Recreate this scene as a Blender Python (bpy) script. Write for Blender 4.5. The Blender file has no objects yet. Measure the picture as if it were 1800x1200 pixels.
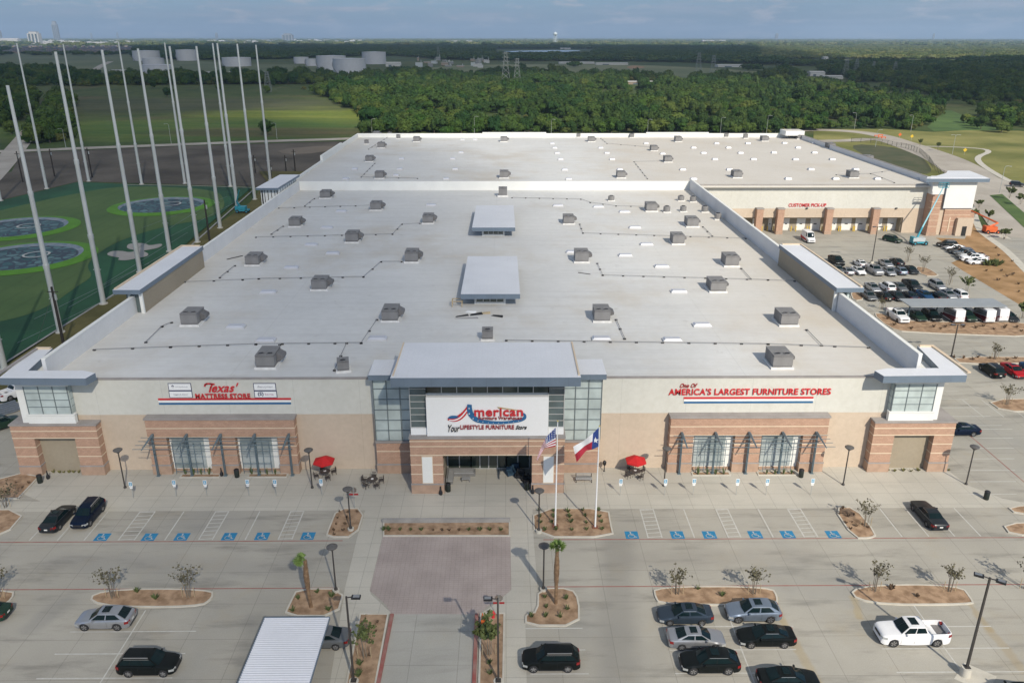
import bpy, bmesh, math, random
import numpy as np
from mathutils import Vector, Matrix, Quaternion
R_ = math.radians
sc = bpy.context.scene
COL = sc.collection
# ------------------------------------------------------------------ camera, sky, sun, exposure
FOC = 1400.0; CH = 48.5                       # focal length in photo pixels (1800 wide), eye height in metres
PIT = math.atan(535/FOC); YAW = math.atan(14/FOC*math.cos(PIT)); ROL = 0.0008
cf = Vector((math.sin(YAW)*math.cos(PIT), math.cos(YAW)*math.cos(PIT), -math.sin(PIT)))
cr = Vector((math.cos(YAW), -math.sin(YAW), 0)); cu = cr.cross(cf)
cr2 = cr*math.cos(ROL)+cu*math.sin(ROL); cu2 = -cr*math.sin(ROL)+cu*math.cos(ROL)
cd = bpy.data.cameras.new('camera'); cam = bpy.data.objects.new('camera', cd); COL.objects.link(cam)
cd.sensor_width = 36; cd.lens = FOC*36/1800; cd.clip_start = 1; cd.clip_end = 120000
m = Matrix((cr2, cu2, -cf)).transposed().to_4x4(); m.translation = (0, 0, CH); cam.matrix_world = m
sc.camera = cam
SUN = Vector((0.37*math.cos(R_(37)), -0.93*math.cos(R_(37)), math.sin(R_(37)))).normalized()
sl = bpy.data.lights.new('sun', 'SUN'); sl.energy = 4.15; sl.angle = R_(0.6); sl.color = (1.0, 0.92, 0.79)
so = bpy.data.objects.new('sun', sl); COL.objects.link(so)
so.rotation_euler = SUN.to_track_quat('Z', 'Y').to_euler(); so.location = (60, -100, 150)
sc.view_settings.view_transform = 'Standard'; sc.view_settings.look = 'None'
sc.view_settings.exposure = 0.27; sc.view_settings.gamma = 1.0
w = bpy.data.worlds.new('World'); sc.world = w; w.use_nodes = True
nt = w.node_tree; nt.nodes.clear()
def N(nt, t, **k):
    n = nt.nodes.new(t)
    for a, b in k.items(): setattr(n, a, b)
    return n
def mathn(nt, op, a, b=None, c=None, clamp=False):
    n = N(nt, 'ShaderNodeMath', operation=op); n.use_clamp = clamp
    for i, v in enumerate((a, b, c)):
        if v is None: continue
        if isinstance(v, (int, float)): n.inputs[i].default_value = v
        else: nt.links.new(v, n.inputs[i])
    return n.outputs[0]
def mixc(nt, f, a, b, mode='MIX'):
    n = N(nt, 'ShaderNodeMix', data_type='RGBA', blend_type=mode)
    for i, v in ((0, f), (6, a), (7, b)):
        if isinstance(v, (int, float)): n.inputs[i].default_value = v
        elif isinstance(v, (tuple, list)): n.inputs[i].default_value = (*v[:3], 1)
        else: nt.links.new(v, n.inputs[i])
    return n.outputs[2]
def ramp(nt, f, a, b):
    n = N(nt, 'ShaderNodeMapRange'); n.interpolation_type = 'SMOOTHSTEP'
    nt.links.new(f, n.inputs[0]); n.inputs[1].default_value = a; n.inputs[2].default_value = b
    return n.outputs[0]
def noise(nt, vec, scale, detail=5, rough=.55):
    n = N(nt, 'ShaderNodeTexNoise'); n.inputs['Scale'].default_value = scale
    n.inputs['Detail'].default_value = detail; n.inputs['Roughness'].default_value = rough
    if vec is not None: nt.links.new(vec, n.inputs['Vector'])
    return n.outputs['Fac']
sky = N(nt, 'ShaderNodeTexSky', sky_type='NISHITA'); sky.sun_disc = False
sky.sun_elevation = R_(37); sky.sun_rotation = math.atan2(0.37, -0.93); sky.air_density = 1.0; sky.dust_density = 1.5; sky.ozone_density = 2.0
tc = N(nt, 'ShaderNodeTexCoord'); mp = N(nt, 'ShaderNodeMapping'); nt.links.new(tc.outputs['Generated'], mp.inputs[0])
mp.inputs['Scale'].default_value = (1, 1, 14)
cl = ramp(nt, noise(nt, mp.outputs[0], 7.5, 8, .6), .46, .74)
cl = mathn(nt, 'MULTIPLY', cl, .75)
skyc = mixc(nt, 1.0, sky.outputs[0], (.58, .75, 1.02), 'MULTIPLY')
skyc = mixc(nt, .5, skyc, (.85, 1.35, 2.25))
skyc = mixc(nt, cl, skyc, (2.3, 2.55, 3.15))
mp3 = N(nt, 'ShaderNodeMapping'); nt.links.new(tc.outputs['Generated'], mp3.inputs[0]); mp3.inputs['Scale'].default_value = (1, 1, 4.5)
c3 = mathn(nt, 'MULTIPLY', ramp(nt, noise(nt, mp3.outputs[0], 19, 7, .62), .50, .68), .65)
skyc = mixc(nt, c3, skyc, (3.2, 3.15, 3.5))
bg = N(nt, 'ShaderNodeBackground'); nt.links.new(skyc, bg.inputs[0]); bg.inputs[1].default_value = 0.15
wo = N(nt, 'ShaderNodeOutputWorld'); nt.links.new(bg.outputs[0], wo.inputs[0])

# ------------------------------------------------------------------ helpers
def ray(x, y): return cf+cr2*((x-900)/FOC)-cu2*((y-600)/FOC)
def G(x, y, z=0.0):
    d = ray(x, y); t = (z-CH)/d.z; p = Vector((0, 0, CH))+d*t; return p
def W(x, y, Y):
    d = ray(x, y); return Vector((0, 0, CH))+d*(Y/d.y)
def proj(p):
    v = Vector(p)-Vector((0, 0, CH)); z = v.dot(cf); return 900+FOC*v.dot(cr2)/z, 600-FOC*v.dot(cu2)/z
def C4(c, f=1.0): return tuple(max(0, min(1, v*f)) for v in c[:3])
MATS = {}
def mat(name, col, rough=.8, var=.12, scale=1.0, metal=0.0, col2=None, coord='obj', bump=0.0, spec=.5, coat=0.0, joints=None, jcol=.7, rnd=0.0, fine=True):
    """procedural material: large + small noise variation, optional joint lines (spacing, width, axis, offset)"""
    m = bpy.data.materials.new(name); m.use_nodes = True; nt = m.node_tree; b = nt.nodes['Principled BSDF']
    if coord == 'pos': vec = N(nt, 'ShaderNodeNewGeometry').outputs['Position']
    else: vec = N(nt, 'ShaderNodeTexCoord').outputs['Object']
    f = noise(nt, vec, scale, 6)
    f = ramp(nt, f, .25, .75)
    c = mixc(nt, f, C4(col, 1-var), C4(col2, 1) if col2 else C4(col, 1+var))
    if fine:
        f2 = noise(nt, vec, scale*14, 3); c = mixc(nt, .12, c, mixc(nt, f2, (0, 0, 0), (1, 1, 1)), 'OVERLAY')
    if joints:
        sx = N(nt, 'ShaderNodeSeparateXYZ'); nt.links.new(vec, sx.inputs[0])
        for (sp, wd, ax, off) in joints:
            q = mathn(nt, 'MODULO', mathn(nt, 'ADD', sx.outputs[ax], 1000*sp-off), sp)
            k = mathn(nt, 'LESS_THAN', q, wd)
            c = mixc(nt, k, c, mixc(nt, 1.0, c, (jcol, jcol, jcol), 'MULTIPLY'))
    if rnd:
        oi = N(nt, 'ShaderNodeObjectInfo'); h = N(nt, 'ShaderNodeHueSaturation'); nt.links.new(c, h.inputs['Color'])
        nt.links.new(mathn(nt, 'MULTIPLY_ADD', oi.outputs['Random'], rnd*2, 1-rnd), h.inputs['Value'])
        nt.links.new(mathn(nt, 'MULTIPLY_ADD', oi.outputs['Random'], -.05, .525), h.inputs['Hue']); c = h.outputs[0]
    nt.links.new(c, b.inputs['Base Color'])
    b.inputs['Roughness'].default_value = rough; b.inputs['Metallic'].default_value = metal
    b.inputs['Specular IOR Level'].default_value = spec
    if coat: b.inputs['Coat Weight'].default_value = coat; b.inputs['Coat Roughness'].default_value = .05
    if bump:
        bp = N(nt, 'ShaderNodeBump'); bp.inputs['Strength'].default_value = bump
        nt.links.new(noise(nt, vec, scale*10, 4), bp.inputs['Height']); nt.links.new(bp.outputs[0], b.inputs['Normal'])
    MATS[name] = m
    return m
class MB:
    """collects geometry with one or more materials into one mesh"""
    def __init__(s): s.v = []; s.f = []; s.mi = []; s.m = []
    def _m(s, m):
        if m not in s.m: s.m.append(m)
        return s.m.index(m)
    def add(s, vs, fs, m):
        n = len(s.v); s.v += [tuple(v) for v in vs]; k = s._m(m)
        for f in fs: s.f.append([n+i for i in f]); s.mi.append(k)
        return s
    def box(s, x0, x1, y0, y1, z0, z1, m):
        return s.add([(x0,y0,z0),(x1,y0,z0),(x1,y1,z0),(x0,y1,z0),(x0,y0,z1),(x1,y0,z1),(x1,y1,z1),(x0,y1,z1)],
                     [(0,3,2,1),(4,5,6,7),(0,1,5,4),(1,2,6,5),(2,3,7,6),(3,0,4,7)], m)
    def cbox(s, c, d, m, rz=0.0, top=1.0):
        """box centred in x,y, standing on c.z; top scales the upper face"""
        ca, sa = math.cos(rz), math.sin(rz); vs = []
        for z, k in ((0, 1), (d[2], top)):
            for a, b in ((-1,-1),(1,-1),(1,1),(-1,1)):
                x, y = a*d[0]/2*k, b*d[1]/2*k; vs.append((c[0]+x*ca-y*sa, c[1]+x*sa+y*ca, c[2]+z))
        return s.add(vs, [(0,3,2,1),(4,5,6,7),(0,1,5,4),(1,2,6,5),(2,3,7,6),(3,0,4,7)], m)
    def tube(s, pts, r, m, n=8, cap=True):
        pts = [Vector(p) for p in pts]; rs = r if isinstance(r, (list, tuple)) else [r]*len(pts); vs = []; fs = []
        for i, p in enumerate(pts):
            a = pts[max(0, i-1)]; b = pts[min(len(pts)-1, i+1)]; d = (b-a).normalized()
            u = d.cross(Vector((0, 0, 1)) if abs(d.z) < .95 else Vector((1, 0, 0))).normalized(); v = d.cross(u)
            for k in range(n):
                t = 2*math.pi*k/n; vs.append(p+u*(math.cos(t)*rs[i])+v*(math.sin(t)*rs[i]))
        for i in range(len(pts)-1):
            for k in range(n):
                a = i*n+k; b = i*n+(k+1) % n; fs.append((a, a+n, b+n, b))
        if cap: fs.append(tuple(range(n))); fs.append(tuple(reversed(range((len(pts)-1)*n, len(pts)*n))))
        return s.add(vs, fs, m)
    def lathe(s, c, prof, m, n=16, a0=0.0):
        vs = []; fs = []
        for r, z in prof:
            for k in range(n):
                t = 2*math.pi*k/n+a0; vs.append((c[0]+r*math.cos(t), c[1]+r*math.sin(t), c[2]+z))
        for i in range(len(prof)-1):
            for k in range(n):
                a = i*n+k; b = i*n+(k+1) % n; fs.append((a, b, b+n, a+n))
        fs.append(tuple(reversed(range(n)))); fs.append(tuple(range((len(prof)-1)*n, len(prof)*n)))
        return s.add(vs, fs, m)
    def poly(s, pts, m, z=None):
        vs = [(p[0], p[1], p[2] if z is None else z) for p in pts]
        # counter-clockwise so that it faces up
        A = sum(vs[i][0]*vs[(i+1) % len(vs)][1]-vs[(i+1) % len(vs)][0]*vs[i][1] for i in range(len(vs)))
        if A < 0: vs.reverse()
        return s.add(vs, [tuple(range(len(vs)))], m)
    def prism(s, pts, z0, z1, m, mtop=None):
        pts = [(p[0], p[1]) for p in pts]; n = len(pts)
        A = sum(pts[i][0]*pts[(i+1) % n][1]-pts[(i+1) % n][0]*pts[i][1] for i in range(n))
        if A < 0: pts.reverse()
        s.add([(x, y, z0) for x, y in pts]+[(x, y, z1) for x, y in pts], [(i, (i+1) % n, (i+1) % n+n, i+n) for i in range(n)]+[tuple(reversed(range(n)))], m)
        return s.add([(x, y, z1) for x, y in pts], [tuple(range(n))], mtop or m)
    def quad(s, a, b, c, d, m): return s.add([a, b, c, d], [(0, 1, 2, 3)], m)
    def mesh(s, name, smooth=False, org=(0, 0, 0)):
        me = bpy.data.meshes.new(name)
        me.from_pydata([(v[0]-org[0], v[1]-org[1], v[2]-org[2]) for v in s.v], [], s.f)
        for m in s.m: me.materials.append(m)
        me.polygons.foreach_set('material_index', s.mi)
        if smooth: me.shade_smooth(); me.set_sharp_from_angle(angle=R_(38))
        me.update(); return me
    def build(s, name, parent=None, smooth=False, org=None, label=None):
        """org: world origin the vertices are given against (defaults to the chain of parents)"""
        if org is None:
            org = Vector((0, 0, 0)); p = parent
            while p is not None: org += p.location; p = p.parent
        o = bpy.data.objects.new(name, s.mesh(name, smooth, org)); COL.objects.link(o)
        if parent is not None: o.parent = parent
        if label: o['label'] = label
        return o
def tag(o, label=None, cat=None, group=None, kind=None):
    if label: o['label'] = label
    if cat: o['category'] = cat
    if group: o['group'] = group
    if kind: o['kind'] = kind
    return o
def thing(name, loc, label, cat, group=None, rz=0.0):
    o = bpy.data.objects.new(name, None); COL.objects.link(o); o.location = loc; o.rotation_euler = (0, 0, rz)
    o.empty_display_size = .5
    return tag(o, label, cat, group)
def solo(name, mb, loc, label, cat, group=None, smooth=False, rz=0.0):
    """a thing that is one mesh, geometry given about its own base"""
    o = bpy.data.objects.new(name, mb.mesh(name, smooth)); COL.objects.link(o); o.location = loc; o.rotation_euler = (0, 0, rz)
    return tag(o, label, cat, group)
def struct(name, mb, smooth=False, kind='structure'):
    o = bpy.data.objects.new(name, mb.mesh(name, smooth)); COL.objects.link(o); o['kind'] = kind; return o
def kids(o): return [c for c in bpy.data.objects if c.parent == o]
TREE = {}
def copy_tree(o, parent=None, swap=None):
    c = o.copy(); COL.objects.link(c); c.parent = parent
    if o not in TREE: TREE[o] = kids(o)
    if swap and o.type == 'MESH':
        for i, sl_ in enumerate(c.material_slots):
            if sl_.material in swap or (sl_.material and sl_.material.name.startswith('paint_') and BODY in swap): mm = swap.get(BODY); sl_.link = 'OBJECT'; sl_.material = mm
    for ch in TREE[o]: copy_tree(ch, c, swap)
    return c
ORD = ['', 'first','second','third','fourth','fifth','sixth','seventh','eighth','ninth','tenth','eleventh','twelfth','thirteenth','fourteenth','fifteenth','sixteenth','seventeenth','eighteenth','nineteenth','twentieth']
def ordn(i):
    if i < len(ORD): return ORD[i]
    t = {2:'twenty',3:'thirty',4:'forty',5:'fifty',6:'sixty',7:'seventy',8:'eighty',9:'ninety'}
    a, b = divmod(i, 10)
    if a > 9: return '%dth' % i
    return t[a]+('-'+ORD[b] if b else 'th') if b else {20:'twentieth',30:'thirtieth',40:'fortieth',50:'fiftieth',60:'sixtieth',70:'seventieth',80:'eightieth',90:'ninetieth'}[i]
def rowlabels(objs, what, where, gap=3.0, rowword='row'):
    """objects sorted into rows front to back and numbered from the left within each row"""
    os_ = sorted(objs, key=lambda o: o.location.y); rows = [[os_[0]]]
    for o in os_[1:]:
        if o.location.y-rows[-1][-1].location.y > gap: rows.append([o])
        else: rows[-1].append(o)
    for i, r in enumerate(rows):
        r.sort(key=lambda o: o.location.x)
        for j, o in enumerate(r):
            w_ = what(o) if callable(what) else what
            pos = ('%s from left' % ordn(j+1)) if j else 'leftmost'
            if len(r) == 1: pos = 'alone'
            if len(rows) > 1:
                rr = 'nearest' if i == 0 else ('farthest' if i == len(rows)-1 else ordn(i+1))
                o['label'] = '%s, %s in %s %s %s' % (w_, pos, rr, rowword, where)
            else: o['label'] = '%s, %s %s' % (w_, pos if len(r) > 1 else 'the only one', where)
def chaikin(p, it=2):
    for _ in range(it):
        q = []
        for i in range(len(p)):
            a = Vector(p[i][:2]); b = Vector(p[(i+1) % len(p)][:2]); q += [a*.75+b*.25, a*.25+b*.75]
        p = q
    return p
def shrink(p, d):
    n = len(p); A = sum(p[i][0]*p[(i+1) % n][1]-p[(i+1) % n][0]*p[i][1] for i in range(n))
    if A < 0: p = p[::-1]
    out = []
    for i in range(n):
        a, b, c = Vector(p[i-1][:2]), Vector(p[i][:2]), Vector(p[(i+1) % n][:2])
        e1 = (b-a); e2 = (c-b)
        if e1.length < 1e-6 or e2.length < 1e-6: out.append(b); continue
        n1 = Vector((-e1.y, e1.x)).normalized(); n2 = Vector((-e2.y, e2.x)).normalized(); nn = (n1+n2)
        if nn.length < .2: nn = n1
        nn.normalize(); out.append(b+nn*(d/max(.4, nn.dot(n1))))
    return p, out
def px(pts, z=0.0): return [G(x, y, z) for x, y in pts]
def text(body, x0, x1, z0, z1, Y, m, parent, bold=.02, shear=0.0, depth=.08, name='lettering'):
    cu_ = bpy.data.curves.new('t', 'FONT'); cu_.body = body; cu_.size = 1; cu_.offset = bold; cu_.shear = shear; cu_.extrude = .02; cu_.space_character = 1+bold*3.2; cu_.resolution_u = 3
    o = bpy.data.objects.new('t', cu_); COL.objects.link(o)
    dg = bpy.context.evaluated_depsgraph_get(); me = bpy.data.meshes.new_from_object(o.evaluated_get(dg)); bpy.data.objects.remove(o)
    vs = np.array([v.co[:] for v in me.vertices]); mn = vs.min(0); mx = vs.max(0)
    mb = MB(); vv = []
    for v in vs:
        u = (v-mn)/(mx-mn); vv.append((x0+(x1-x0)*u[0], Y-depth*u[2], z0+(z1-z0)*u[1]))
    mb.add(vv, [tuple(p.vertices) for p in me.polygons], m)
    bpy.data.meshes.remove(me)
    return mb.build(name, parent)
rnd = random.Random(7)
# ------------------------------------------------------------------ materials
def concrete(name, col, jx=4.6, jy=4.6, stains=.5, warm=(.36,.31,.22)):
    m = bpy.data.materials.new(name); m.use_nodes = True; nt = m.node_tree; b = nt.nodes['Principled BSDF']
    v = N(nt, 'ShaderNodeNewGeometry').outputs['Position']
    c = mixc(nt, ramp(nt, noise(nt, v, .09, 5), .3, .7), C4(col, .90), C4(col, 1.08))
    # slab to slab tone differences
    sx = N(nt, 'ShaderNodeSeparateXYZ'); nt.links.new(v, sx.inputs[0])
    cx = mathn(nt, 'FLOOR', mathn(nt, 'DIVIDE', sx.outputs[0], jx)); cy = mathn(nt, 'FLOOR', mathn(nt, 'DIVIDE', sx.outputs[1], jy))
    cb = N(nt, 'ShaderNodeCombineXYZ'); nt.links.new(cx, cb.inputs[0]); nt.links.new(cy, cb.inputs[1])
    wn = N(nt, 'ShaderNodeTexWhiteNoise', noise_dimensions='2D'); nt.links.new(cb.outputs[0], wn.inputs['Vector'])
    c = mixc(nt, mathn(nt, 'MULTIPLY', wn.outputs['Value'], .16), c, C4(col, .72))
    # dark tyre scuffs, drawn out along the aisles
    mpn = N(nt, 'ShaderNodeMapping'); nt.links.new(v, mpn.inputs[0]); mpn.inputs['Scale'].default_value = (.12, .55, 1)
    s = ramp(nt, noise(nt, mpn.outputs[0], 1.0, 8, .62), .48, .76)
    c = mixc(nt, mathn(nt, 'MULTIPLY', s, stains), c, C4(col, .55))
    s2 = ramp(nt, noise(nt, v, .22, 7, .6), .53, .78); c = mixc(nt, mathn(nt, 'MULTIPLY', s2, stains*.55), c, warm)
    s4 = ramp(nt, noise(nt, v, .05, 4), .5, .75); c = mixc(nt, mathn(nt, 'MULTIPLY', s4, stains*.6), c, C4((col[0]*.85, col[1]*.9, col[2]*.98), .8))
    if stains > .8:                       # rust run-off below the beds and a dark worn lane
        wv = mathn(nt, 'MULTIPLY_ADD', noise(nt, v, .5, 5, .6), 1.1, -.55)
        for (xa, ya, xb, yb_, wd, cc, k_) in RUNS:
            A_, B_ = G(xa, ya), G(xb, yb_); dx, dy = B_.x-A_.x, B_.y-A_.y; L2 = dx*dx+dy*dy
            px_ = mathn(nt, 'SUBTRACT', sx.outputs[0], A_.x); py_ = mathn(nt, 'SUBTRACT', sx.outputs[1], A_.y)
            t_ = mathn(nt, 'DIVIDE', mathn(nt, 'ADD', mathn(nt, 'MULTIPLY', px_, dx), mathn(nt, 'MULTIPLY', py_, dy)), L2, clamp=True)
            ex = mathn(nt, 'SUBTRACT', px_, mathn(nt, 'MULTIPLY', t_, dx)); ey = mathn(nt, 'SUBTRACT', py_, mathn(nt, 'MULTIPLY', t_, dy))
            d_ = mathn(nt, 'ADD', mathn(nt, 'SQRT', mathn(nt, 'ADD', mathn(nt, 'MULTIPLY', ex, ex), mathn(nt, 'MULTIPLY', ey, ey))), wv)
            c = mixc(nt, mathn(nt, 'MULTIPLY', mathn(nt, 'SUBTRACT', 1.0, ramp(nt, d_, wd*.2, wd)), k_), c, cc)
    s3 = noise(nt, v, 9, 4, .7); c = mixc(nt, .22, c, mixc(nt, s3, (.1,.1,.1), (.9,.9,.9)), 'OVERLAY')
    for ax, sp in ((0, jx), (1, jy)):
        q = mathn(nt, 'MODULO', mathn(nt, 'ADD', sx.outputs[ax], 1000*sp), sp)
        k = mathn(nt, 'LESS_THAN', q, .05); c = mixc(nt, mathn(nt, 'MULTIPLY', k, .45), c, C4(col, .35))
    nt.links.new(c, b.inputs['Base Color']); b.inputs['Roughness'].default_value = .85
    MATS[name] = m; return m
RUNS = [(1360,1050,1385,1110,.5,(.36,.27,.12),.5),(1385,1110,1440,1200,.6,(.34,.26,.13),.45),(1500,1050,1512,1085,.5,(.36,.27,.12),.45),(1706,1062,1738,1105,.55,(.33,.25,.13),.5),(1738,1105,1800,1180,.6,(.33,.25,.13),.4),(1085,955,1088,1200,2.6,(.17,.165,.15),.38),(1110,985,1420,975,2.0,(.24,.22,.19),.25),(100,985,520,1000,2.2,(.22,.215,.20),.25),(60,1100,110,1060,1.6,(.18,.18,.17),.3),(450,1090,430,1200,1.6,(.18,.18,.17),.3),(1440,640,1760,600,1.5,(.2,.19,.17),.25)]
CONC = concrete('lot_concrete', (.37, .348, .295), stains=.95)
WALKM = concrete('walk_concrete', (.47, .445, .38), 2.3, 2.3, .3)
DRIVE = concrete('drive_concrete', (.38, .368, .325), 4.0, 4.0, .5)
PAVE = mat('stamped_paving', (.345, .29, .262), .85, .10, .35, col2=(.395, .335, .305), coord='pos', joints=[(.45, .035, 0, 0), (.30, .03, 1, 0)], jcol=.82)
KERB = mat('kerb_concrete', (.50, .47, .40), .85, .10, .8, coord='pos')
KERBG = mat('old_kerb', (.30, .29, .27), .85, .15, .8, coord='pos')
MULCH = mat('gravel_mulch', (.28, .18, .11), .95, .25, 1.1, col2=(.43, .295, .19), coord='pos', bump=.5)
MULCH2 = mat('bark_mulch', (.30, .185, .085), .95, .2, .25, col2=(.40, .25, .13), coord='pos', bump=.4)
REDP = mat('red_line_paint', (.33, .085, .07), .75, .15, 1.0, col2=(.30, .17, .14), coord='pos')
WHP = mat('white_line_paint', (.60, .59, .55), .75, .1, 2.2, col2=(.44, .43, .385), coord='pos')
BLP = mat('blue_paint', (.015, .19, .36), .6, .12, 2.0, coord='pos')
ROADM = mat('road_concrete', (.36, .32, .265), .9, .12, .06, col2=(.44, .40, .34), coord='pos', joints=[(5, .08, 0, 0), (5, .08, 1, 0)], jcol=.85)
SOIL = mat('bare_soil', (.085, .074, .060), .95, .25, .035, col2=(.14, .122, .098), coord='pos')
LAWN = mat('mown_lawn', (.15, .17, .045), .95, .25, .03, col2=(.27, .25, .09), coord='pos')
MEAD = mat('bright_meadow', (.075, .105, .025), .95, .2, .012, col2=(.13, .15, .035), coord='pos')
STRIPG = mat('rough_grass_strip', (.10, .095, .035), .95, .2, .08, col2=(.15, .13, .05), coord='pos')
BROWNF = mat('brown_field', (.075, .072, .035), .95, .2, .02, col2=(.11, .095, .05), coord='pos')
def terrain_mat():
    m = bpy.data.materials.new('open_country'); m.use_nodes = True; nt = m.node_tree; b = nt.nodes['Principled BSDF']
    v = N(nt, 'ShaderNodeNewGeometry').outputs['Position']
    c = mixc(nt, ramp(nt, noise(nt, v, .004, 6, .6), .35, .65), (.045, .075, .022), (.095, .115, .04))
    c = mixc(nt, ramp(nt, noise(nt, v, .012, 7, .65), .50, .72), c, (.12, .10, .05))
    c = mixc(nt, ramp(nt, noise(nt, v, .05, 6, .65), .48, .72), c, (.035, .065, .018))
    sx = N(nt, 'ShaderNodeSeparateXYZ'); nt.links.new(v, sx.inputs[0]); wn_ = mathn(nt, 'MULTIPLY_ADD', noise(nt, v, .012, 6, .65), 1.5, -.75)
    mps = N(nt, 'ShaderNodeMapping'); nt.links.new(v, mps.inputs[0]); mps.inputs['Scale'].default_value = (.012, .07, 1); st = noise(nt, mps.outputs[0], 1.0, 7, .65)
    for (x, y, rx, ry, ca, cb_) in ((-135, 560, 90, 80, (.11, .155, .028), (.20, .22, .045)), (-190, 470, 150, 70, (.06, .11, .026), (.11, .145, .036)), (-290, 640, 190, 80, (.055, .068, .032), (.09, .095, .05)), (-120, 452, 75, 28, (.07, .08, .03), (.12, .105, .05))):
        dx = mathn(nt, 'DIVIDE', mathn(nt, 'SUBTRACT', sx.outputs[0], x), rx); dy = mathn(nt, 'DIVIDE', mathn(nt, 'SUBTRACT', sx.outputs[1], y), ry)
        d = mathn(nt, 'ADD', mathn(nt, 'SQRT', mathn(nt, 'ADD', mathn(nt, 'MULTIPLY', dx, dx), mathn(nt, 'MULTIPLY', dy, dy))), wn_)
        c = mixc(nt, mathn(nt, 'SUBTRACT', 1.0, ramp(nt, d, .55, 1.15)), c, mixc(nt, ramp(nt, st, .35, .68), ca, cb_))
    c = mixc(nt, .5, c, mixc(nt, noise(nt, v, .35, 7, .75), (.05,.05,.05), (.95,.95,.95)), 'OVERLAY')
    nt.links.new(c, b.inputs['Base Color']); b.inputs['Roughness'].default_value = .95; b.inputs['Specular IOR Level'].default_value = .15
    return m
TERR = terrain_mat()
for m_ in (LAWN, MEAD, STRIPG, BROWNF, SOIL, MULCH, MULCH2): m_.node_tree.nodes['Principled BSDF'].inputs['Specular IOR Level'].default_value = .15
TURF = mat('range_turf', (.065, .125, .030), .95, .12, .05, col2=(.085, .14, .036), coord='pos', joints=[(4.5, .9, 0, 0)], jcol=.93)
TURFD = mat('dark_turf', (.010, .065, .024), .95, .25, .06, col2=(.018, .095, .036), coord='pos')
TURFL = mat('lime_turf', (.085, .23, .015), .9, .12, .2, coord='pos')
SAND = mat('bunker_sand', (.33, .31, .28), .95, .06, .3, coord='pos')

# ------------------------------------------------------------------ ground, site, roads
g = MB(); S = 60000
g.poly([(-S, -2000), (S, -2000), (S, S), (-S, S)], TERR, -.45); struct('ground', g)
def flat(name, pts, m, z, smooth=0, world=False):
    p = pts if world else px(pts)
    if smooth: p = chaikin(p, smooth)
    mb = MB(); mb.poly([(a[0], a[1]) for a in p], m, z); return struct(name, mb)
def strip(name, path, wd, m, z, world=False, it=2):
    p = [Vector((a[0], a[1])) for a in (path if world else px(path))]
    for _ in range(it):
        q = [p[0]]
        for i in range(len(p)-1): q += [p[i]*.75+p[i+1]*.25, p[i]*.25+p[i+1]*.75]
        q.append(p[-1]); p = q
    L, R = [], []
    for i, a in enumerate(p):
        d = (p[min(i+1, len(p)-1)]-p[max(i-1, 0)]).normalized(); n = Vector((-d.y, d.x)); L.append(a+n*wd/2); R.append(a-n*wd/2)
    mb = MB(); vs = [(a.x, a.y, z) for a in L+R]; n = len(L)
    mb.add(vs, [(i, i+n, i+n+1, i+1) for i in range(n-1)], m); return struct(name, mb)
flat('parking_lot', [(-160,12),(170,12),(170,150),(150,190),(125,207),(113,214.5),(48,214.5),(48,100),(-52,100),(-58,104),(-66,107),(-70,103),(-160,103)], CONC, 0, world=True)
flat('bare_lot', [(-120,372),(-120,345),(20,300),(37,267),(300,256),(600,247),(640,243),(600,262),(555,300),(480,330),(443,326),(137,317),(0,350)], SOIL, -.38)
flat('soil_track', [(485,262),(560,255),(600,256),(560,268),(500,270)], mat('pale_soil', (.16,.13,.095), .95, .1, .05, coord='pos'), -.36, 1)
flat('lawn', [(1430,226),(1560,226),(1640,231),(1700,228),(1790,229),(2200,260),(2200,520),(1800,490),(1716,360),(1650,325),(1560,290),(1430,252)], LAWN, -.34)
flat('meadow', [(1622,229),(1650,205),(1665,190),(1700,205),(1740,222),(1790,228),(1700,229)], mat('fresh_meadow', (.06,.12,.02), .95, .2, .05, col2=(.09,.16,.03), coord='pos'), -.39, 1)
flat('field', [(740,128),(760,116),(900,113),(1100,113),(1300,122),(1440,135),(1440,141),(1000,133)], mat('dun_field', (.13,.16,.055), .95, .2, .006, col2=(.19,.19,.085), coord='pos'), -.40, 1)
flat('field', [(1100,118),(1110,115),(1130,116),(1135,119),(1110,121)], mat('orange_earth', (.30,.17,.08), .95, .1, .02, coord='pos'), -.36, 1)
flat('field', [(-100,93),(220,93),(380,113),(640,113),(650,126),(560,138),(300,130),(170,135),(60,118),(-100,112)], mat('far_field', (.09,.125,.04), .95, .2, .006, col2=(.13,.145,.06), coord='pos'), -.41, 1)
flat('field', [(1380,107),(1480,104),(1600,105),(1700,107),(1640,110),(1480,109)], mat('straw_field', (.26,.25,.11), .95, .1, .01, coord='pos'), -.34, 1)
flat('lake', [(880,90),(990,88),(1030,89),(985,92),(900,92)], mat('lake_water', (.20,.24,.27), .15, .05, .01, coord='pos'), -.30, 1)
strip('road', [(-60,266),(37,264),(150,259),(300,253.5),(450,247.5),(610,243),(680,239),(900,238)], 9, ROADM, -.33)
strip('road', [(-60,350),(0,293),(40,245),(75,200),(92,180),(128,165)], 9, ROADM, -.31)
strip('road', [(150,137),(175,116),(195,108)], 11, ROADM, -.31)
strip('road', [(1380,229),(1440,227),(1500,230),(1546,236),(1590,250),(1640,266),(1692,286),(1740,318),(1790,355),(1900,440)], 10.5, ROADM, -.28)
strip('road', [(1440,247),(1500,246),(1530,243),(1560,246),(1600,260),(1645,278),(1688,306),(1728,345),(1778,405),(1850,500),(1950,640)], 9, ROADM, -.26)
strip('road', [(1700,296),(1760,325),(1850,352),(1950,372)], 10, ROADM, -.24)
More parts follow.
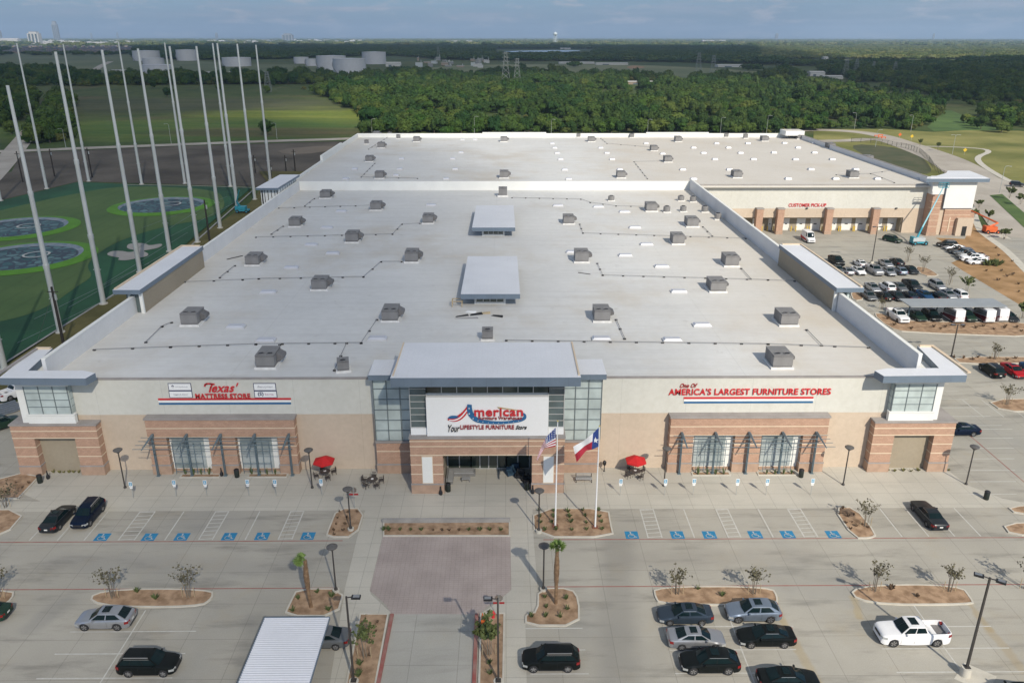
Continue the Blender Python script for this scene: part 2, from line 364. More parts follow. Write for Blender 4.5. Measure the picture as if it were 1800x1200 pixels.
strip('pavement', [(1575,256),(1650,256.5),(1728,260),(1742,266),(1716,275),(1724,288),(1760,310),(1784,321),(1860,345)], 2.4, KERB, -.22)
flat('lawn', [(1740,342),(1762,340),(1800,372),(1830,410),(1800,398)], mat('median_grass', (.06,.115,.02), .95, .2, .08, col2=(.10,.15,.035), coord='pos'), -.20)
flat('mulch_bed', [(1645,418),(1696,420),(1712,385),(1727,400),(1748,424),(1800,478),(1860,560),(1860,600),(1800,540),(1688,473),(1672,462),(1700,450),(1668,432)], MULCH2, .012)
strip('pavement', [(1708,362),(1720,402),(1732,414),(1770,440),(1800,472),(1850,520)], 1.8, KERB, .03)
strip('path', [(1731,408),(1740,404),(1765,420)], 3.5, KERB, .026)
# the grass strip and the golf range beside the building
flat('grass_strip', [(-53,312),(-53,104),(-66,107.5),(-79,105),(-79.2,150),(-80,250),(-86,290),(-95,312)], STRIPG, -.10, world=True)
flat('golf_range', [(443,328),(218,322.5),(137,319),(0,352),(-260,410),(-260,640),(-100,660),(10,635),(110,571),(203,513),(300,450)], TURFD, -.20)
flat('golf_turf', [(-260,440),(0,368),(137,338),(213,326),(330,329),(385,336),(395,352),(393,367),(367,383),(290,397),(233,413),(187,433),(157,457),(153,470),(164,484),(133,503),(90,535),(33,557),(-30,568),(-260,600)], TURF, -.16, 2)
strip('path', [(443,329),(330,325.5),(218,324)], .5, KERB, -.12, it=0)
strip('path', [(8,637),(110,572.5),(203,514.5),(330,436),(448,331)], .45, KERBG, -.06, it=0)
def circle(c, r, n=48, r2=None): return [(c[0]+r*math.cos(2*math.pi*k/n), c[1]+(r2 or r)*math.sin(2*math.pi*k/n)) for k in range(n)]
def target_mat():
    m = bpy.data.materials.new('target_net'); m.use_nodes = True; nt = m.node_tree; b = nt.nodes['Principled BSDF']
    v = N(nt, 'ShaderNodeNewGeometry').outputs['Position']
    vo = N(nt, 'ShaderNodeTexVoronoi', feature='DISTANCE_TO_EDGE'); vo.inputs['Scale'].default_value = .42; nt.links.new(v, vo.inputs['Vector'])
    k = mathn(nt, 'LESS_THAN', vo.outputs['Distance'], .10)
    vo2 = N(nt, 'ShaderNodeTexVoronoi'); vo2.inputs['Scale'].default_value = .42; nt.links.new(v, vo2.inputs['Vector'])
    sp = N(nt, 'ShaderNodeSeparateColor'); nt.links.new(vo2.outputs['Color'], sp.inputs[0])
    c = mixc(nt, ramp(nt, sp.outputs[0], .2, .8), (.010, .075, .075), (.09, .18, .17))
    c = mixc(nt, k, c, (.010, .022, .03)); nt.links.new(c, b.inputs['Base Color']); b.inputs['Roughness'].default_value = .5
    return m
TGT = target_mat(); TWH = mat('target_slope', (.34, .37, .38), .8, .25, .5, col2=(.12, .17, .22), coord='pos')
for (cx, cy, r, lab) in ((-105.5, 245, 15.5, 'round golf range target pit nearest the tall poles, farthest back of the three'), (-132.5, 214.5, 15.5, 'round golf range target pit at the left frame edge, middle of the three'), (-113.5, 183.5, 16, 'round golf range target pit nearest the camera, cut by the left frame edge')):
    t = thing('golf_target', (cx, cy, -.15), lab, 'golf target', 'golf range target pits')
    mb = MB(); ring = circle((cx, cy), r); inn = circle((cx, cy), r*.80)
    n = len(ring); mb.add([(x, y, -.10) for x, y in ring]+[(x, y, .25) for x, y in inn], [(i, (i+1) % n, (i+1) % n+n, i+n) for i in range(n)], TURFL); mb.build('rim', t)
    mb = MB(); lo = circle((cx, cy-.7), r*.745)
    mb.add([(x, y, .24) for x, y in inn]+[(x, y, -.12) for x, y in lo], [(i, (i+1) % n, (i+1) % n+n, i+n) for i in range(n)], TWH); mb.build('slope', t)
    mb = MB(); mb.poly(lo, TGT, -.12); mb.build('net_floor', t)
    mb = MB(); a = circle((cx+2, cy+2), 3); b_ = circle((cx+2, cy+2), 2.5); mb.add([(x, y, .1) for x, y in a]+[(x, y, .1) for x, y in b_], [(i, (i+1) % n, (i+1) % n+n, i+n) for i in range(n)], WHP); mb.build('centre_ring', t)
flat('sand_bunker', [(186,446),(196,440),(215,440),(228,443),(240,439),(222,436),(224,428),(240,426),(256,427),(262,431),(283,427),(286,430),(278,435),(262,438),(250,440),(262,445),(258,450),(240,453),(222,457),(205,456),(212,452),(196,450)], SAND, -.11, 2)
# pavements in front of the store
flat('sidewalk', [(-90,75.2),(-90,77.3),(-52,77.3),(-57,80),(-58,84.2),(53,84.2),(53.5,80),(56,77),(60,75.2)], WALKM, .006, world=True)
flat('plaza', [(643,893),(628,944),(606,1035),(580,1200),(560,1290),(590,1290),(632,1079),(690,1079),(652,1044),(650,1036),(672,942),(672,916),(897,916),(897,943),(899,1036),(871,1060),(845,1078),(888,1078),(886,1290),(928,1290),(923,1078),(944,1076),(945,1035),(938,945),(936,893)], WALKM, .012)
flat('paved_forecourt', [(673,943),(897,943),(899,1034),(895,1040),(872,1056),(856,1066),(842,1079),(688,1079),(678,1062),(662,1048),(650,1038)], PAVE, .018)
flat('entry_drive', [(688,1079),(837,1079),(829,1290),(648,1290)], DRIVE, .018)
def xs(lst, y): return [G(x, y).x for x in lst]
ln = MB(); rd = MB()
def seg(mb, x0, y0, x1, y1, wd, m, z=.008):
    a = Vector((x0, y0)); b = Vector((x1, y1)); d = (b-a).normalized(); n = Vector((-d.y, d.x))*wd/2
    mb.poly([a+n, b+n, b-n, a-n], m, z)
for x in xs([51, 100, 147, 288.7, 430], 950)+xs([1221, 1360, 1587.5, 1635, 1681, 1727], 945): seg(ln, x, 69.8, x, 75.1, .12, WHP)
for a, b_ in [(207, 235), (348, 372), (488, 512)]+[(1139.5, 1164), (1281, 1303), (1415, 1439)]:
    y = 950 if a < 900 else 945
    xa, xb = G(a, y).x, G(b_, y).x; seg(ln, xa, 69.8, xa, 75.1, .12, WHP); seg(ln, xb, 69.8, xb, 75.1, .12, WHP)
    for k in range(8):
        yy = 69.9+k*.72; seg(ln, xa+.07, yy, xb-.07, min(75.1, yy+.12), .10, WHP, .010)
    seg(ln, xa-.06, 75.1, xb+.06, 75.1, .1, WHP, .012)
for (xa, ya, xb) in ((123, 1110, 344), (96, 1149, 325), (64, 1192, 302), (1165, 1101, 1395), (1177, 1142, 1400), (1187, 1183, 1420), (1550, 1139.5, 1775), (1576, 1181, 1830), (1570, 1101, 1743), (930, 1142, 1029), (932, 1184, 1035), (923, 1104, 1024)):
    a, b_ = G(xa, ya), G(xb, ya); seg(ln, a.x, a.y, b_.x, a.y, .11, WHP)
seg(ln, G(256,1072).x, G(256,1072).y, G(256,1072).x, 40, .11, WHP, .012)
seg(ln, G(1288,1101).x, 60, G(1288,1101).x, 40, .11, WHP, .012); seg(ln, G(1655,1131).x, 60, G(1655,1131).x, 40, .11, WHP, .012)
for y in (787.5, 806, 826, 846, 868, 770, 754): a = G(1735, y); seg(ln, a.x-2.0, a.y, a.x+3.4, a.y, .11, WHP)
for i in range(7): seg(ln, 61.3, 87+i*2.74+8, 66.5, 87+i*2.74+8, .11, WHP)
for i in range(8): seg(ln, 51.5+2.74*i+14, 97.5, 51.5+2.74*i+14, 103, .11, WHP)
for i in range(10): seg(ln, 62+2.74*i, 142, 62+2.74*i, 152, .11, WHP); seg(ln, 62+2.74*i, 160, 62+2.74*i, 170, .11, WHP)
struct('parking_lines', ln)
for (x0, x1, y) in ((-90, -16.8, 69.55), (3.9, 90, 69.55), (-90, -16.0, 62.0), (3.9, 90, 62.0)): seg(rd, x0, y, x1, y, .13, REDP)
a, b_ = G(1700, 760), G(1800, 845); seg(rd, 60.6, 100, 60.6, 76, .13, REDP)
struct('fire_lane_line', rd)
def wheelchair(mb, cx, cy, s, m, z):
    P_ = lambda u, v: (cx+(u-.5)*s, cy+(v-.5)*s*1.02)
    mb.poly([P_(*q) for q in circle((.42, .90), .075, 12)], m, z)
    def st(pts, wd):
        for (a, b) in zip(pts[:-1], pts[1:]):
            a = Vector(P_(*a)); b = Vector(P_(*b)); d = (b-a).normalized(); n = Vector((-d.y, d.x))*wd*s/2; a -= d*wd*s*.3; b += d*wd*s*.3
            mb.poly([a+n, b+n, b-n, a-n], m, z)
    st([(.43, .78), (.46, .45), (.70, .45), (.80, .16), (.92, .20)], .085); st([(.44, .63), (.66, .63)], .07)
    st([(.36+.0, .60)]+[(.46+.30*math.cos(t), .33+.28*math.sin(t)) for t in [R_(a) for a in range(125, 345, 20)]], .07)
for i, (x, y) in enumerate([(180, 943.5), (263, 943.5), (320, 943), (403, 942.5), (461, 942), (541.5, 941.5), (1110.5, 939.8), (1190.5, 939.6), (1247, 939.6), (1327.5, 939.2), (1384.5, 939), (1464.5, 939)]):
    c = G(x, y); mb = MB(); mb.box(c.x-.68, c.x+.68, c.y-.66, c.y+.66, .002, .011, BLP); wheelchair(mb, c.x, c.y, 1.15, WHP, .0155)
    struct('wheelchair_marking', mb)

# ------------------------------------------------------------------ planting beds with raised kerbs
BEDS = []
def bed(pts, rad=2, h=.14, m=MULCH, k=KERB, kw=.16, world=False, name='planting_bed'):
    p = pts if world else px(pts)
    p = [Vector(q[:2]) for q in p]
    if rad: p = chaikin(p, rad)
    p, q = shrink(p, kw); n = len(p); mb = MB()
    mb.add([(a[0], a[1], -.02) for a in p]+[(a[0], a[1], h) for a in p]+[(a[0], a[1], h) for a in q]+[(a[0], a[1], h-.05) for a in q],
           [(i+j*n, (i+1) % n+j*n, (i+1) % n+(j+1)*n, i+(j+1)*n) for j in range(3) for i in range(n)], k)
    o = struct(name, mb); f = MB(); f.poly([(a[0], a[1]) for a in q], m, h-.04); c = f.build('mulch_fill', o); return o
bed([(592,894),(643,894),(627,945),(572,945),(577,930)], 1)
bed([(936,894),(1070,894),(1074,920),(1080,945),(938,945)], 1)
bed([(522,1035),(607,1035),(594,1084),(498,1084),(510,1058)], 1)
bed([(945,1034),(1005,1034),(1019,1055),(1019,1101),(923,1101),(923,1078),(944,1076)], 1)
bed([(166,1036),(374,1035),(376,1052),(350,1069),(155,1067)], 2)
bed([(-60,1039),(26,1038),(24,1052),(4,1068),(-60,1068)], 1)
bed([(1148,1031),(1356,1031),(1368,1050),(1366,1065),(1160,1064),(1150,1050)], 2)
bed([(1487,1029),(1688,1027),(1710,1056),(1712,1064),(1512,1064)], 2)
bed([(1463,892),(1503,892),(1542,940),(1532,947),(1500,947)], 1)
bed([(1760,920),(1860,918),(1860,941),(1776,942)], 1); bed([(1768,890),(1860,888),(1860,905),(1786,905)], 1)
bed([(-80,896),(50,896),(8,944),(-80,952)], 1)
bed([(38,832),(70,838),(33,877),(-80,878),(-60,858)], 0)
bed([(1732,703),(1850,700),(1850,724),(1762,724)], 1)
bed([(1672,627),(1860,628),(1860,637),(1690,642)], 1)
bed([(1532,551),(1556,552),(1578,566),(1850,567),(1850,594),(1593,585),(1562,577)], 1)
bed([(1606,469),(1626,470),(1642,478),(1652,486),(1622,486)], 1); bed([(1494,514),(1508,512),(1522,526),(1500,530)], 1)
bed([(632,1079),(684,1079),(646,1290),(590,1290)], 0); bed([(844,1078),(888,1078),(885,1290),(838,1290)], 0)
bed([(673,917),(897,917),(897,943),(673,943)], 0)
mb = MB(); a = G(673, 918); b_ = G(897, 918); mb.box(a.x, b_.x, a.y-.25, a.y+.05, 0, .55, KERBG); struct('planter_wall', mb)
tag(bpy.data.objects['planter_wall'], 'low grey concrete wall along the back of the central planting bed', 'wall'); del bpy.data.objects['planter_wall']['kind']
rk = MB()
for (xa, xb) in ((689.5, 647), (838, 830)):
    a, b_ = G(xa, 1080), G(xb, 1290); wv = .16
    rk.add([(a.x-wv, a.y, .16), (a.x+wv, a.y, .16), (b_.x+wv, b_.y, .16), (b_.x-wv, b_.y, .16), (a.x-wv, a.y, 0), (a.x+wv, a.y, 0), (b_.x+wv, b_.y, 0), (b_.x-wv, b_.y, 0)], [(0,3,2,1), (4,5,1,0), (5,6,2,1), (7,4,0,3), (6,7,3,2)], REDP)
struct('red_kerb', rk)
for (xa, xb) in ((318, 388), (436, 506), (1217, 1285), (1333, 1402)):   # gravel strips under the display windows
    a, b_ = G(xa, 836), G(xb, 836); bed([(a.x, 82.2), (b_.x, 82.2), (b_.x, 83.1), (a.x, 83.1)], 0, .10, world=True)
# ------------------------------------------------------------------ the store
B = thing('furniture_store', (-2, 84, 0), 'huge cream and tan furniture superstore with flat white roof and glass corner towers', 'store building')
CREAM = mat('cream_panel', (.56, .55, .49), .85, .05, .12, coord='obj', joints=[(7.6, .05, 0, .3)], jcol=.85)
WHITEW = mat('white_wall', (.72, .72, .68), .8, .04, .3)
TAN = mat('tan_panel', (.51, .415, .315), .85, .05, .15, joints=[(7.6, .05, 0, .3)], jcol=.85)
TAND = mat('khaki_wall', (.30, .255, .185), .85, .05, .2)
ROOF = mat('white_roof_membrane', (.60, .60, .58), .75, .06, .06, joints=[(3.05, .07, 1, 0), (30, .08, 0, 0)], jcol=.89)
def roofdirt_tint():
    nt = ROOF.node_tree; b = nt.nodes['Principled BSDF']; src = b.inputs['Base Color'].links[0].from_socket
    v = N(nt, 'ShaderNodeNewGeometry').outputs['Position']
    k = mathn(nt, 'MULTIPLY', ramp(nt, noise(nt, v, .045, 8, .68), .48, .72), .7)
    c = mixc(nt, k, src, (.50, .455, .38))
    k2 = mathn(nt, 'MULTIPLY', ramp(nt, noise(nt, v, .35, 6, .7), .60, .74), .4); c = mixc(nt, k2, c, (.35, .33, .30))
    mp2 = N(nt, 'ShaderNodeMapping'); nt.links.new(v, mp2.inputs[0]); mp2.inputs['Scale'].default_value = (.05, .8, 1)
    k3 = mathn(nt, 'MULTIPLY', ramp(nt, noise(nt, mp2.outputs[0], 1, 6, .7), .42, .8), .36); c = mixc(nt, k3, c, (.42, .41, .40))
    sx = N(nt, 'ShaderNodeSeparateXYZ'); nt.links.new(v, sx.inputs[0])
    e = mathn(nt, 'MULTIPLY', ramp(nt, mathn(nt, 'MULTIPLY_ADD', noise(nt, v, .09, 6, .6), 26.0, sx.outputs[0]), 30, 62), .5); c = mixc(nt, e, c, (.56, .49, .39))  # warm tan tint growing towards the right side of the roof
    e2 = mathn(nt, 'MULTIPLY', ramp(nt, mathn(nt, 'MULTIPLY_ADD', noise(nt, v, .12, 6, .6), 16.0, mathn(nt, 'MULTIPLY', sx.outputs[0], -1)), 50, 66), .3); c = mixc(nt, e2, c, (.50, .44, .35))
    nt.links.new(c, b.inputs['Base Color'])
roofdirt_tint()
CANR = mat('canopy_roof', (.67, .68, .70), .55, .04, .2, joints=[(.6, .04, 0, 0)], jcol=.96)
MEMB = mat('parapet_membrane', (.66, .66, .65), .7, .05, .2)
FASC = mat('slate_blue_fascia', (.135, .175, .22), .5, .06, .6, joints=[(2.9, .04, 0, 0)], jcol=.85)
def brick():
    m = bpy.data.materials.new('salmon_block'); m.use_nodes = True; nt = m.node_tree; b = nt.nodes['Principled BSDF']
    v = N(nt, 'ShaderNodeTexCoord').outputs['Object']; sx = N(nt, 'ShaderNodeSeparateXYZ'); nt.links.new(v, sx.inputs[0])
    cb = N(nt, 'ShaderNodeCombineXYZ'); nt.links.new(mathn(nt, 'ADD', sx.outputs[0], sx.outputs[1]), cb.inputs[0]); nt.links.new(sx.outputs[2], cb.inputs[1])
    br = N(nt, 'ShaderNodeTexBrick'); nt.links.new(cb.outputs[0], br.inputs['Vector']); br.inputs['Scale'].default_value = 1
    br.inputs['Brick Width'].default_value = .4; br.inputs['Row Height'].default_value = .2; br.inputs['Mortar Size'].default_value = .012
    br.inputs['Color1'].default_value = (.46, .29, .20, 1); br.inputs['Color2'].default_value = (.40, .245, .165, 1); br.inputs['Mortar'].default_value = (.30, .20, .15, 1)
    c = mixc(nt, .3, br.outputs['Color'], mixc(nt, noise(nt, v, .8, 5), (.25,.25,.25), (.75,.75,.75)), 'OVERLAY')
    nt.links.new(c, b.inputs['Base Color']); b.inputs['Roughness'].default_value = .9; return m
BRK = brick()
BAND = mat('cream_block_band', (.62, .50, .36), .85, .06, .8)
CAPS = mat('grey_coping', (.30, .275, .255), .8, .12, .6)
BASEB = mat('base_block', (.38, .26, .185), .9, .12, 1.2)
def glassm(name, col, rough=.12, spec=.6):
    m = mat(name, col, rough, .22, .35, fine=False, spec=spec); return m
GLS = glassm('frosted_green_glass', (.41, .47, .455), .22, .6); GLD = glassm('dark_green_glass', (.045, .06, .05), .08, .8); GLG = glassm('grey_window_glass', (.10, .13, .13), .1, .7)
MULL = mat('window_mullion', (.16, .19, .20), .5, .05, 1, metal=.3); MULW = mat('pale_mullion', (.42, .42, .40), .5, .05, 1)
STEEL = mat('blue_grey_steel', (.15, .205, .235), .5, .1, 1, metal=.3)
SIGNW = mat('sign_white', (.78, .78, .76), .7, .02, .2)
RED = mat('sign_red', (.55, .025, .03), .5, .05, 1); REDD = mat('sign_dark_red', (.33, .03, .03), .5, .05, 1); BLUE = mat('sign_blue', (.02, .12, .27), .5, .05, 1); NAVY = mat('sign_navy', (.02, .03, .10), .5, .05, 1)
BLACK = mat('black_paint', (.015, .015, .017), .5, .1, 1); DARK = mat('dark_interior', (.02, .02, .02), .9, .1, 1)
LX, RX = -52.9, 48.0; ZR = 11.7; YW = 84.2; YB = 205.2; ZB = 12.6; BX0, BX1 = -56.2, 112.0
def part(n, mb, par=None, smooth=False, label=None): return mb.build(n, par or B, smooth, None, label)
mb = MB(); mb.box(LX, RX, YW, YW+.4, 0, 7.3, TAN); mb.box(LX, RX, YW, YW+.4, 7.3, ZR+.02, CREAM); mb.box(LX, RX, YW-.04, YW+.44, ZR+.02, ZR+.14, CAPS); part('front_wall', mb)
mb = MB(); mb.box(LX-.02, LX+.4, YW+.4, YB, 0, 14.1, MEMB); mb.box(LX-.06, LX+.44, YW+.45, YB, 14.1, 14.22, WHITEW); part('side_wall', mb)
mb = MB(); mb.box(RX-.4, RX+.02, YW+.4, YB, 0, 14.4, MEMB); mb.box(RX-.44, RX+.06, YW+.45, YB, 14.4, 14.52, WHITEW); part('side_wall', mb)
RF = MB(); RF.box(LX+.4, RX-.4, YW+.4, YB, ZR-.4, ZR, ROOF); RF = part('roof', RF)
# left wall steps near the front corner
mb = MB(); mb.box(BX0, 48.9, YB, YB+.5, ZR-4, 13.95, WHITEW); part('step_wall', mb)
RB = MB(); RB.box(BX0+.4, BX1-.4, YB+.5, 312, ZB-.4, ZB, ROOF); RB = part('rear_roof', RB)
mb = MB(); mb.box(BX0, BX1, 312, 312.5, 0, 14.1, WHITEW); 
for (a, b_) in ((848, 960), (1136, 1246)): p, q = W(a, 232, 312), W(b_, 232, 312); mb.box(p.x, q.x, 311.8, 312.7, 14.1, 14.5, WHITEW)
part('rear_wall', mb)
mb = MB(); mb.box(BX0-.02, BX0+.4, YB+.52, 312, 0, 13.2, WHITEW); p = G(554, 277, 14); q = G(591, 254, 14); mb.box(BX0-.2, BX0+.5, p.y, q.y, 8, 14.6, WHITEW); mb.box(BX0-.1, BX0+.45, q.y, 312.2, 8, 14.0, WHITEW); part('side_wall', mb)
mb = MB(); mb.box(BX1-.4, BX1+.02, 207.5, 312, 0, 14.1, MEMB); mb.box(BX1-.42, BX1+.06, 207.6, 312.2, 14.1, 14.2, CAPS); part('side_wall', mb)
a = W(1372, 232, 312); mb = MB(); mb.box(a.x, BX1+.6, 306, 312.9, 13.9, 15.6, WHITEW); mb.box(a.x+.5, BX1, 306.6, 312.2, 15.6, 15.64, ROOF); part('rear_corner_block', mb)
# dock side
YD = 207.0
mb = MB(); mb.box(48.9, 110.2, YD, YD+.5, 6.5, ZB+.05, CREAM); mb.box(48.9, 110.2, YD, YD+.5, 4.1, 6.5, TAN); mb.box(48.9, 110.2, YD-.05, YD+.55, ZB+.05, ZB+.16, CAPS)
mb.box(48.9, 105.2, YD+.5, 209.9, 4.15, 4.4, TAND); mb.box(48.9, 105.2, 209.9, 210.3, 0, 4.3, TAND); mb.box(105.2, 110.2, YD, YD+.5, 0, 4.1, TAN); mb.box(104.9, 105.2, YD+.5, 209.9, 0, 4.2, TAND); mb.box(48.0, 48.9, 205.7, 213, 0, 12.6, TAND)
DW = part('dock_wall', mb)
DOORW = mat('white_dock_door', (.72, .71, .67), .6, .05, 1, joints=[(.55, .04, 2, 0)], jcol=.85); YEL = mat('yellow_bollard_paint', (.62, .42, .03), .5, .1, 2)
for (xa, xb) in ((1322, 1336), (1350, 1356), (1376, 1387), (1400, 1415), (1424, 1441), (1462, 1470.5), (1478.5, 1496), (1503, 1522), (1543, 1550), (1559, 1576.7)):
    p, q = W(xa, 395, 209.8), W(xb, 395, 209.8); mb = MB(); mb.box(p.x, q.x, 209.8, 209.92, .1, 3.3, DOORW); mb.box(p.x+.35*(q.x-p.x), p.x+.65*(q.x-p.x), 209.76, 209.8, 1.7, 1.95, DARK)
    d = part('dock_door', mb, DW)
    for xx in (p.x-.35, q.x+.35):
        mb = MB(); mb.lathe((xx, 208.9, 0), [(.13, 0), (.13, 1.3), (.06, 1.42)], YEL, 8); o = mb.build('bollard', None, True); o.location = (0, 0, 0)
        o.data.transform(Matrix.Translation((-xx, -208.9, 0))); o.location = (xx, 208.9, 0); tag(o, None, 'bollard', 'yellow bollards beside the dock doors')
bl = [o for o in bpy.data.objects if o.name.startswith('bollard')]; rowlabels(bl, 'yellow steel bollard', 'by the dock doors')
for xc in (1335, 1372, 1458, 1540):
    p = G(xc, 414); mb = MB(); mb.box(p.x-.85, p.x+.85, 205.4, 206.98, .9, 6.6, BRK); mb.box(p.x-.9, p.x+.9, 205.35, 206.98, 0, .9, BASEB); mb.box(p.x-.95, p.x+.95, 205.3, 206.98, 6.6, 6.85, CAPS); part('brick_pier', mb, DW)
p = W(1386, 364, YD); q = W(1452, 358, YD); sgn = MB(); sgn.box(p.x, q.x, YD-.03, YD-.004, 7.55, 7.58, RED); sg = part('sign', sgn, DW)
text('CUSTOMER PICK-UP', W(1386, 362, YD).x, W(1452, 362, YD).x, W(1386, 363.6, YD).z, W(1386, 357.6, YD).z, YD-.02, RED, sg, .012, depth=.12)
for x_ in (1418, 1575): p = W(x_, 366, YD); mb = MB(); mb.box(p.x-.25, p.x+.25, YD-.35, YD, p.z-.15, p.z+.15, BLACK); part('wall_light', mb, DW)
# tower at the end of the docks
mb = MB(); mb.box(110.2, 112.6, 203.6, YD+.4, .9, 10.6, BRK); mb.box(110.1, 112.7, 203.5, YD+.4, 0, .9, BASEB)
for z in (2.4, 4.0, 5.6, 7.2, 8.8): mb.box(110.19, 112.61, 203.57, 205, z, z+.12, BAND)
mb.box(110.2, 113.8, 204.6, YD+.5, 10.6, 14.0, WHITEW); mb.box(112.6, 114.4, 204.8, YD+.5, 0, 10.6, TAN)
mb.box(114.4, 121.2, 204.4, 214, .9, 7.1, BRK); mb.box(114.35, 121.25, 204.35, 214, 0, .9, BASEB); mb.box(121.2, 123.5, 206.5, 214, 0, 5.4, BRK)
for z in (2.2, 3.7, 5.2, 6.6): mb.box(114.39, 121.21, 204.37, 205, z, z+.12, BAND)
mb.box(113.6, 121.3, 204.2, 213, 7.1, 14.0, WHITEW); mb.box(113.5, 121.35, 204.17, 204.3, 7.0, 7.12, FASC); mb.box(113.5, 113.62, 204.1, 204.6, 7.1, 14, FASC)
mb.box(117.7, 121.9, 203.4, 204.4, 0, 4.6, TAN); mb.box(115.9, 116.2, 204.3, 204.38, .9, 4.7, BAND)
TW = part('dock_tower', mb); mb = MB(); mb.box(119.2, 120.4, 203.36, 203.42, 0, 2.5, DARK); part('door', mb, TW)
mb = MB(); mb.prism([(107.3, 203), (123.6, 203), (125.4, 216), (119.5, 216), (117, 212), (112, 207.4), (109, 206)], 14.0, 14.9, FASC, CANR)
mb.box(108.5, 123, 203.4, 203.7, 14.9, 15.0, CANR); part('canopy', mb, TW)
# front bays with display windows
def bands(mb, x0, x1, y0, zs, d=.03, h=.12, y1=None):
    for z in zs: mb.box(x0-d, x1+d, y0-d, y1 or (y0+.3), z, z+h, BAND)
def bay(x0, x1, sgnx):
    Y0 = 83.1; c = (x0+x1)/2; ww = 4.9; wc = (c-5.6+1.3, c+5.6-1.3)
    mb = MB(); wins = []
    for k in (-1, 1): wins.append((c+k*4.0-2.45, c+k*4.0+2.45))
    xsn = [x0, wins[0][0], wins[0][1], wins[1][0], wins[1][1], x1]
    for a, b_ in ((0, 1), (2, 3), (4, 5)):
        mb.box(xsn[a], xsn[b_], Y0, YW-.003, 1.3, 4.85, BRK); mb.box(xsn[a]-.05, xsn[b_]+.05, Y0-.06, YW-.003, 0, 1.15, BASEB); mb.box(xsn[a]-.08, xsn[b_]+.08, Y0-.1, YW-.003, 1.15, 1.3, CAPS)
        bands(mb, xsn[a], xsn[b_], Y0, (2.45, 3.65), y1=YW-.004)
    mb.box(x0, x1, Y0, YW-.003, 4.85, 7.15, BRK); bands(mb, x0, x1, Y0, (4.85, 6.0), y1=YW-.004); mb.box(x0-.12, x1+.12, Y0-.12, YW-.003, 7.15, 7.36, CAPS)
    b = part('display_bay', mb)
    for (a, b_) in wins:
        mb = MB(); mb.box(a, b_, Y0+.72, Y0+.8, 0, 4.85, WHITEW); mb.box(a, b_, Y0+.6, Y0+.72, 0, .35, BASEB)
        w_ = part('window', mb, b)
        mb = MB(); mb.box(a+.3, b_-.9, Y0+.62, Y0+.7, .5, 4.6, GLS if 0 else MATS['bay_glass']); part('pane', mb, w_)
        mb = MB(); x_a, x_b = a+.55, b_-.95
        for z in (.45, 1.5, 2.9, 4.25): mb.box(x_a, x_b, Y0-.12, Y0-.06, z, z+.05, STEEL)
        for xx in (x_a, x_b-.07, (x_a+x_b)/2-.8, (x_a+x_b)/2+.8): mb.box(xx, xx+.05, Y0-.13, Y0-.05, .1, 4.3, STEEL)
        part('trellis', mb, w_)
    fr = MB()
    for k in range(5):
        x = c+(k-2)*3.95; fr = MB()
        fr.box(x-.09, x-.03, Y0-.55, Y0-.25, 0, 5.25, STEEL); fr.box(x+.03, x+.09, Y0-.55, Y0-.25, 0, 5.25, STEEL); fr.box(x-.2, x+.2, Y0-.6, Y0-.15, 0, .08, STEEL)
        fr.tube([(x, Y0-.35, 5.35), (x, Y0-3.3, 5.0)], [.17, .07], STEEL, 4); fr.tube([(x, Y0-.4, 4.2), (x, Y0-1.7, 5.1)], .05, STEEL, 4); fr.box(x-.12, x+.12, Y0-.35, Y0-.03, 5.0, 5.4, STEEL)
        part('sunshade_post', fr, b)
    for j, yy in enumerate((.75, 1.5, 2.3, 3.1)):
        fr = MB(); fr.box(c-9.0, c+9.0, Y0-yy-.028, Y0-yy+.028, 5.3-.1*yy, 5.35-.1*yy, STEEL); part('sunshade_rail', fr, b)
    return b
mat('bay_glass', (.28, .34, .34), .10, .3, .35, col2=(.46, .50, .49), spec=.7, fine=False)
bay(-41.7, -24.5, 1); bay(19.3, 37.8, 1)
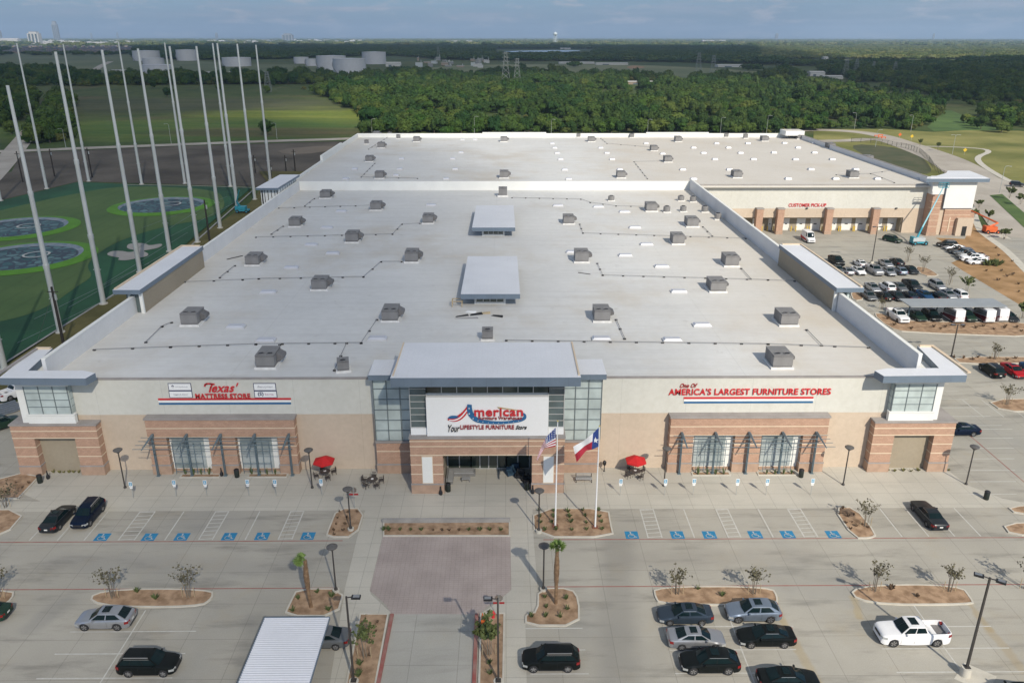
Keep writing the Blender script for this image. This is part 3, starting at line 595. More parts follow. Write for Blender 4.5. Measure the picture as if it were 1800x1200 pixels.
# corner portals and glass towers
def corner(x0, x1, s):
    """s=-1 left corner, +1 right corner"""
    Y0 = 83.0; o0, o1 = (x0+2.7, x1-2.2) if s < 0 else (x0+2.2, x1-2.7)
    ow = 4.7; oc = (x0+x1)/2+(-.1 if s < 0 else .1); o0, o1 = oc-ow/2, oc+ow/2
    YE = 88.6
    mb = MB()
    for a, b_ in ((x0, o0), (o1, x1)):
        mb.box(a, b_, Y0, Y0+1.1, 1.3, 4.85, BRK); mb.box(a-.05, b_+.05, Y0-.06, Y0+1.15, 0, 1.15, BASEB); mb.box(a-.08, b_+.08, Y0-.1, Y0+1.16, 1.15, 1.3, CAPS); bands(mb, a, b_, Y0, (2.45, 3.65), y1=Y0+1.13)
    mb.box(x0, x1, Y0, Y0+1.1, 4.85, 6.5, BRK); bands(mb, x0, x1, Y0, (4.85, 5.75), y1=Y0+1.13)
    mb.box(x0, x1, Y0+1.1, YE, 0, 6.5, BRK); mb.box(x0-.1, x1+.1, Y0-.1, YE+.1, 6.5, 6.68, CAPS)
    b = part('corner_portal', mb)
    mb = MB(); mb.box(o0+.02, o1-.02, Y0+.92, Y0+1.08, .02, 4.8, TAND); part('blank_panel', mb, b)
    g0, g1 = (x0+2.4, x1-2.6) if s < 0 else (x0+1.7, x1-3.0); Yg = Y0+.35
    mb = MB(); ws = 1.0
    mb.box(g0-(1.0 if s < 0 else 0), g1+(0 if s < 0 else .9), Yg+.12, YW-.01, 6.68, 12.1, WHITEW); mb.box(g0-1.0 if s < 0 else RX+.03, LX-.03 if s < 0 else g1+.9, YW-.01, YE-.3, 6.68, 12.1, WHITEW); mb.box(g0-.2, g1+.3, Yg-.12, Yg+.4, 6.68, 7.7, WHITEW); mb.box(g0-.25, g1+.35, Yg-.2, Yg+.4, 7.7, 7.85, WHITEW); mb.box(g0-.1, g1+.2, Yg-.12, Yg+.4, 11.35, 11.6, WHITEW)
    tw = part('corner_tower', mb)
    mb = MB(); mb.box(g0, g1, Yg, Yg+.12, 7.86, 11.34, GLS)
    sx0, sx1 = (g1+.01, g1+.09) if s < 0 else (g0-.09, g0-.01); mb.box(sx0, sx1, Yg+.13, YW-.03, 7.86, 11.34, GLS)
    wd = part('window', mb, tw); mb = MB()
    for k in range(1, 4): z = 7.86+3.48*k/4; mb.box(sx0-.02, sx1+.02, Yg+.14, YW-.04, z-.03, z+.03, MULL)
    for k in range(4): xx = g0+(g1-g0)*k/3; mb.box(xx-.045, xx+.045, Yg-.05, Yg-.003, 7.86, 11.34, MULL)
    for k in range(1, 4): z = 7.86+3.48*k/4; mb.box(g0, g1, Yg-.045, Yg-.004, z-.03, z+.03, MULL)
    part('frame', mb, wd)
    # canopy wrapped round the corner
    a, b_ = (x0+.9, x1+.7) if s < 0 else (x0-.7, x1-.7); f = lambda xx: xx if s < 0 else a+b_-xx
    zt, zb = 13.0, 12.15
    pts = [(f(a), 81.9), (f(b_), 81.7), (f(b_+.35), 83.3), (f(b_-1.4), 84.0), (f(a+2.1), 84.0), (f(a+1.2), 91.0), (f(a-.9), 91.0)]
    mb = MB(); mb.prism(pts, zb, zt, FASC, CANR)
    part('canopy', mb, tw)
    mb = MB(); p = pts[0]; xe0 = f(a-.75); xe1 = f(a-.35); mb.box(min(xe0, xe1), max(xe0, xe1), 82.5, 91.0, zt, zt+.16, CAPS if s < 0 else BAND); mb.box(*sorted((f(a-.6), f(a+1.1))), 90.6, 90.9, zt, zt+.22, BAND); part('canopy_edge', mb, tw)
    # wing parapet behind the tower
    mb = MB(); q0, q1 = (x0+1.5, LX-.02) if s < 0 else (RX+.02, x1-1.5); mb.box(min(q0, q1), max(q0, q1), YE, 92, 0, 12.1, WHITEW); part('side_return', mb, tw)
corner(-57.3, -47.4, -1); corner(43.2, 52.7, 1)
# long raised light shelves half way down the sides
def shelf(x0, x1, y0, y1, inner):
    mb = MB(); xi = x1 if inner < 0 else x0
    w0, w1 = (x1-.5, x1-.1) if inner < 0 else (x0+.1, x0+.5)
    mb.box(w0, w1, y0+.6, y1-.3, ZR-1, 14.7, TAND); xo = (x0+.6, x0+.9) if inner < 0 else (x1-.9, x1-.6)
    mb.box(xo[0]+(1.1 if inner < 0 else -1.1), xo[1]+(1.1 if inner < 0 else -1.1), y0+.6, y1-.3, 6, 14.7, GLS); mb.box(w0-.02, w1+.02, y0+.56, y0+.9, ZR-1, 14.7, WHITEW)
    mb.box(w1 if inner > 0 else w0-2.0, w1+2.0 if inner > 0 else w0, y0+1.0, y0+1.3, 9, 14.7, GLG)
    s_ = part('side_monitor', mb); mb = MB(); mb.prism([(x0, y0), (x1, y0), (x1, y1), (x0, y1)], 14.7, 15.35, FASC, CANR); part('canopy', mb, s_)
    mb = MB(); xe = x0+.1 if inner < 0 else x1-.4; mb.box(xe, xe+.3, y0+.3, y1, 15.35, 15.52, BAND); part('roof_timber', mb, s_); mb = MB(); mb.box(x0+.45, x1-.45, y1-.4, y1-.1, 15.35, 15.55, BAND); part('roof_timber', mb, s_)
shelf(-55.0, -51.2, 107.3, 132.5, -1); shelf(47.0, 50.9, 107.6, 133.0, 1)
mb = MB()
for k in range(8): y = 188+k*2.1; mb.box(-53.6, -53.2, y, y+1.7, ZR-.5, 15.0, WHITEW); mb.box(-53.62, -53.18, y+1.7, y+2.1, ZR-.5, 15.0, MULL)
for k in range(5): mb.box(-57.2+k*.8, -56.6+k*.8, 188, 188.3, 8, 15.0, WHITEW)
mb.box(-57.4, -56.9, 188, 205, 0, 15.0, WHITEW); sm = part('side_monitor', mb); mb = MB(); mb.prism([(-58.2, 187), (-53, 187), (-52.6, 206.5), (-57.6, 206.5)], 15.0, 15.5, FASC, CANR); part('canopy', mb, sm)
# entrance block
EX0, EX1 = -10.6, 6.6; YE0 = 78.6
mb = MB(); P0, P1 = -7.0, 3.0
for a, b_ in ((EX0, P0), (P1, EX1)):
    mb.box(a, b_, YE0, YE0+1.4, 1.3, 4.85, BRK); mb.box(a-.05, b_+.05, YE0-.06, YE0+1.45, 0, 1.15, BASEB); mb.box(a-.08, b_+.08, YE0-.1, YE0+1.46, 1.15, 1.3, CAPS); bands(mb, a, b_, YE0, (2.45, 3.65), y1=YE0+1.43)
    c = (a+b_)/2+.05; mb.box(c-.62, c+.62, YE0-.05, YE0, 1.3, 4.8, BAND); mb.box(c-.56, c+.56, YE0-.07, YE0-.03, 1.4, 4.7, WHITEW)
    mb.box(a if a == EX0 else b_-.4, a+.4 if a == EX0 else b_, YE0+1.4, 84.2, 0, 4.85, BRK)
mb.box(P0-.3, P0, YE0+1.4, 84.18, 0, 4.85, TAND); mb.box(P1, P1+.3, YE0+1.4, 84.18, 0, 4.85, TAND)
mb.box(EX0, EX1, YE0, 84.18, 4.85, 6.95, BRK); bands(mb, EX0, EX1, YE0, (4.85, 5.95, 6.6), y1=84); mb.box(EX0-.1, EX1+.1, YE0-.1, 84.1, 6.95, 7.1, CAPS)
EN = part('entrance_portal', mb)
mb = MB(); mb.box(P0, P1, 84.13, 84.19, 0, 4.85, DARK); ed = part('entrance_doors', mb, EN)
mb = MB(); x = P0
for i, (a, b_, h) in enumerate(((P0+.1, P0+2.9, 4.7), (P0+2.9, P1-2.9, 4.7), (P1-2.9, P1-.1, 4.7))):
    mb = MB(); mb.box(a+.05, b_-.05, 84.07, 84.12, .1, h, GLD); dd = part('door_glass', mb, ed); mb = MB(); n = 2 if i != 1 else 4
    for k in range(n+1): xx = a+(b_-a)*k/n; mb.box(xx-.06, xx+.06, 83.96, 84.06, 0, h, MULW)
    for z in (.05, 2.5, h-.06): mb.box(a, b_, 83.97, 84.055, z, z+.09, MULW)
    part('frame', mb, dd)
# glazing above the portal
def curtain(x0, x1, y, z0, z1, nx, nz, gm, mm, par, t=.045, name='window'):
    mb = MB(); mb.box(x0, x1, y, y+.1, z0, z1, gm); w_ = part(name, mb, par); mb = MB()
    for k in range(nx+1): xx = x0+(x1-x0)*k/nx; mb.box(xx-t, xx+t, y-.09, y-.003, z0, z1, mm)
    for k in range(nz+1): z = z0+(z1-z0)*k/nz; mb.box(x0, x1, y-.08, y-.004, z-t*.8, z+t*.8, mm)
    part('frame', mb, w_); return w_
YG = 79.6
mb = MB(); mb.box(-10.5, 6.5, YG+.12, 87.2, 7.1, 14.3, WHITEW); mb.box(-10.5, -8.7, YG-.3, YG+.1, 7.1, 7.9, SIGNW); mb.box(4.8, 6.5, YG-.3, YG+.1, 7.1, 7.9, SIGNW)
mb.box(-15.0, -10.5, 83.35, 87, 4.5, 12.6, WHITEW); mb.box(6.5, 11.0, 83.35, 87, 4.5, 12.6, WHITEW); EB = part('entrance_tower', mb)
curtain(-10.5, -8.66, YG, 7.9, 13.4, 1, 7, GLG, MULW, EB); curtain(4.76, 6.5, YG, 7.9, 13.4, 1, 7, GLG, MULW, EB)
curtain(-8.66, 4.76, YG, 12.05, 13.9, 8, 2, GLD, MULW, EB)
for (a, b_) in ((-15.1, -10.56), (6.56, 11.1)):
    curtain(a, b_, 83.2, 4.35, 12.3, 3, 6, GLS, MULL, EB)
    mb = MB(); mb.box(a-.05, b_, 83.1, YW-.003, 1.3, 4.1, BRK); mb.box(a-.1, b_, 83.04, YW-.003, 0, 1.15, BASEB); mb.box(a-.12, b_, 83.0, YW-.003, 1.15, 1.3, CAPS); bands(mb, a, b_, 83.1, (2.9,)); mb.box(a-.12, b_, 82.95, YW-.003, 4.1, 4.35, CAPS); part('wing_base', mb, EB)
    mb = MB(); aa, bb = (a-.3, b_-1.0) if a < 0 else (a+.6, b_+.35); mb.prism([(aa, 82.4), (bb, 82.4), (bb, 87), (aa, 87)], 12.35, 13.0, FASC, CANR); part('wing_canopy', mb, EB)
mb = MB(); mb.prism([(-12.1, 77.0), (8.0, 77.0), (7.85, 87.3), (-11.75, 87.3)], 13.95, 15.0, FASC, CANR); part('canopy', mb, EB)
mb = MB(); mb.box(7.75, 7.93, 77.5, 87.3, 15.0, 15.12, BAND); part('roof_timber', mb, EB); mb = MB(); mb.box(-11.95, -11.8, 77.5, 87.3, 15.0, 15.08, BAND); part('roof_timber', mb, EB)
# main sign
SX0, SX1, SZ0, SZ1, SY = -8.66, 4.76, 7.12, 11.85, 78.95
mb = MB(); mb.box(SX0, SX1, SY, YG-.1, SZ0, SZ1, SIGNW); SG = part('sign_panel', mb)
SU = lambda cx, cy: (SX0+(cx-312)/963*(SX1-SX0), SZ1-(cy-225)/295*(SZ1-SZ0))
def ribbon(pts, m, y, parent, name, wf=1.0):
    """pts: crop x, y, width"""
    P_ = []
    for i in range(len(pts)-1):
        for k in range(4):
            t = k/4; a, b_ = pts[i], pts[i+1]; P_.append([a[j]*(1-t)+b_[j]*t for j in range(3)])
    P_.append(list(pts[-1]))
    for _ in range(3): P_ = [P_[0]]+[[(P_[i-1][j]+2*P_[i][j]+P_[i+1][j])/4 for j in range(3)] for i in range(1, len(P_)-1)]+[P_[-1]]
    L, R = [], []
    for i, p in enumerate(P_):
        a, b_ = P_[max(0, i-1)], P_[min(len(P_)-1, i+1)]; d = Vector((b_[0]-a[0], b_[1]-a[1])).normalized(); n = Vector((-d.y, d.x))
        L.append(SU(p[0]+n.x*p[2]*wf/2, p[1]+n.y*p[2]*wf/2)); R.append(SU(p[0]-n.x*p[2]*wf/2, p[1]-n.y*p[2]*wf/2))
    mb = MB(); n = len(L); vs = [(x, y, z) for x, z in L+R]+[(x, y+.08, z) for x, z in L+R]
    fs = [(i, i+1, i+1+n, i+n) for i in range(n-1)]+[(i+2*n, i+1+2*n, i+1, i) for i in range(n-1)]+[(i+n, i+1+n, i+1+3*n, i+3*n) for i in range(n-1)]
    mb.add(vs, fs, m); return part(name, mb, parent)
lg = MB(); lg.box(-3, -2.9, SY-.02, SY-.004, 8.9, 9.0, BLUE); LG = part('logo', lg, SG)
tail = [(640,292,14),(628,322,30),(604,352,38),(570,378,40),(530,392,34),(480,388,12)]
ribbon(tail, RED, SY-.12, LG, 'ribbon'); ribbon([(632,318,8),(602,356,10),(568,384,10),(528,397,9),(490,393,5)], SIGNW, SY-.13, LG, 'ribbon_stripe')
ribbon([(482,380,6),(505,372,22),(540,372,22),(565,368,5)], BLUE, SY-.135, LG, 'ribbon_fold')
blue = [(655,276,34),(651,310,42),(662,352,42),(700,392,34),(760,408,26),(840,415,20),(920,416,18),(1000,408,18),(1060,396,22),(1092,378,24),(1090,356,16),(1066,340,5)]
ribbon(blue, BLUE, SY-.14, LG, 'ribbon')
stm = MB()
for (cx, cy, r) in ((650,305,8),(650,345,8),(680,382,7),(718,400,6),(757,408,5),(800,414,4),(840,416,4),(880,417,4),(920,417,4),(960,413,4),(1000,409,4),(1040,402,4)):
    c = SU(cx, cy); rr = r/963*(SX1-SX0); n_ = 10
    stm = MB(); stm.add([(c[0]+(rr if k % 2 == 0 else rr*.42)*math.sin(math.pi*2*k/n_), SY-.15, c[1]+(rr if k % 2 == 0 else rr*.42)*math.cos(math.pi*2*k/n_)) for k in range(n_)], [tuple(range(n_))[::-1]], SIGNW); part('star', stm, LG)
def stext(b, cx0, cx1, cy0, cy1, m, bold, shear=0.0):
    a = SU(cx0, cy1); c = SU(cx1, cy0); return text(b, a[0], c[0], a[1], c[1], SY-.03, m, SG, bold, shear, .14)
stext('merican', 690, 1074, 303, 366, RED, .02, .0); stext('Furniture Warehouse', 722, 1066, 368, 392, REDD, .0); stext('LIFESTYLE FURNITURE', 578, 1004, 434, 465, REDD, .005)
stext('Your', 482, 572, 432, 484, BLACK, .0, .35); stext('Store', 1016, 1104, 437, 466, BLACK, .0, .45)
mb = MB(); a = SU(870, 295); b_ = SU(880, 303); c = SU(1050, 322); mb.add([(a[0], SY-.1, a[1]), (c[0], SY-.1, c[1]), (c[0], SY-.1, c[1]-.06), (b_[0], SY-.1, b_[1]-.05)], [(0,1,2,3)], mat('sign_gold', (.45,.35,.15), .5)); part('gold_line', mb, SG)
# wall signs
def at(x, y): p = W(x, y, YW); return p.x, p.z
def stripe(x0, x1, y0, y1, m, par, d=.06, n='stripe'):
    a = at(x0, y1); b_ = at(x1, y0); mb = MB(); mb.box(a[0], b_[0], YW-d, YW-.004, a[1], b_[1], m); return part(n, mb, par)
LS = stripe(278.5, 511.5, 699.0, 702.8, RED, None, n='sign'); stripe(279, 511.5, 703, 706.8, SIGNW, LS); stripe(280, 511.5, 707.0, 710.6, BLUE, LS)
a = at(345, 699.6); b_ = at(440, 690.6); text('MATTRESS STORE', a[0], b_[0], at(345, 699.2)[1], b_[1], YW-.09, RED, LS, .012, .0, .12)
a = at(370, 688.5); b_ = at(422, 672.5); text("exas'", at(373, 688)[0], at(420, 676)[0], a[1], b_[1], YW-.02, RED, LS, .015, .45, .12)
mb = MB()
def stroke(pts, wd, y=YW-.12):
    for (p, q) in zip(pts[:-1], pts[1:]):
        p = Vector(at(*p)); q = Vector(at(*q)); d = (q-p).normalized(); n = Vector((-d.y, d.x))*wd/2; p -= d*wd*.25; q += d*wd*.25
        mb.add([(p.x+n.x, y, p.y+n.y), (q.x+n.x, y, q.y+n.y), (q.x-n.x, y, q.y-n.y), (p.x-n.x, y, p.y-n.y)], [(0,1,2,3)], RED)
stroke([(360.5, 678), (361, 675), (364, 673.5), (370, 673.5), (377, 674.5)], .2); stroke([(373.5, 674.5), (371, 680), (369, 688)], .2); part('lettering', mb, LS)
def panel(x0, x1, y0, y1, par):
    a = at(x0, y1); b_ = at(x1, y0); mb = MB(); mb.box(a[0], b_[0], YW-.05, YW-.004, a[1], b_[1], NAVY); o = part('brand_panel', mb, par); mb = MB(); mb.box(a[0]+.07, b_[0]-.07, YW-.06, YW-.045, a[1]+.07, b_[1]-.07, SIGNW); part('face', mb, o); return o
GREYT = mat('sign_grey', (.42,.42,.45), .6); PINK = mat('sign_pink', (.42,.25,.32), .6)
p1 = panel(297, 335.5, 673, 686, LS); p2 = panel(298.5, 337.5, 686.3, 698.6, LS); p3 = panel(446.5, 484.5, 673, 686, LS); p4 = panel(448, 486.5, 686.3, 698.6, LS)
def ptext(s, x0, x1, y0, y1, m, par, bold=0, sh=0.0): a = at(x0, y1); b_ = at(x1, y0); text(s, a[0], b_[0], a[1], b_[1], YW-.062, m, par, bold, sh, .02)
ptext('Beautyrest', 453, 479.5, 677, 682, GREYT, p3, .01, .3); ptext('(S)', 454, 463, 688.3, 696.2, NAVY, p4, .03); ptext('Serta', 466, 481, 690.5, 694, PINK, p4)
ptext('*', 302, 306, 676, 681.5, NAVY, p1, .05); ptext('STEARNS', 309, 330, 678, 680.5, GREYT, p1); ptext('TEMPUR-PEDIC', 305, 331, 691.8, 694.6, GREYT, p2, .01)
RS = stripe(1201.5, 1430, 696.8, 700.6, RED, None, n='sign'); stripe(1202, 1430, 700.8, 704.6, SIGNW, RS); stripe(1202, 1429, 704.8, 708.4, BLUE, RS)
a = at(1175, 694); b_ = at(1461, 682); text("AMERICA'S LARGEST FURNITURE STORES", a[0], b_[0], at(1175, 693.5)[1], at(1175, 682.4)[1], YW-.02, RED, RS, .012, .0, .13)
a = at(1195, 680.5); b_ = at(1226, 673.3); text('One Of', a[0], b_[0], a[1], b_[1], YW-.02, REDD, RS, .01, .4, .12)

# ------------------------------------------------------------------ roof monitors, skylights, pipes
for (x0, x1, y0, y1, z) in ((-6.4, 2.2, 110.3, 131.7, 13.7), (-6.4, 2.05, 153.4, 175.4, 13.7)):
    mb = MB(); mb.box(x0+1.9, x1-2.1, y0+1.5, y1-.6, ZR, z-.7, WHITEW); mn = part('roof_monitor', mb, None)
    curtain(x0+2.3, x1-2.5, y0+1.4, ZR+.35, z-.7, 4, 1, GLD, MULW, mn, .06) if 0 else None
    mb = MB(); mb.box(x0+2.2, x1-2.4, y0+1.38, y0+1.46, ZR+.35, z-.72, GLD); part('window', mb, mn); mb = MB()
    for k in range(5): xx = x0+2.2+(x1-x0-4.6)*k/4; mb.box(xx-.05, xx+.05, y0+1.3, y0+1.37, ZR+.3, z-.72, MULW)
    part('frame', mb, mn); mb = MB(); mb.prism([(x0, y0), (x1, y0), (x1-.1, y1), (x0+.1, y1)], z-.75, z, FASC, CANR); part('canopy', mb, mn)
SKY = mat('skylight_dome', (.50, .51, .54), .3, .05, .5, spec=.6); SKK = mat('skylight_kerb', (.52, .52, .52), .6, .04, .5)
def skylight(x, y, z, w_, d, h, par):
    mb = MB(); mb.cbox((0, 0, 0), (w_, d, h*.45), SKK); mb.cbox((0, 0, h*.45), (w_*.95, d*.92, h*.5), SKY, top=.82)
    o = bpy.data.objects.new('skylight', mb.mesh('skylight')); COL.objects.link(o); o.parent = par; o.location = (x-B.location.x, y-B.location.y, z); return o
proto = None
def placed(lst, z, par, dims):
    global proto; pr = None
    for (a, b_) in lst:
        p = G(a, b_+1.5, z)
        if pr is None: pr = skylight(p.x, p.y, z, *dims, par)
        else: c = pr.copy(); COL.objects.link(c); c.location = (p.x-B.location.x, p.y-B.location.y, z)
SK1 = [(758,360),(599.6,371),(574.7,399.7),(547,429.8),(585,444.8),(512,470),(472,513),(467.6,597.7),(663.8,594.8),(415,574),(981,361),(1052,363),(1098,372),(1116,399.7),(1136.5,429),(1007,442.6),(1099,448.5),(1163,468),(1193,512),(1233.7,571),(1057,595),(1181.6,597)]
placed(SK1, ZR, RF, (2.5, 1.3, .42))
c6 = lambda l: [(450+x/2.727, 220+y/2.727) for x, y in l]; c7 = lambda l: [(900+x/2.727, 220+y/2.727) for x, y in l]; c4 = lambda l: [(1350+x/4, y/4) for x, y in l]; c8 = lambda l: [(1350+x/3, 280+y/3) for x, y in l]
SK2 = c7([(193,87),(205,108),(217,133),(233,163),(253,213),(272,258),(425,108),(455,133),(480,163),(517,213),(643,87),(722,137),(870,108),(918,133),(972,163),(818,213),(870,258),(980,87),(1037,108),(1095,133),(1157,163),(1042,213),(1130,87)])+c6([(698,160),(943,160),(473,210),(690,210),(955,210),(430,257),(672,240),(912,257),(983,130),(1050,68),(990,68)])+c4([(115,1005),(210,1038),(325,1005),(325,1073),(560,1073),(192,1120),(450,1120),(300,1190),(615,1190),(880,1187),(40,1073)])+c8([(105,103),(355,103),(575,103),(800,103)])
placed(SK2, ZB, RB, (1.7, 1.5, .55))
PIPE = mat('gas_pipe', (.22, .22, .22), .6); FOOT = mat('pipe_foot', (.05, .05, .05), .8)
def pipe(pts, z, par, foot=3.3):
    p = [G(a, b_, z) for a, b_ in pts]; mb = MB(); mb.tube([(q.x, q.y, z+.2) for q in p], .045, PIPE, 5)
    for a, b_ in zip(p[:-1], p[1:]):
        L = (b_-a).length; n = max(1, int(L/foot))
        for k in range(n+1): q = a.lerp(b_, k/n); mb.cbox((q.x, q.y, z), (.34, .26, .17), FOOT)
    part('gas_pipe', mb, par)
for pl in ([(166,616),(300,611),(450,606),(635,604),(662.7,563)], [(609.5,604),(588,652)], [(490,612),(492,607)], [(256.7,602.7),(285,575),(301.7,568)], [(325,496.7),(426.7,492.7),(455,491),(639,487.7),(670,461),(706,461)], [(450,418),(690,412.5),(706.7,395),(738,393.5)], [(490,366.7),(651.7,362)], [(536,363),(552.7,350)], [(477.5,412.5),(497.7,398.6)], [(386.7,489),(413,468)],
           [(890,599.5),(1350,605.8),(1526.7,612)], [(1083,563),(1098,596.6)], [(1050,464),(1059.5,484.7),(1350,493),(1396.7,495)], [(1019,395),(1024.7,410.7),(1310.7,420)], [(1235.5,399.7),(1252,416)], [(1303,473),(1319,491)], [(1418,581),(1444,608)], [(900,348.4),(1021,351),(1037.5,356.8),(1083,363),(1135,364)]): pipe(pl, ZR, RF)
for pl in ([(1166,284),(1114.5,285),(1138,315)], [(1056,244),(1067,253),(1142,259.6)], [(659,288),(635,312),(734,314.6)], [(648,263),(684.7,240)], [(1470,308),(1530,306),(1570,300)], [(1400,320),(1412,328)] if 0 else [(1530,306),(1572,322)]): pipe(pl, ZB, RB, 5)

# ------------------------------------------------------------------ machines on the roof
HV = mat('hvac_grey', (.155, .15, .148), .6, .12, .7, joints=[(.35, .03, 0, 0)], jcol=.75, rnd=.16); HV2 = mat('hvac_top', (.20, .195, .19), .6, .1, .7); CURB = mat('roof_curb', (.66, .65, .62), .7)
FANK = mat('fan_black', (.02, .02, .022), .6)
def rtu(loc, big=True):
    t = thing('rooftop_air_unit', loc, 'x', 'air conditioner', 'air conditioning units on the white roof')
    L, D, H_ = (2.6, 3.6, 1.55) if big else (1.5, 1.5, 1.2)
    mb = MB(); mb.cbox((0, 0, 0), (L+.5, D+.3, .28), CURB); mb.build('roof_curb', t, org=(0, 0, 0))
    mb = MB(); mb.box(-L/2, L/2, -D/2, D/2, .28, .28+H_, HV); mb.box(-L/2-.04, L/2+.04, -D/2-.04, D/2+.04, .28+H_, .34+H_, HV2)
    mb.box(-L/2-.03, L/2+.03, -D/2-.02, -D/2+.9, .5, .28+H_*.9, HV2)
    mb.build('cabinet', t, org=(0, 0, 0))
    for k in ((-1, 1) if big else (0,)):
        mb = MB(); mb.lathe((k*L*.24, -D*.3, .34+H_), [(.46, 0), (.46, .10), (.40, .10), (.38, .02)], HV2, 14); mb.lathe((k*L*.24, -D*.3, .35+H_), [(.37, .0), (.36, .05), (.1, .06)], FANK, 12); mb.build('fan', t, org=(0, 0, 0))
    if big:
        mb = MB(); mb.add([(L/2, -.2, .5), (L/2, D/2-.2, .5), (L/2, D/2-.2, 1.6), (L/2, -.2, 1.6), (L/2+.85, -.2, .75), (L/2+.85, D/2-.2, .75), (L/2+.85, D/2-.2, 1.15), (L/2+.85, -.2, 1.15)], [(0,1,2,3),(4,7,6,5),(0,4,5,1),(3,2,6,7),(0,3,7,4),(1,5,6,2)], HV); mb.build('intake_hood', t, org=(0, 0, 0))
    return t
A0 = rtu((0, 0, -500)); A1 = rtu((0, 0, -500), False); used = set(); units = []
def place(pr, p, rz=0, sc_=1.0):
    if pr in used: o = copy_tree(pr)
    else: used.add(pr); o = pr; TREE[pr] = kids(pr)
    o.location = p; o.rotation_euler.z = rz; o.scale = (sc_*rnd.uniform(.82, .92), sc_*rnd.uniform(.82, .95), sc_*rnd.uniform(.88, 1.02)); return o
front = []; rear = []
for (x, y) in [(332,575),(466,650),(685,567),(560,512),(443,468),(723,463),(618,428),(752,394),(517,400),(660,371),(571,350),(1059,568),(1388,575),(1376,650),(1263,515),(1287,470),(1023,463),(1193,431),(1000,395),(1218,400),(1146,373)]:
    p = G(x, y, ZR); front.append(place(A0, (p.x, p.y+1.8, ZR), 0 if x < 1100 or x in (1388,) else (0 if x not in (1263, 1193, 1146, 1287) else 0)))
for (x, y) in [(602,655),(857,599),(884,346)]: p = G(x, y, ZR); front.append(place(A1, (p.x, p.y+.7, ZR), .2 if y > 600 else 0, 1.0 if y > 400 else 1.5))
for (x, y) in [(661,241),(669,261),(648.2,285),(666,315),(731.6,250),(885.6,250),(886,314),(1040,250),(1193,250),(1150.5,266),(1175,286),(1092.5,314),(1297,313.6),(1345.5,249),(1502,314),(1462,262),(1529,284)]:
    p = G(x, y, ZB); rear.append(place(A0, (p.x, p.y+1.8, ZB)))
for (x, y) in [(685,240),(700,244.5),(644,254),(1017,242),(1111,242.5),(1277,242),(1311,244),(1390,242),(1405,245)]: p = G(x, y, ZB); rear.append(place(A1, (p.x, p.y+.7, ZB), 0, 1.1))
rowlabels(front, lambda o: 'grey twin-fan rooftop air unit' if len(TREE.get(o, kids(o))) > 3 else 'small grey single-fan rooftop air unit', 'on the front roof', 4.0)
rowlabels(rear, lambda o: 'grey twin-fan rooftop air unit' if len(kids(o)) > 3 else 'small grey single-fan rooftop air unit', 'on the rear roof', 4.0)
def cond(loc):
    t = thing('condenser_unit', loc, 'x', 'condenser', 'round condensers at the back of the front roof')
    mb = MB(); mb.cbox((0, 0, 0), (1.9, 1.9, .2), CURB); mb.build('roof_curb', t, org=(0, 0, 0))
    mb = MB(); mb.lathe((0, 0, .2), [(.75, 0), (.85, .15), (.85, 1.0), (.7, 1.15)], HV2, 12); mb.build('drum', t, org=(0, 0, 0))
    mb = MB(); mb.lathe((0, 0, 1.35), [(.5, 0), (.45, .12), (.1, .14)], FANK, 10); mb.build('fan', t, org=(0, 0, 0)); return t
C0 = cond((0, 0, -500)); cs = []
for (x, y) in [(1075,354),(1198,354),(1219,356),(1173,374),(1202,373),(1240,374),(1263,387)]: p = G(x, y, ZR); cs.append(place(C0, (p.x, p.y+.8, ZR)))
rowlabels(cs, 'round grey roof condenser', 'on the front roof', 5)
# things left lying on the roof
wood = mat('raw_timber', (.42, .33, .20), .8, .15, 2); t = thing('timber_frame', (*G(804, 537, ZR)[:2], ZR), 'open tan timber crate frame on the roof beside the nearer roof monitor', 'timber frame')
for i in range(4):
    a = R_(45+90*i); mb = MB(); mb.cbox((1.0*math.cos(a), .9*math.sin(a), 0), (.12, .12, .9), wood); mb.build('post', t, org=(0, 0, 0))
mb = MB(); mb.box(-.8, .8, -.72, -.60, .8, .92, wood); mb.box(-.8, .8, .58, .70, .8, .92, wood); mb.box(-.78, -.66, -.6, .58, .8, .92, wood); mb.box(.66, .78, -.6, .58, .8, .92, wood); mb.build('top_rail', t, org=(0, 0, 0))
for (x, y, l, wd, rz, m_, lab) in ((812,556,2.0,.25,.3,BLACK,'thin black strip of debris lying left in the roof scrap heap'), (837,553,1.9,.6,.25,BLACK,'black bent sheet in the middle of the roof scrap heap'), (828,549,1.7,.5,-.5,SIGNW,'white crumpled sheet at the back of the roof scrap heap'), (853,551,1.5,.6,-.1,wood,'tan board in the roof scrap heap'), (874,556,1.8,.45,-.5,BLACK,'black triangular sheet at the right of the roof scrap heap'), (820,560,3.4,.08,0,PIPE,'long thin rod in front of the roof scrap heap')):
    p = G(x, y, ZR); mb = MB(); mb.add([(-l/2,-wd/2,.02),(l/2,-wd*.3,.05),(l/2*.9,wd/2,.25),(-l/2*.8,wd*.4,.1),(-l/2,-wd/2,.0),(l/2,-wd*.3,.0),(l/2*.9,wd/2,.0),(-l/2*.8,wd*.4,.0)], [(0,1,2,3),(4,7,6,5),(0,4,5,1),(1,5,6,2),(2,6,7,3),(3,7,4,0)], m_)
    solo('roof_scrap', mb, (p.x, p.y, ZR), lab, 'scrap', 'scrap lying on the roof', rz=rz)
p = G(413, 453, ZR); mb = MB(); mb.box(-1.6, 1.6, -.12, .12, 0, .1, FOOT); solo('roof_scrap', mb, (p.x, p.y, ZR), 'dark strip lying near the left parapet of the front roof', 'scrap', rz=.9)
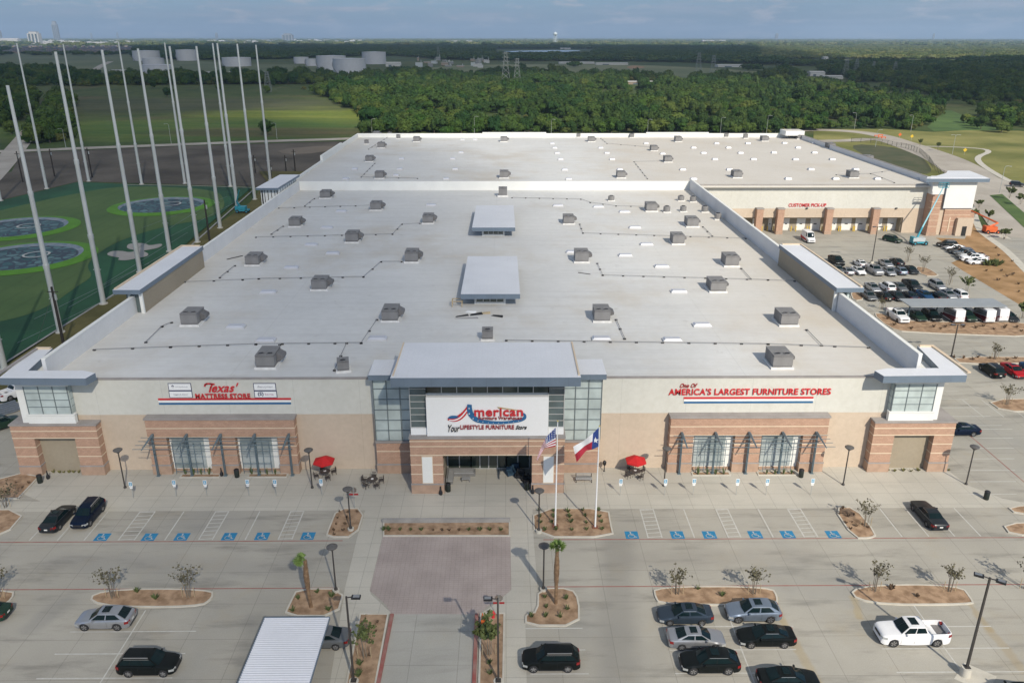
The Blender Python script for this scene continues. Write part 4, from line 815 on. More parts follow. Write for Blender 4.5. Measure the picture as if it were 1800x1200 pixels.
p = G(1027, 481, ZR); mb = MB(); mb.box(-1.1, 1.1, -.05, .05, 0, .1, FOOT); solo('roof_scrap', mb, (p.x, p.y, ZR), 'dark strip lying in front of a rooftop unit right of the monitors', 'scrap', rz=-.5)
# ------------------------------------------------------------------ vehicles
def paint(n, c, metal=.0, rough=.28):
    m = bpy.data.materials.new(n); m.use_nodes = True; nt = m.node_tree; b = nt.nodes['Principled BSDF']
    v = N(nt, 'ShaderNodeTexCoord').outputs['Object']; c_ = mixc(nt, noise(nt, v, 1.5, 3), C4(c, .9), C4(c, 1.1)); nt.links.new(c_, b.inputs['Base Color'])
    nt.links.new(mathn(nt, 'MULTIPLY_ADD', noise(nt, v, 3, 4), .15, rough-.05), b.inputs['Roughness'])
    b.inputs['Metallic'].default_value = metal; b.inputs['Coat Weight'].default_value = .04; b.inputs['Coat Roughness'].default_value = .06; b.inputs['Specular IOR Level'].default_value = .16; return m
PT = {k: paint('paint_'+k, *v) for k, v in dict(black=((.006,.008,.008),0), dark=((.022,.026,.03),.2), slate=((.05,.07,.095),.5), silver=((.42,.43,.45),.75,.34), steelblue=((.25,.30,.37),.7,.34), white=((.72,.72,.72),0), navy=((.005,.011,.028),.3), red=((.38,.01,.015),.1), grey=((.17,.18,.19),.6), green=((.02,.045,.03),.2), blue=((.01,.06,.15),.3), tan=((.30,.27,.22),.5), maroon=((.12,.01,.02),.2)).items()}
BODY = PT['black']
CGL = mat('car_glass', (.006, .015, .017), .04, .1, 1, spec=.18, fine=False); TRIM = mat('black_trim', (.02, .02, .022), .6, .1, 2); TYR = mat('tyre_rubber', (.022, .022, .023), .85, .1, 4); RIM = mat('alloy_rim', (.42, .42, .43), .3, .05, 2, metal=.8)
HL = mat('headlamp_lens', (.36, .37, .36), .12, .05, 5, fine=False); TL = mat('tail_lamp_lens', (.22, .012, .012), .2, .1, 5, fine=False); PLT = mat('licence_plate_white', (.65, .65, .62), .5, .05, 8); CHR = mat('chrome', (.5, .5, .5), .3, .05, 2, metal=.9)
def lerp_prof(p, x):
    for (a, b) in zip(p[:-1], p[1:]):
        if x <= b[0]:
            t = (x-a[0])/max(1e-6, b[0]-a[0]); t = max(0, t); return a[1]*(1-t)+b[1]*t
    return p[-1][1]
KINDS = dict(
 sedan=dict(L=4.85, W=1.84, zs=[(0,.55),(.08,.66),(.5,.76),(1.2,.90),(1.5,.94),(3.6,1.0),(4.3,1.01),(4.75,.98),(4.85,.82)], gh=(1.30,2.15,3.25,4.20,1.44), wx=(.95,3.78), wr=.33, side=((.05,.46),(.50,.90))),
 coupe=dict(L=5.2, W=1.95, zs=[(0,.60),(.08,.72),(1.0,.86),(1.6,.92),(3.9,.98),(5.1,.95),(5.2,.8)], gh=(1.65,2.35,3.45,4.15,1.43), wx=(1.0,4.0), wr=.33, side=((.06,.48),(.52,.92))),
 suv=dict(L=4.75, W=1.88, zs=[(0,.62),(.08,.82),(.35,.93),(1.1,1.04),(1.3,1.06),(4.3,1.12),(4.65,1.10),(4.75,.85)], gh=(1.22,1.90,4.10,4.62,1.70), wx=(.92,3.72), wr=.36, side=((.04,.34),(.37,.68),(.71,.94))),
 crossover=dict(L=4.8, W=1.92, zs=[(0,.58),(.08,.74),(.6,.90),(1.3,1.0),(3.9,1.10),(4.5,1.08),(4.72,1.0),(4.8,.82)], gh=(1.35,2.15,3.75,4.58,1.60), wx=(.90,3.75), wr=.38, side=((.05,.42),(.46,.86))),
 pickup=dict(L=5.95, W=2.03, zs=[(0,.80),(.06,1.05),(.3,1.16),(1.5,1.24),(1.7,1.25),(5.85,1.30),(5.95,1.25)], gh=(1.62,2.30,3.65,3.98,1.93), wx=(1.05,4.75), wr=.41, side=((.05,.48),(.52,.94)), bed=(4.15,5.85)),
 van=dict(L=5.5, W=2.05, zs=[(0,.75),(.06,1.0),(.9,1.25),(1.1,1.32),(5.4,1.35),(5.5,1.3)], gh=(.95,1.75,5.30,5.46,2.60), wx=(.95,4.5), wr=.36, side=((.03,.22),)),
)
def car(kind):
    K = KINDS[kind]; L, Wd = K['L'], K['W']; zs = K['zs']; xa, xt, xr, xc, Hh = K['gh']; wr = K['wr']; wx = K['wx']
    t = thing('parked_car' if kind not in ('pickup', 'van') else {'pickup': 'pickup_truck', 'van': 'delivery_van'}[kind], (0, 0, -500), 'x', 'car'); Xf = lambda x: L/2-x
    xs_ = sorted(set([round(v, 3) for v in list(np.linspace(0, L, 19))+[.04, .12, .25, L-.04, L-.12, L-.25]+[w0+d for w0 in wx for d in (-wr-.06, -wr*.85, -wr*.5, 0, wr*.5, wr*.85, wr+.06)]+([K['bed'][0]-.01, K['bed'][0]+.01, K['bed'][1]-.01, K['bed'][1]+.01] if 'bed' in K else []) if 0 <= v <= L]))
    vs = []; fs = []; rows = []
    for x in xs_:
        e = min(x, L-x); tp = 1-.16*math.exp(-e/.16)-.05*math.exp(-e/.6); w_ = Wd/2*tp
        zt = lerp_prof(zs, x); base = .24+.16*math.exp(-e/.2); zb = base
        for w0 in wx:
            if abs(x-w0) < wr+.06: zb = max(zb, math.sqrt(max(0, (wr+.06)**2-(x-w0)**2))+wr*.92)
        zb = min(zb, zt-.12); crown = .035; drop = 0
        if 'bed' in K and K['bed'][0] < x < K['bed'][1]: drop = .50; crown = 0
        zm = max(zb+.03, base+.5*(zt-base))
        pr = [(w_*.80, zb+.02), (w_*.97, zb), (w_*1.0, zm), (w_*.985, max(zm+.02, zt-.13)), (w_*.915, zt)]
        if drop: pr += [(w_*.86, zt), (w_*.85, zt-drop), (0, zt-drop)]
        else: pr += [(w_*.80, zt+crown*.6), (w_*.5, zt+crown), (0, zt+crown*1.3)]
        row = [(Xf(x), y, z) for y, z in pr]+[(Xf(x), -y, z) for y, z in pr[-2::-1]]; rows.append(row)
    n = len(rows[0]); vs = [v for r in rows for v in r]
    for i in range(len(rows)-1):
        for k in range(n): a = i*n+k; b = i*n+(k+1) % n; fs.append((a, b, b+n, a+n))
    fs.append(tuple(range(n))[::-1]); fs.append(tuple(range((len(rows)-1)*n, len(rows)*n)))
    mb = MB(); mb.add(vs, fs, BODY)
    me_fs = len(fs)
    # cabin hull in body colour
    zb0, zb1 = lerp_prof(zs, xa), lerp_prof(zs, xc); yb = Wd/2*.86; yt = Wd/2*(.64 if kind != 'van' else .84); yt = Wd/2*.70 if kind in ('suv', 'pickup') else yt
    A = Vector((Xf(xa), yb, zb0+.01)); Cc = Vector((Xf(xc), yb*.96, zb1+.01)); T = Vector((Xf(xt), yt, Hh-.05)); Rr = Vector((Xf(xr), yt, Hh-.06))
    my = lambda v: Vector((v.x, -v.y, v.z)); A0_, C0_, T0_, R0_ = Vector((A.x+.12, 0, A.z+.04)), Vector((Cc.x-.06, 0, Cc.z+.03)), Vector((T.x+.03, 0, Hh)), Vector((Rr.x-.04, 0, Hh-.01)); Mm = Vector(((T.x+Rr.x)/2, yt*1.0, Hh-.02)); M0 = Vector((Mm.x, 0, Hh+.03))
    cab = [A, my(A), T, my(T), Rr, my(Rr), Cc, my(Cc), A0_, T0_, R0_, C0_, Mm, my(Mm), M0]
    mb.add(cab, [(8, 0, 2, 9), (1, 8, 9, 3), (9, 2, 12, 14), (14, 12, 4, 10), (3, 9, 14, 13), (13, 14, 10, 5), (10, 4, 6, 11), (5, 10, 11, 7), (0, 6, 4, 12, 2), (1, 3, 13, 5, 7)], BODY)
    body = mb.build('body', t, True, org=(0, 0, 0))
    def panel(mb, a, b, c, d, u0, u1, v0, v1, off, m):
        """bilinear patch on quad a(bottom front) b(bottom rear) c(top rear) d(top front)"""
        q = lambda u, v: a*(1-u)*(1-v)+b*u*(1-v)+c*u*v+d*(1-u)*v
        nrm = (b-a).cross(d-a).normalized(); ps = [q(u0, v0), q(u1, v0), q(u1, v1), q(u0, v1)]; ctr = (ps[0]+ps[2])/2-Vector(((A.x+Cc.x)/2, 0, A.z+.15))
        if nrm.dot(ctr) < 0: nrm = -nrm
        mb.add([p+nrm*.02 for p in ps], [(0, 1, 2, 3)], m)
    mb = MB(); panel(mb, A, A0_, T0_, T, .07, 1, .06, .93, -.012 if 0 else .012, CGL); panel(mb, A0_, my(A), my(T), T0_, 0, .93, .06, .93, .012, CGL); mb.build('windscreen', t, org=(0, 0, 0))
    if kind != 'van':
        mb = MB(); panel(mb, C0_, Cc, Rr, R0_, 0, .90, .12, .88, .012, CGL); panel(mb, my(Cc), C0_, R0_, my(Rr), .10, 1, .12, .88, .012, CGL); mb.build('rear_window', t, org=(0, 0, 0))
    for (u0, u1) in K['side']:
        for s in (1, -1):
            f = (lambda v: v) if s > 0 else my
            a, b, c, d = f(A), f(Cc), f(Rr), f(T); mb = MB()
            if s > 0: panel(mb, b, a, d, c, 1-u1, 1-u0, .10, .86, .012, CGL)
            else: panel(mb, a, b, c, d, u0, u1, .10, .86, .012, CGL)
            mb.build('side_window', t, org=(0, 0, 0))
    if kind in ('suv', 'sedan', 'coupe', 'crossover'):
        for s in (1, -1):
            f = (lambda v: v) if s > 0 else my
            mb = MB(); panel(mb, f(A), f(Cc), f(Rr), f(T), .06, .93, .885, .935, .02, CHR); mb.build('chrome_strip', t, org=(0, 0, 0))
    if kind in ('suv', 'crossover', 'sedan', 'pickup'):   # sunroof / rails
        mb = MB(); mb.box(Xf(xt+ (.9 if kind != 'sedan' else .85)), Xf(xt+.25), -yt*.62, yt*.62, Hh+.01, Hh+.035, CGL)
        if kind != 'suv': mb.build('sunroof', t, org=(0, 0, 0))
        if kind in ('suv',):
            for s in (1, -1): mb = MB(); mb.box(Xf(xr-.05), Xf(xt+.15), s*yt*.93-.025, s*yt*.93+.025, Hh-.02, Hh+.06, CHR); mb.build('roof_rail', t, org=(0, 0, 0))
    for s in (1, -1):
        hw = Wd/2
        def lens(plan, z0, z1, m_, nm):
            mb = MB(); n_ = len(plan); vv = [(Xf(a), s*b*hw, z0) for a, b in plan]+[(Xf(a), s*b*hw, z1) for a, b in plan]
            mb.add(vv, [(i, (i+1) % n_, (i+1) % n_+n_, i+n_) for i in range(n_)]+[tuple(range(n_, 2*n_)), tuple(range(n_))[::-1]], m_); mb.build(nm, t, org=(0, 0, 0))
        z = lerp_prof(zs, .12); lens([(-.012, .50), (.05, .86), (.42, .995), (.34, .62)], z-.26, z-.07, HL, 'headlight')
        zr = lerp_prof(zs, L-.12); lens([(L+.014, .56), (L-.05, .87), (L-.34, .998), (L-.28, .6)], zr-.30, zr-.08, TL, 'tail_light')
        mb = MB(); xm = xa+.42; mb.cbox((Xf(xm), s*(Wd/2*.97+.07), lerp_prof(zs, xm)+.0), (.12, .2, .14), BODY); mb.build('wing_mirror', t, org=(0, 0, 0))
        for w0 in wx:
            mb = MB(); c = Vector((Xf(w0), s*(Wd/2-.11), wr)); prof = [(wr*.66, -.11), (wr*.93, -.11), (wr, -.07), (wr, .07), (wr*.93, .11), (wr*.66, .11)]; nn = 20; vv = []; ff = []
            for r, y in prof:
                for k in range(nn): a = 2*math.pi*k/nn; vv.append((c.x+r*math.cos(a), c.y+y, c.z+r*math.sin(a)))
            for i in range(len(prof)-1):
                for k in range(nn): a = i*nn+k; b = i*nn+(k+1) % nn; ff.append((a, a+nn, b+nn, b))
            mb.add(vv, ff, TYR); ty = mb.build('wheel', t, True, org=(0, 0, 0)); mb = MB(); yo = c.y+s*.07
            mb.add([(c.x+wr*.68*math.cos(2*math.pi*k/nn), yo-s*.03, c.z+wr*.68*math.sin(2*math.pi*k/nn)) for k in range(nn)], [tuple(range(nn))], TRIM)
            for k in range(5):
                a = 2*math.pi*k/5+.3; d = Vector((math.cos(a), 0, math.sin(a))); n_ = Vector((-math.sin(a), 0, math.cos(a))); p0 = Vector((c.x, yo, c.z)); q = [p0+n_*.05, p0+d*wr*.66+n_*.07, p0+d*wr*.66-n_*.07, p0-n_*.05]
                mb.add(q, [(0, 1, 2, 3)], RIM)
            rg = [(wr*.70, 0), (wr*.60, .0)]; vv = [(c.x+r*math.cos(2*math.pi*k/nn), yo+s*.01, c.z+r*math.sin(2*math.pi*k/nn)) for r, _ in rg for k in range(nn)]
            mb.add(vv, [(k, (k+1) % nn, (k+1) % nn+nn, k+nn) for k in range(nn)], RIM); mb.build('rim', ty, org=(0, 0, 0))
    mb = MB(); z = lerp_prof(zs, .1); mb.box(Xf(.10), Xf(-.012), -Wd*.24, Wd*.24, z-.30, z-.10, TRIM); mb.box(Xf(.12), Xf(-.006), -Wd*.34, Wd*.34, .32, .42, TRIM); mb.build('grille', t, org=(0, 0, 0))
    mb = MB(); mb.box(Xf(L+.02), Xf(L-.05), -.17, .17, .62, .76, PLT); mb.build('licence_plate', t, org=(0, 0, 0))
    mb = MB(); mb.box(Xf(L+.008), Xf(L-.3), -Wd*.36, Wd*.36, .36, .46, TRIM)
    if kind == 'pickup': mb.box(Xf(K['bed'][1]), Xf(K['bed'][0]), -Wd*.42, Wd*.42, .70, .815, TRIM if 0 else HV)
    for s in (1, -1): mb.box(Xf(wx[1]-wr-.08), Xf(wx[0]+wr+.08), s*Wd/2*.94-.03, s*Wd/2*.94+.03, .22, .30, TRIM)
    for s in (1, -1):                                    # shut lines and handles
        for xx in (wx[0]+wr+.16, (xa+xc)/2-.05): mb.box(Xf(xx)-.006, Xf(xx)+.006, s*Wd/2*.993-.004, s*Wd/2*.993+.004, .40, lerp_prof(zs, xx)-.12, TRIM)
    mb.build('trim', t, org=(0, 0, 0)); return t
PROTO = {k: car(k) for k in KINDS}; CARS = []
def put(kind, x, y, head, color, label, cat=None, group='cars parked around the store', z=0.0, sc_=1.0, px_=True):
    """x,y: photo pixel of the middle of the footprint; head: heading in degrees, 0 = nose to the right, 90 = nose away"""
    p = G(x, y) if px_ else Vector((x, y, 0)); pr = PROTO[kind]
    if pr in used: o = copy_tree(pr, None, {BODY: PT[color]})
    else:
        used.add(pr); TREE[pr] = kids(pr); o = pr
        for c in TREE[pr]:
            TREE[c] = kids(c)
        if color != 'black': FIRST.append((pr, color))
    o.location = (p.x, p.y, z+.01); o.rotation_euler.z = R_(head); o.scale = (sc_,)*3; o['label'] = label; o['category'] = cat or {'suv': 'SUV', 'crossover': 'SUV', 'pickup': 'pickup truck', 'van': 'van'}.get(kind, 'car'); o['group'] = group; CARS.append(o); return o
FIRST = []
put('sedan', 1203, 1088, 180, 'black', 'dark slate sedan nose left at the top left of the right-hand parked cluster'); 
put('suv', 968, 1168, 180, 'black', 'black SUV with chrome rails parked alone right of the entry drive')
put('crossover', 1322, 1083, 180, 'black', 'x'); put('pickup', 1600, 1123, 180, 'black', 'x'); put('van', 1420, 424, -90, 'black', 'x'); put('coupe', 1631, 912, 90, 'black', 'x')
# the first of each kind now has a colour of its own
def recolor(o, c):
    for q in [o]+kids(o)+[g for k_ in kids(o) for g in kids(k_)]:
        if q.type == 'MESH':
            for s_ in q.material_slots:
                if s_.material == BODY: s_.link = 'OBJECT'; s_.material = PT[c]
E_ = CARS
E_[0]['label'] = 'dark slate sedan nose left at the top left of the right-hand parked cluster'; E_[2]['label'] = 'silver blue SUV nose left at the top right of the parked cluster'; E_[3]['label'] = 'white crew-cab pickup truck with open bed and dark sunroof'; E_[4]['label'] = 'white box van with red stripe in front of the pick-up dock doors'; E_[5]['label'] = 'dark green long sedan in the front row right of the bare tree island'
cols0 = ['slate', 'black', 'steelblue', 'white', 'white', 'dark']
put('crossover', 188, 1096, 180, 'silver', 'silver SUV nose left beside the tree island at bottom left')
put('suv', 264, 1176, 0, 'black', 'black SUV nose right at the lower left of the lot')
put('sedan', 104, 918, 90, 'dark', 'dark grey sedan in the front row, nose towards the store, left of the navy wagon')
put('suv', 157, 911, -90, 'navy', 'navy wagon in the front row, nose away from the store', sc_=1.0)
put('sedan', 566, 1130, 180, 'grey', 'grey car poking out from under the white carport')
put('sedan', 1222, 1130, 0, 'silver', 'silver sedan nose right in the middle of the parked cluster')
put('crossover', 1246, 1172, 180, 'black', 'black SUV nose left in the third row of the parked cluster')
put('sedan', 1345, 1127, 180, 'black', 'black sedan nose left between the silver blue SUV and the cut-off car below')
put('sedan', 1384, 1203, 0, 'black', 'black sedan cut by the bottom edge below the parked cluster')
put('sedan', 1686, 762, 180, 'navy', 'navy car half hidden behind the right corner portal')
put('suv', 1742, 657, 90, 'black', 'black SUV with pale roof beside the red car'); put('sedan', 1780, 657, -90, 'red', 'bright red car at the right frame edge'); put('sedan', 1814, 656, -90, 'blue', 'blue car cut by the right frame edge behind the red car')
put('suv', 3, 752, 48, 'green', 'dark green car at the left frame edge beside the stacked metal'); put('sedan', -30, 1085, 180, 'green', 'green car nose left cut by the left frame edge')
put('pickup', 34, 694, 60, 'white', 'white pickup truck seen past the left corner tower'); put('sedan', 1790, 1232, 180, 'black', 'dark car just cut by the bottom right corner')
put('suv', 1787, 327, -25, 'dark', 'dark SUV driving on the road beyond the lawn', group='cars on the road behind')
for o, c in zip(E_[:6], cols0):
    if c != 'black': recolor(o, c)
FL = []
def far(kind, x, y, h, c, d): o = put(kind, x, y+5, h, c, d, group='cars in the side parking area'); FL.append((o, d)); return o
c15 = lambda x, y: (1440+x/6.667, 420+y/6.667)
rowA = [('pickup',195,250,'black'),('sedan',475,275,'white'),('sedan',775,275,'silver'),('sedan',905,255,'dark')]
rowB = [('sedan',215,345,'grey'),('sedan',320,365,'silver'),('sedan',455,362,'white'),('pickup',640,360,'silver'),('sedan',805,372,'silver'),('crossover',935,362,'steelblue'),('sedan',1070,352,'dark')]
rowC = [('sedan',620,560,'silver'),('suv',790,555,'white'),('sedan',935,555,'grey'),('pickup',1080,545,'dark'),('suv',1375,540,'silver')]
rowD = [('sedan',575,655,'grey'),('sedan',760,660,'black'),('sedan',905,660,'dark'),('sedan',1050,655,'navy'),('sedan',1230,650,'blue'),('sedan',1380,655,'dark'),('sedan',1500,640,'silver'),('suv',1625,645,'white')]
wordk = {'pickup': 'pickup truck', 'suv': 'SUV', 'crossover': 'SUV', 'sedan': 'sedan', 'van': 'van'}
for rn, rw, hd in (('back row of the side parking area', rowA, -63), ('second row of the side parking area', rowB, -62), ('third row of the side parking area', rowC, -62), ('row just behind the grey carport', rowD, -62)):
    for i, (k, x, y, c) in enumerate(rw):
        a = c15(x, y); pos = 'leftmost' if i == 0 else ordn(i+1)+' from the left'
        cn = {'dark': 'dark', 'steelblue': 'pale blue', 'grey': 'grey'}.get(c, c)
        far(k, a[0], a[1]+1, 90 if (i % 2 and k != 'pickup') else -90, c, '%s %s, %s in the %s' % (cn, wordk[k], pos, rn))
for i, (k, x, y, c, d) in enumerate([('pickup', 1577, 556, 'white', 'white pickup truck at the left end of the grey carport'), ('sedan', 1611, 555, 'green', 'dark green sedan second from the left under the grey carport'), ('suv', 1636, 555, 'black', 'black SUV third under the grey carport'), ('suv', 1697, 556, 'green', 'green jeep between the two striped vans'), ('sedan', 1771, 556, 'dark', 'dark sedan at the right end of the grey carport')]): far(k, x, y, -90, c, d)
for (x, y, d) in ((1672, 557, 'white and maroon van with slanted stripe, left one under the carport'), (1725, 557, 'white and maroon van with slanted stripe, right one under the carport'), (1748, 555, 'plain white van right of the striped vans under the carport')):
    o = far('van', x, y-1, 90, 'white', d)
    if 'plain' not in d:
        mb = MB(); 
        for s in (1, -1): mb.add([(-2.72, s*1.035, .5), (1.6, s*1.035, .5), (1.2, s*1.035, 1.0), (-2.72, s*1.035, 1.5)], [(0,1,2,3)], PT['maroon'])
        for s in (1, -1): mb.add([(1.2, s*1.03, 1.1), (-2.6, s*1.03, 1.6), (-2.6, s*.93, 2.3), (.6, s*.95, 2.1)], [(3,2,1,0)], PT['grey'])
        mb.build('stripe', o, org=(0, 0, 0))
mb = MB()
for s in (1, -1): mb.add([(-2.7, s*1.035, .5), (1.8, s*1.035, .5), (1.4, s*1.035, .95), (-2.7, s*1.035, 1.2)], [(0,1,2,3)], PT['red'])
mb.build('stripe', E_[4], org=(0, 0, 0))
for i, (k, x, y, c) in enumerate([('suv',1664,433,'black'),('sedan',1676,438,'silver'),('sedan',1683,443,'black'),('suv',1692,447,'slate'),('pickup',1704,453,'grey'),('pickup',1711,458,'white'),('sedan',1718,463,'white')]): far(k, x, y-4, 180 if k == 'sedan' else 170, c, '%s %s, %s from the back of the angled line beside the mulch bed' % (c, wordk[k], ordn(i+1)))
far('suv', 1568, 420, -55, 'green', 'dark green SUV alone on the pavement in front of the last dock doors')

# ------------------------------------------------------------------ carports
CORR = mat('corrugated_white', (.62, .63, .66), .5, .04, .3, metal=.1)
def carport(name, x0, x1, y0, y1, z, label, m, ribs=True, pitch=.24):
    t = thing(name, ((x0+x1)/2, (y0+y1)/2, 0), label, 'carport', 'carports'); mb = MB()
    if ribs:
        n = int((y1-y0)/pitch); vs = []; 
        for i in range(n*2+1): y = y0+(y1-y0)*i/(2*n); dz = .06 if i % 2 else 0; vs += [(x0, y, z+dz), (x1, y, z+dz)]
        mb.add(vs, [(2*i, 2*i+1, 2*i+3, 2*i+2) for i in range(2*n)], m)
        mb.box(x0-.04, x0+.03, y0, y1, z-.15, z+.05, FASC); mb.box(x1-.03, x1+.04, y0, y1, z-.15, z+.05, FASC); mb.box(x0, x1, y1-.03, y1+.04, z-.15, z+.05, FASC)
    else: mb.box(x0, x1, y0, y1, z-.15, z, m)
    mb.build('roof', t)
    xa = [x0+(x1-x0)*k for k in ((.25, .75) if x1-x0 < 10 else (.06, .35, .65, .94))]
    for x in xa:
        for y in ((y0+.5, y1-.8) if ribs else ((y0+y1)/2,)): mb = MB(); mb.box(x-.1, x+.1, y-.1, y+.1, 0, z-.16, STEEL); mb.build('post', t)
    return t
carport('carport', -20.3, -14.85, 30, 54.6, 2.8, 'white corrugated carport roof at the bottom left of the entry drive', CORR)
carport('carport', 73.5, 91.1, 136.2, 141, 3.0, 'long flat grey carport roof over the striped vans', mat('grey_carport_roof', (.28, .30, .31), .5, .05, .3), False)

# ------------------------------------------------------------------ lamps, signs, bins, furniture, flags
POST = mat('bronze_post', (.045, .04, .036), .5, .1, 2); POSTB = mat('lamp_head_grey', (.10, .095, .09), .5, .1, 2)
def walk_lamp(loc, hh=5.3, base=False):
    t = thing('street_lamp', loc, 'x', 'street lamp', 'saucer-topped walkway lamps'); z = .3 if base else 0
    if base: mb = MB(); mb.lathe((0, 0, 0), [(.33, 0), (.33, .3)], KERB, 14); mb.build('pedestal', t, True, org=(0, 0, 0))
    mb = MB(); mb.lathe((0, 0, z), [(.17, 0), (.17, .12), (.08, .3), (.065, hh-.75-z)], POST, 10); mb.build('post', t, True, org=(0, 0, 0))
    mb = MB(); mb.lathe((0, 0, hh-.75), [(.07, 0), (.16, .15), (.50, .42), (.52, .50), (.45, .56), (.1, .62)], POSTB, 18); mb.build('lamp_head', t, True, org=(0, 0, 0)); return t
lamps = []; L0 = None; L1 = None
for (x, y, b_) in ((220,857,0),(549,857,0),(1167,854,0),(1482,852,0),(1698,851,0),(617,932,1),(947,935,1),(591,1040,1),(955,1038,1)):
    p = G(x, y); o = None
    lamps.append(walk_lamp((p.x, p.y, 0), 5.3 if b_ else 5.2, bool(b_)))
for o, l in zip(lamps, ['saucer-topped lamp before the tan wall between left portal and left display bay', 'saucer-topped lamp beside the left red umbrella', 'saucer-topped lamp between right red umbrella and right display bay', 'saucer-topped lamp between the right display bay and right portal', 'saucer-topped lamp beyond the right portal, rightmost of them', 'saucer-topped lamp in the shrub bed left of the entrance plaza', 'saucer-topped lamp in the flagpole bed beside the taller flagpole', 'saucer-topped lamp beside the left palm tree', 'saucer-topped lamp beside the right palm tree']): o['label'] = l
def tall_lamp(loc, hh, heads, label, ped=.8, rz=0.0):
    t = thing('parking_lamp', loc, label, 'parking lot lamp', 'tall parking lot lamps', rz)
    if ped: mb = MB(); mb.lathe((0, 0, 0), [(.42, 0), (.40, ped)], KERB, 16); mb.build('pedestal', t, True, org=(0, 0, 0))
    mb = MB(); mb.box(-.22, .22, -.22, .22, ped, ped+.06, POST); mb.cbox((0, 0, ped), (.17, .17, hh-ped), POST, top=.75); mb.build('post', t, org=(0, 0, 0))
    for a in heads:
        d = Vector((math.cos(a), math.sin(a))); mb = MB(); mb.tube([(0, 0, hh-.1), (d.x*.45, d.y*.45, hh-.05)], .05, POST, 6); mb.cbox((d.x*.75, d.y*.75, hh-.14), (.7, .42, .15), BLACK, a); mb.cbox((d.x*.78, d.y*.78, hh+.012), (.5, .3, .02), CHR, a); mb.build('lamp_head', t, org=(0, 0, 0))
    return t
p = G(1696, 1186); tall_lamp((p.x, p.y, 0), 9.6, (R_(150), R_(-35)), 'two-headed tall dark lamp on a concrete pedestal at bottom right', .85)
p = G(622, 1198); tall_lamp((p.x, p.y, 0), 8.4, (0,), 'tall lamp left of the entry drive with its head turned right', .15); p = G(876, 1198); tall_lamp((p.x, p.y, 0), 8.25, (math.pi,), 'tall lamp right of the entry drive with its head turned left', .15)
p = G(1532, 463); tall_lamp((p.x, p.y, 0), 8.6, (0, math.pi), 'tall lamp among the cars below the pick-up docks', .6); p = G(1672, 627); tall_lamp((p.x, p.y, 0), 5.6, (0, math.pi), 'dark lamp by the side driveway beyond the right parapet', .1)
mb = MB(); a = G(1652, 1182); b_ = G(1718, 1192); mb.poly([(37.9-1.6, 50.2), (37.9+.2, 48.6), (37.9+2.0, 50.4), (37.9+.2, 52.0)], KERB, .014); struct('lamp_apron', mb)
GALV = mat('galvanised_pole', (.38, .40, .38), .5, .1, 1, metal=.2)
def road_lamp(x, y, hh, s, lab, arms=1):
    p = G(x, y); t = thing('road_lamp', (p.x, p.y, -.3), lab, 'street lamp', 'street lamps along the back road'); mb = MB(); mb.tube([(0, 0, 0), (0, 0, hh-.6)], [.11, .06], GALV, 6); mb.build('post', t, org=(0, 0, 0))
    for q in ((s,) if arms == 1 else (1, -1)): mb = MB(); mb.tube([(0, 0, hh-.6), (q*.3, 0, hh-.1), (q*1.0, 0, hh), (q*1.7, 0, hh-.1)], .055, GALV, 6); mb.cbox((q*1.9, 0, hh-.2), (.6, .25, .12), GALV); mb.build('lamp_arm', t, org=(0, 0, 0))
for a in ((1601,231,9,-1,'curved road lamp beside the road right of the rear roof corner'),(1502,226,9,-1,'road lamp behind the loop of road at upper right'),(1539,257,8,1,'dark road lamp inside the loop of road'),(834,236,9.5,1,'road lamp behind the rear roof near its middle-left'),(654,235,8,1,'road lamp just behind the left rear roof corner'),(116,260,9,-1,'road lamp at the left end of the back road'),(301,252,9.5,-1,'road lamp on the back road among the tall net poles'),(487,244,8,-1,'road lamp on the back road right of the net poles'),(969,236,8,1,'road lamp behind the rear roof right of the centre notch'),(1138,236,8,1,'curved road lamp behind the rear roof right of centre'),(1266,236,9,1,'road lamp behind the rear roof above the raised wall'),(1347,236,10,1,'road lamp behind the rear roof near its right end'),(1757,338,9,1,'road lamp on the median right of the dock tower')): road_lamp(*a)
road_lamp(1674, 270, 8.5, 1, 'double-armed lamp standing in the lawn at right', 2)
# accessible parking sign posts
SGB = mat('sign_blue_face', (.10, .30, .45), .5, .05, 3); sp = []
def park_sign(x, y):
    p = G(x, y); t = thing('parking_sign', (p.x, p.y, 0), 'x', 'parking sign', 'accessible parking signs along the walk')
    mb = MB(); mb.tube([(0, 0, 0), (0, 0, 2.1)], .03, GALV, 6); mb.build('post', t, org=(0, 0, 0))
    mb = MB(); mb.box(-.20, .20, -.05, -.03, 1.45, 2.12, SIGNW); mb.box(-.16, .16, -.056, -.052, 1.60, 2.06, SGB); mb.box(-.15, .15, -.05, -.03, 1.25, 1.40, SIGNW)
    for (a, b_, c, d) in ((-.03, .03, 1.92, 1.99), (-.03, .02, 1.78, 1.9), (-.06, .07, 1.70, 1.76)): mb.box(a, b_, -.062, -.057, c, d, SIGNW)
    mb.build('face', t, org=(0, 0, 0)); sp.append(t)
for (x, y) in [(234.5,875),(310,872),(364,872),(438,871),(486,871),(566.5,870),(1090,870),(1168,870),(1218,869.5),(1294,869.5),(1346,869.5),(1425,869)]: park_sign(x, y)
rowlabels(sp[:6], 'blue accessible parking sign', 'along the walk left of the entrance', 8); rowlabels(sp[6:], 'blue accessible parking sign', 'along the walk right of the entrance', 8)
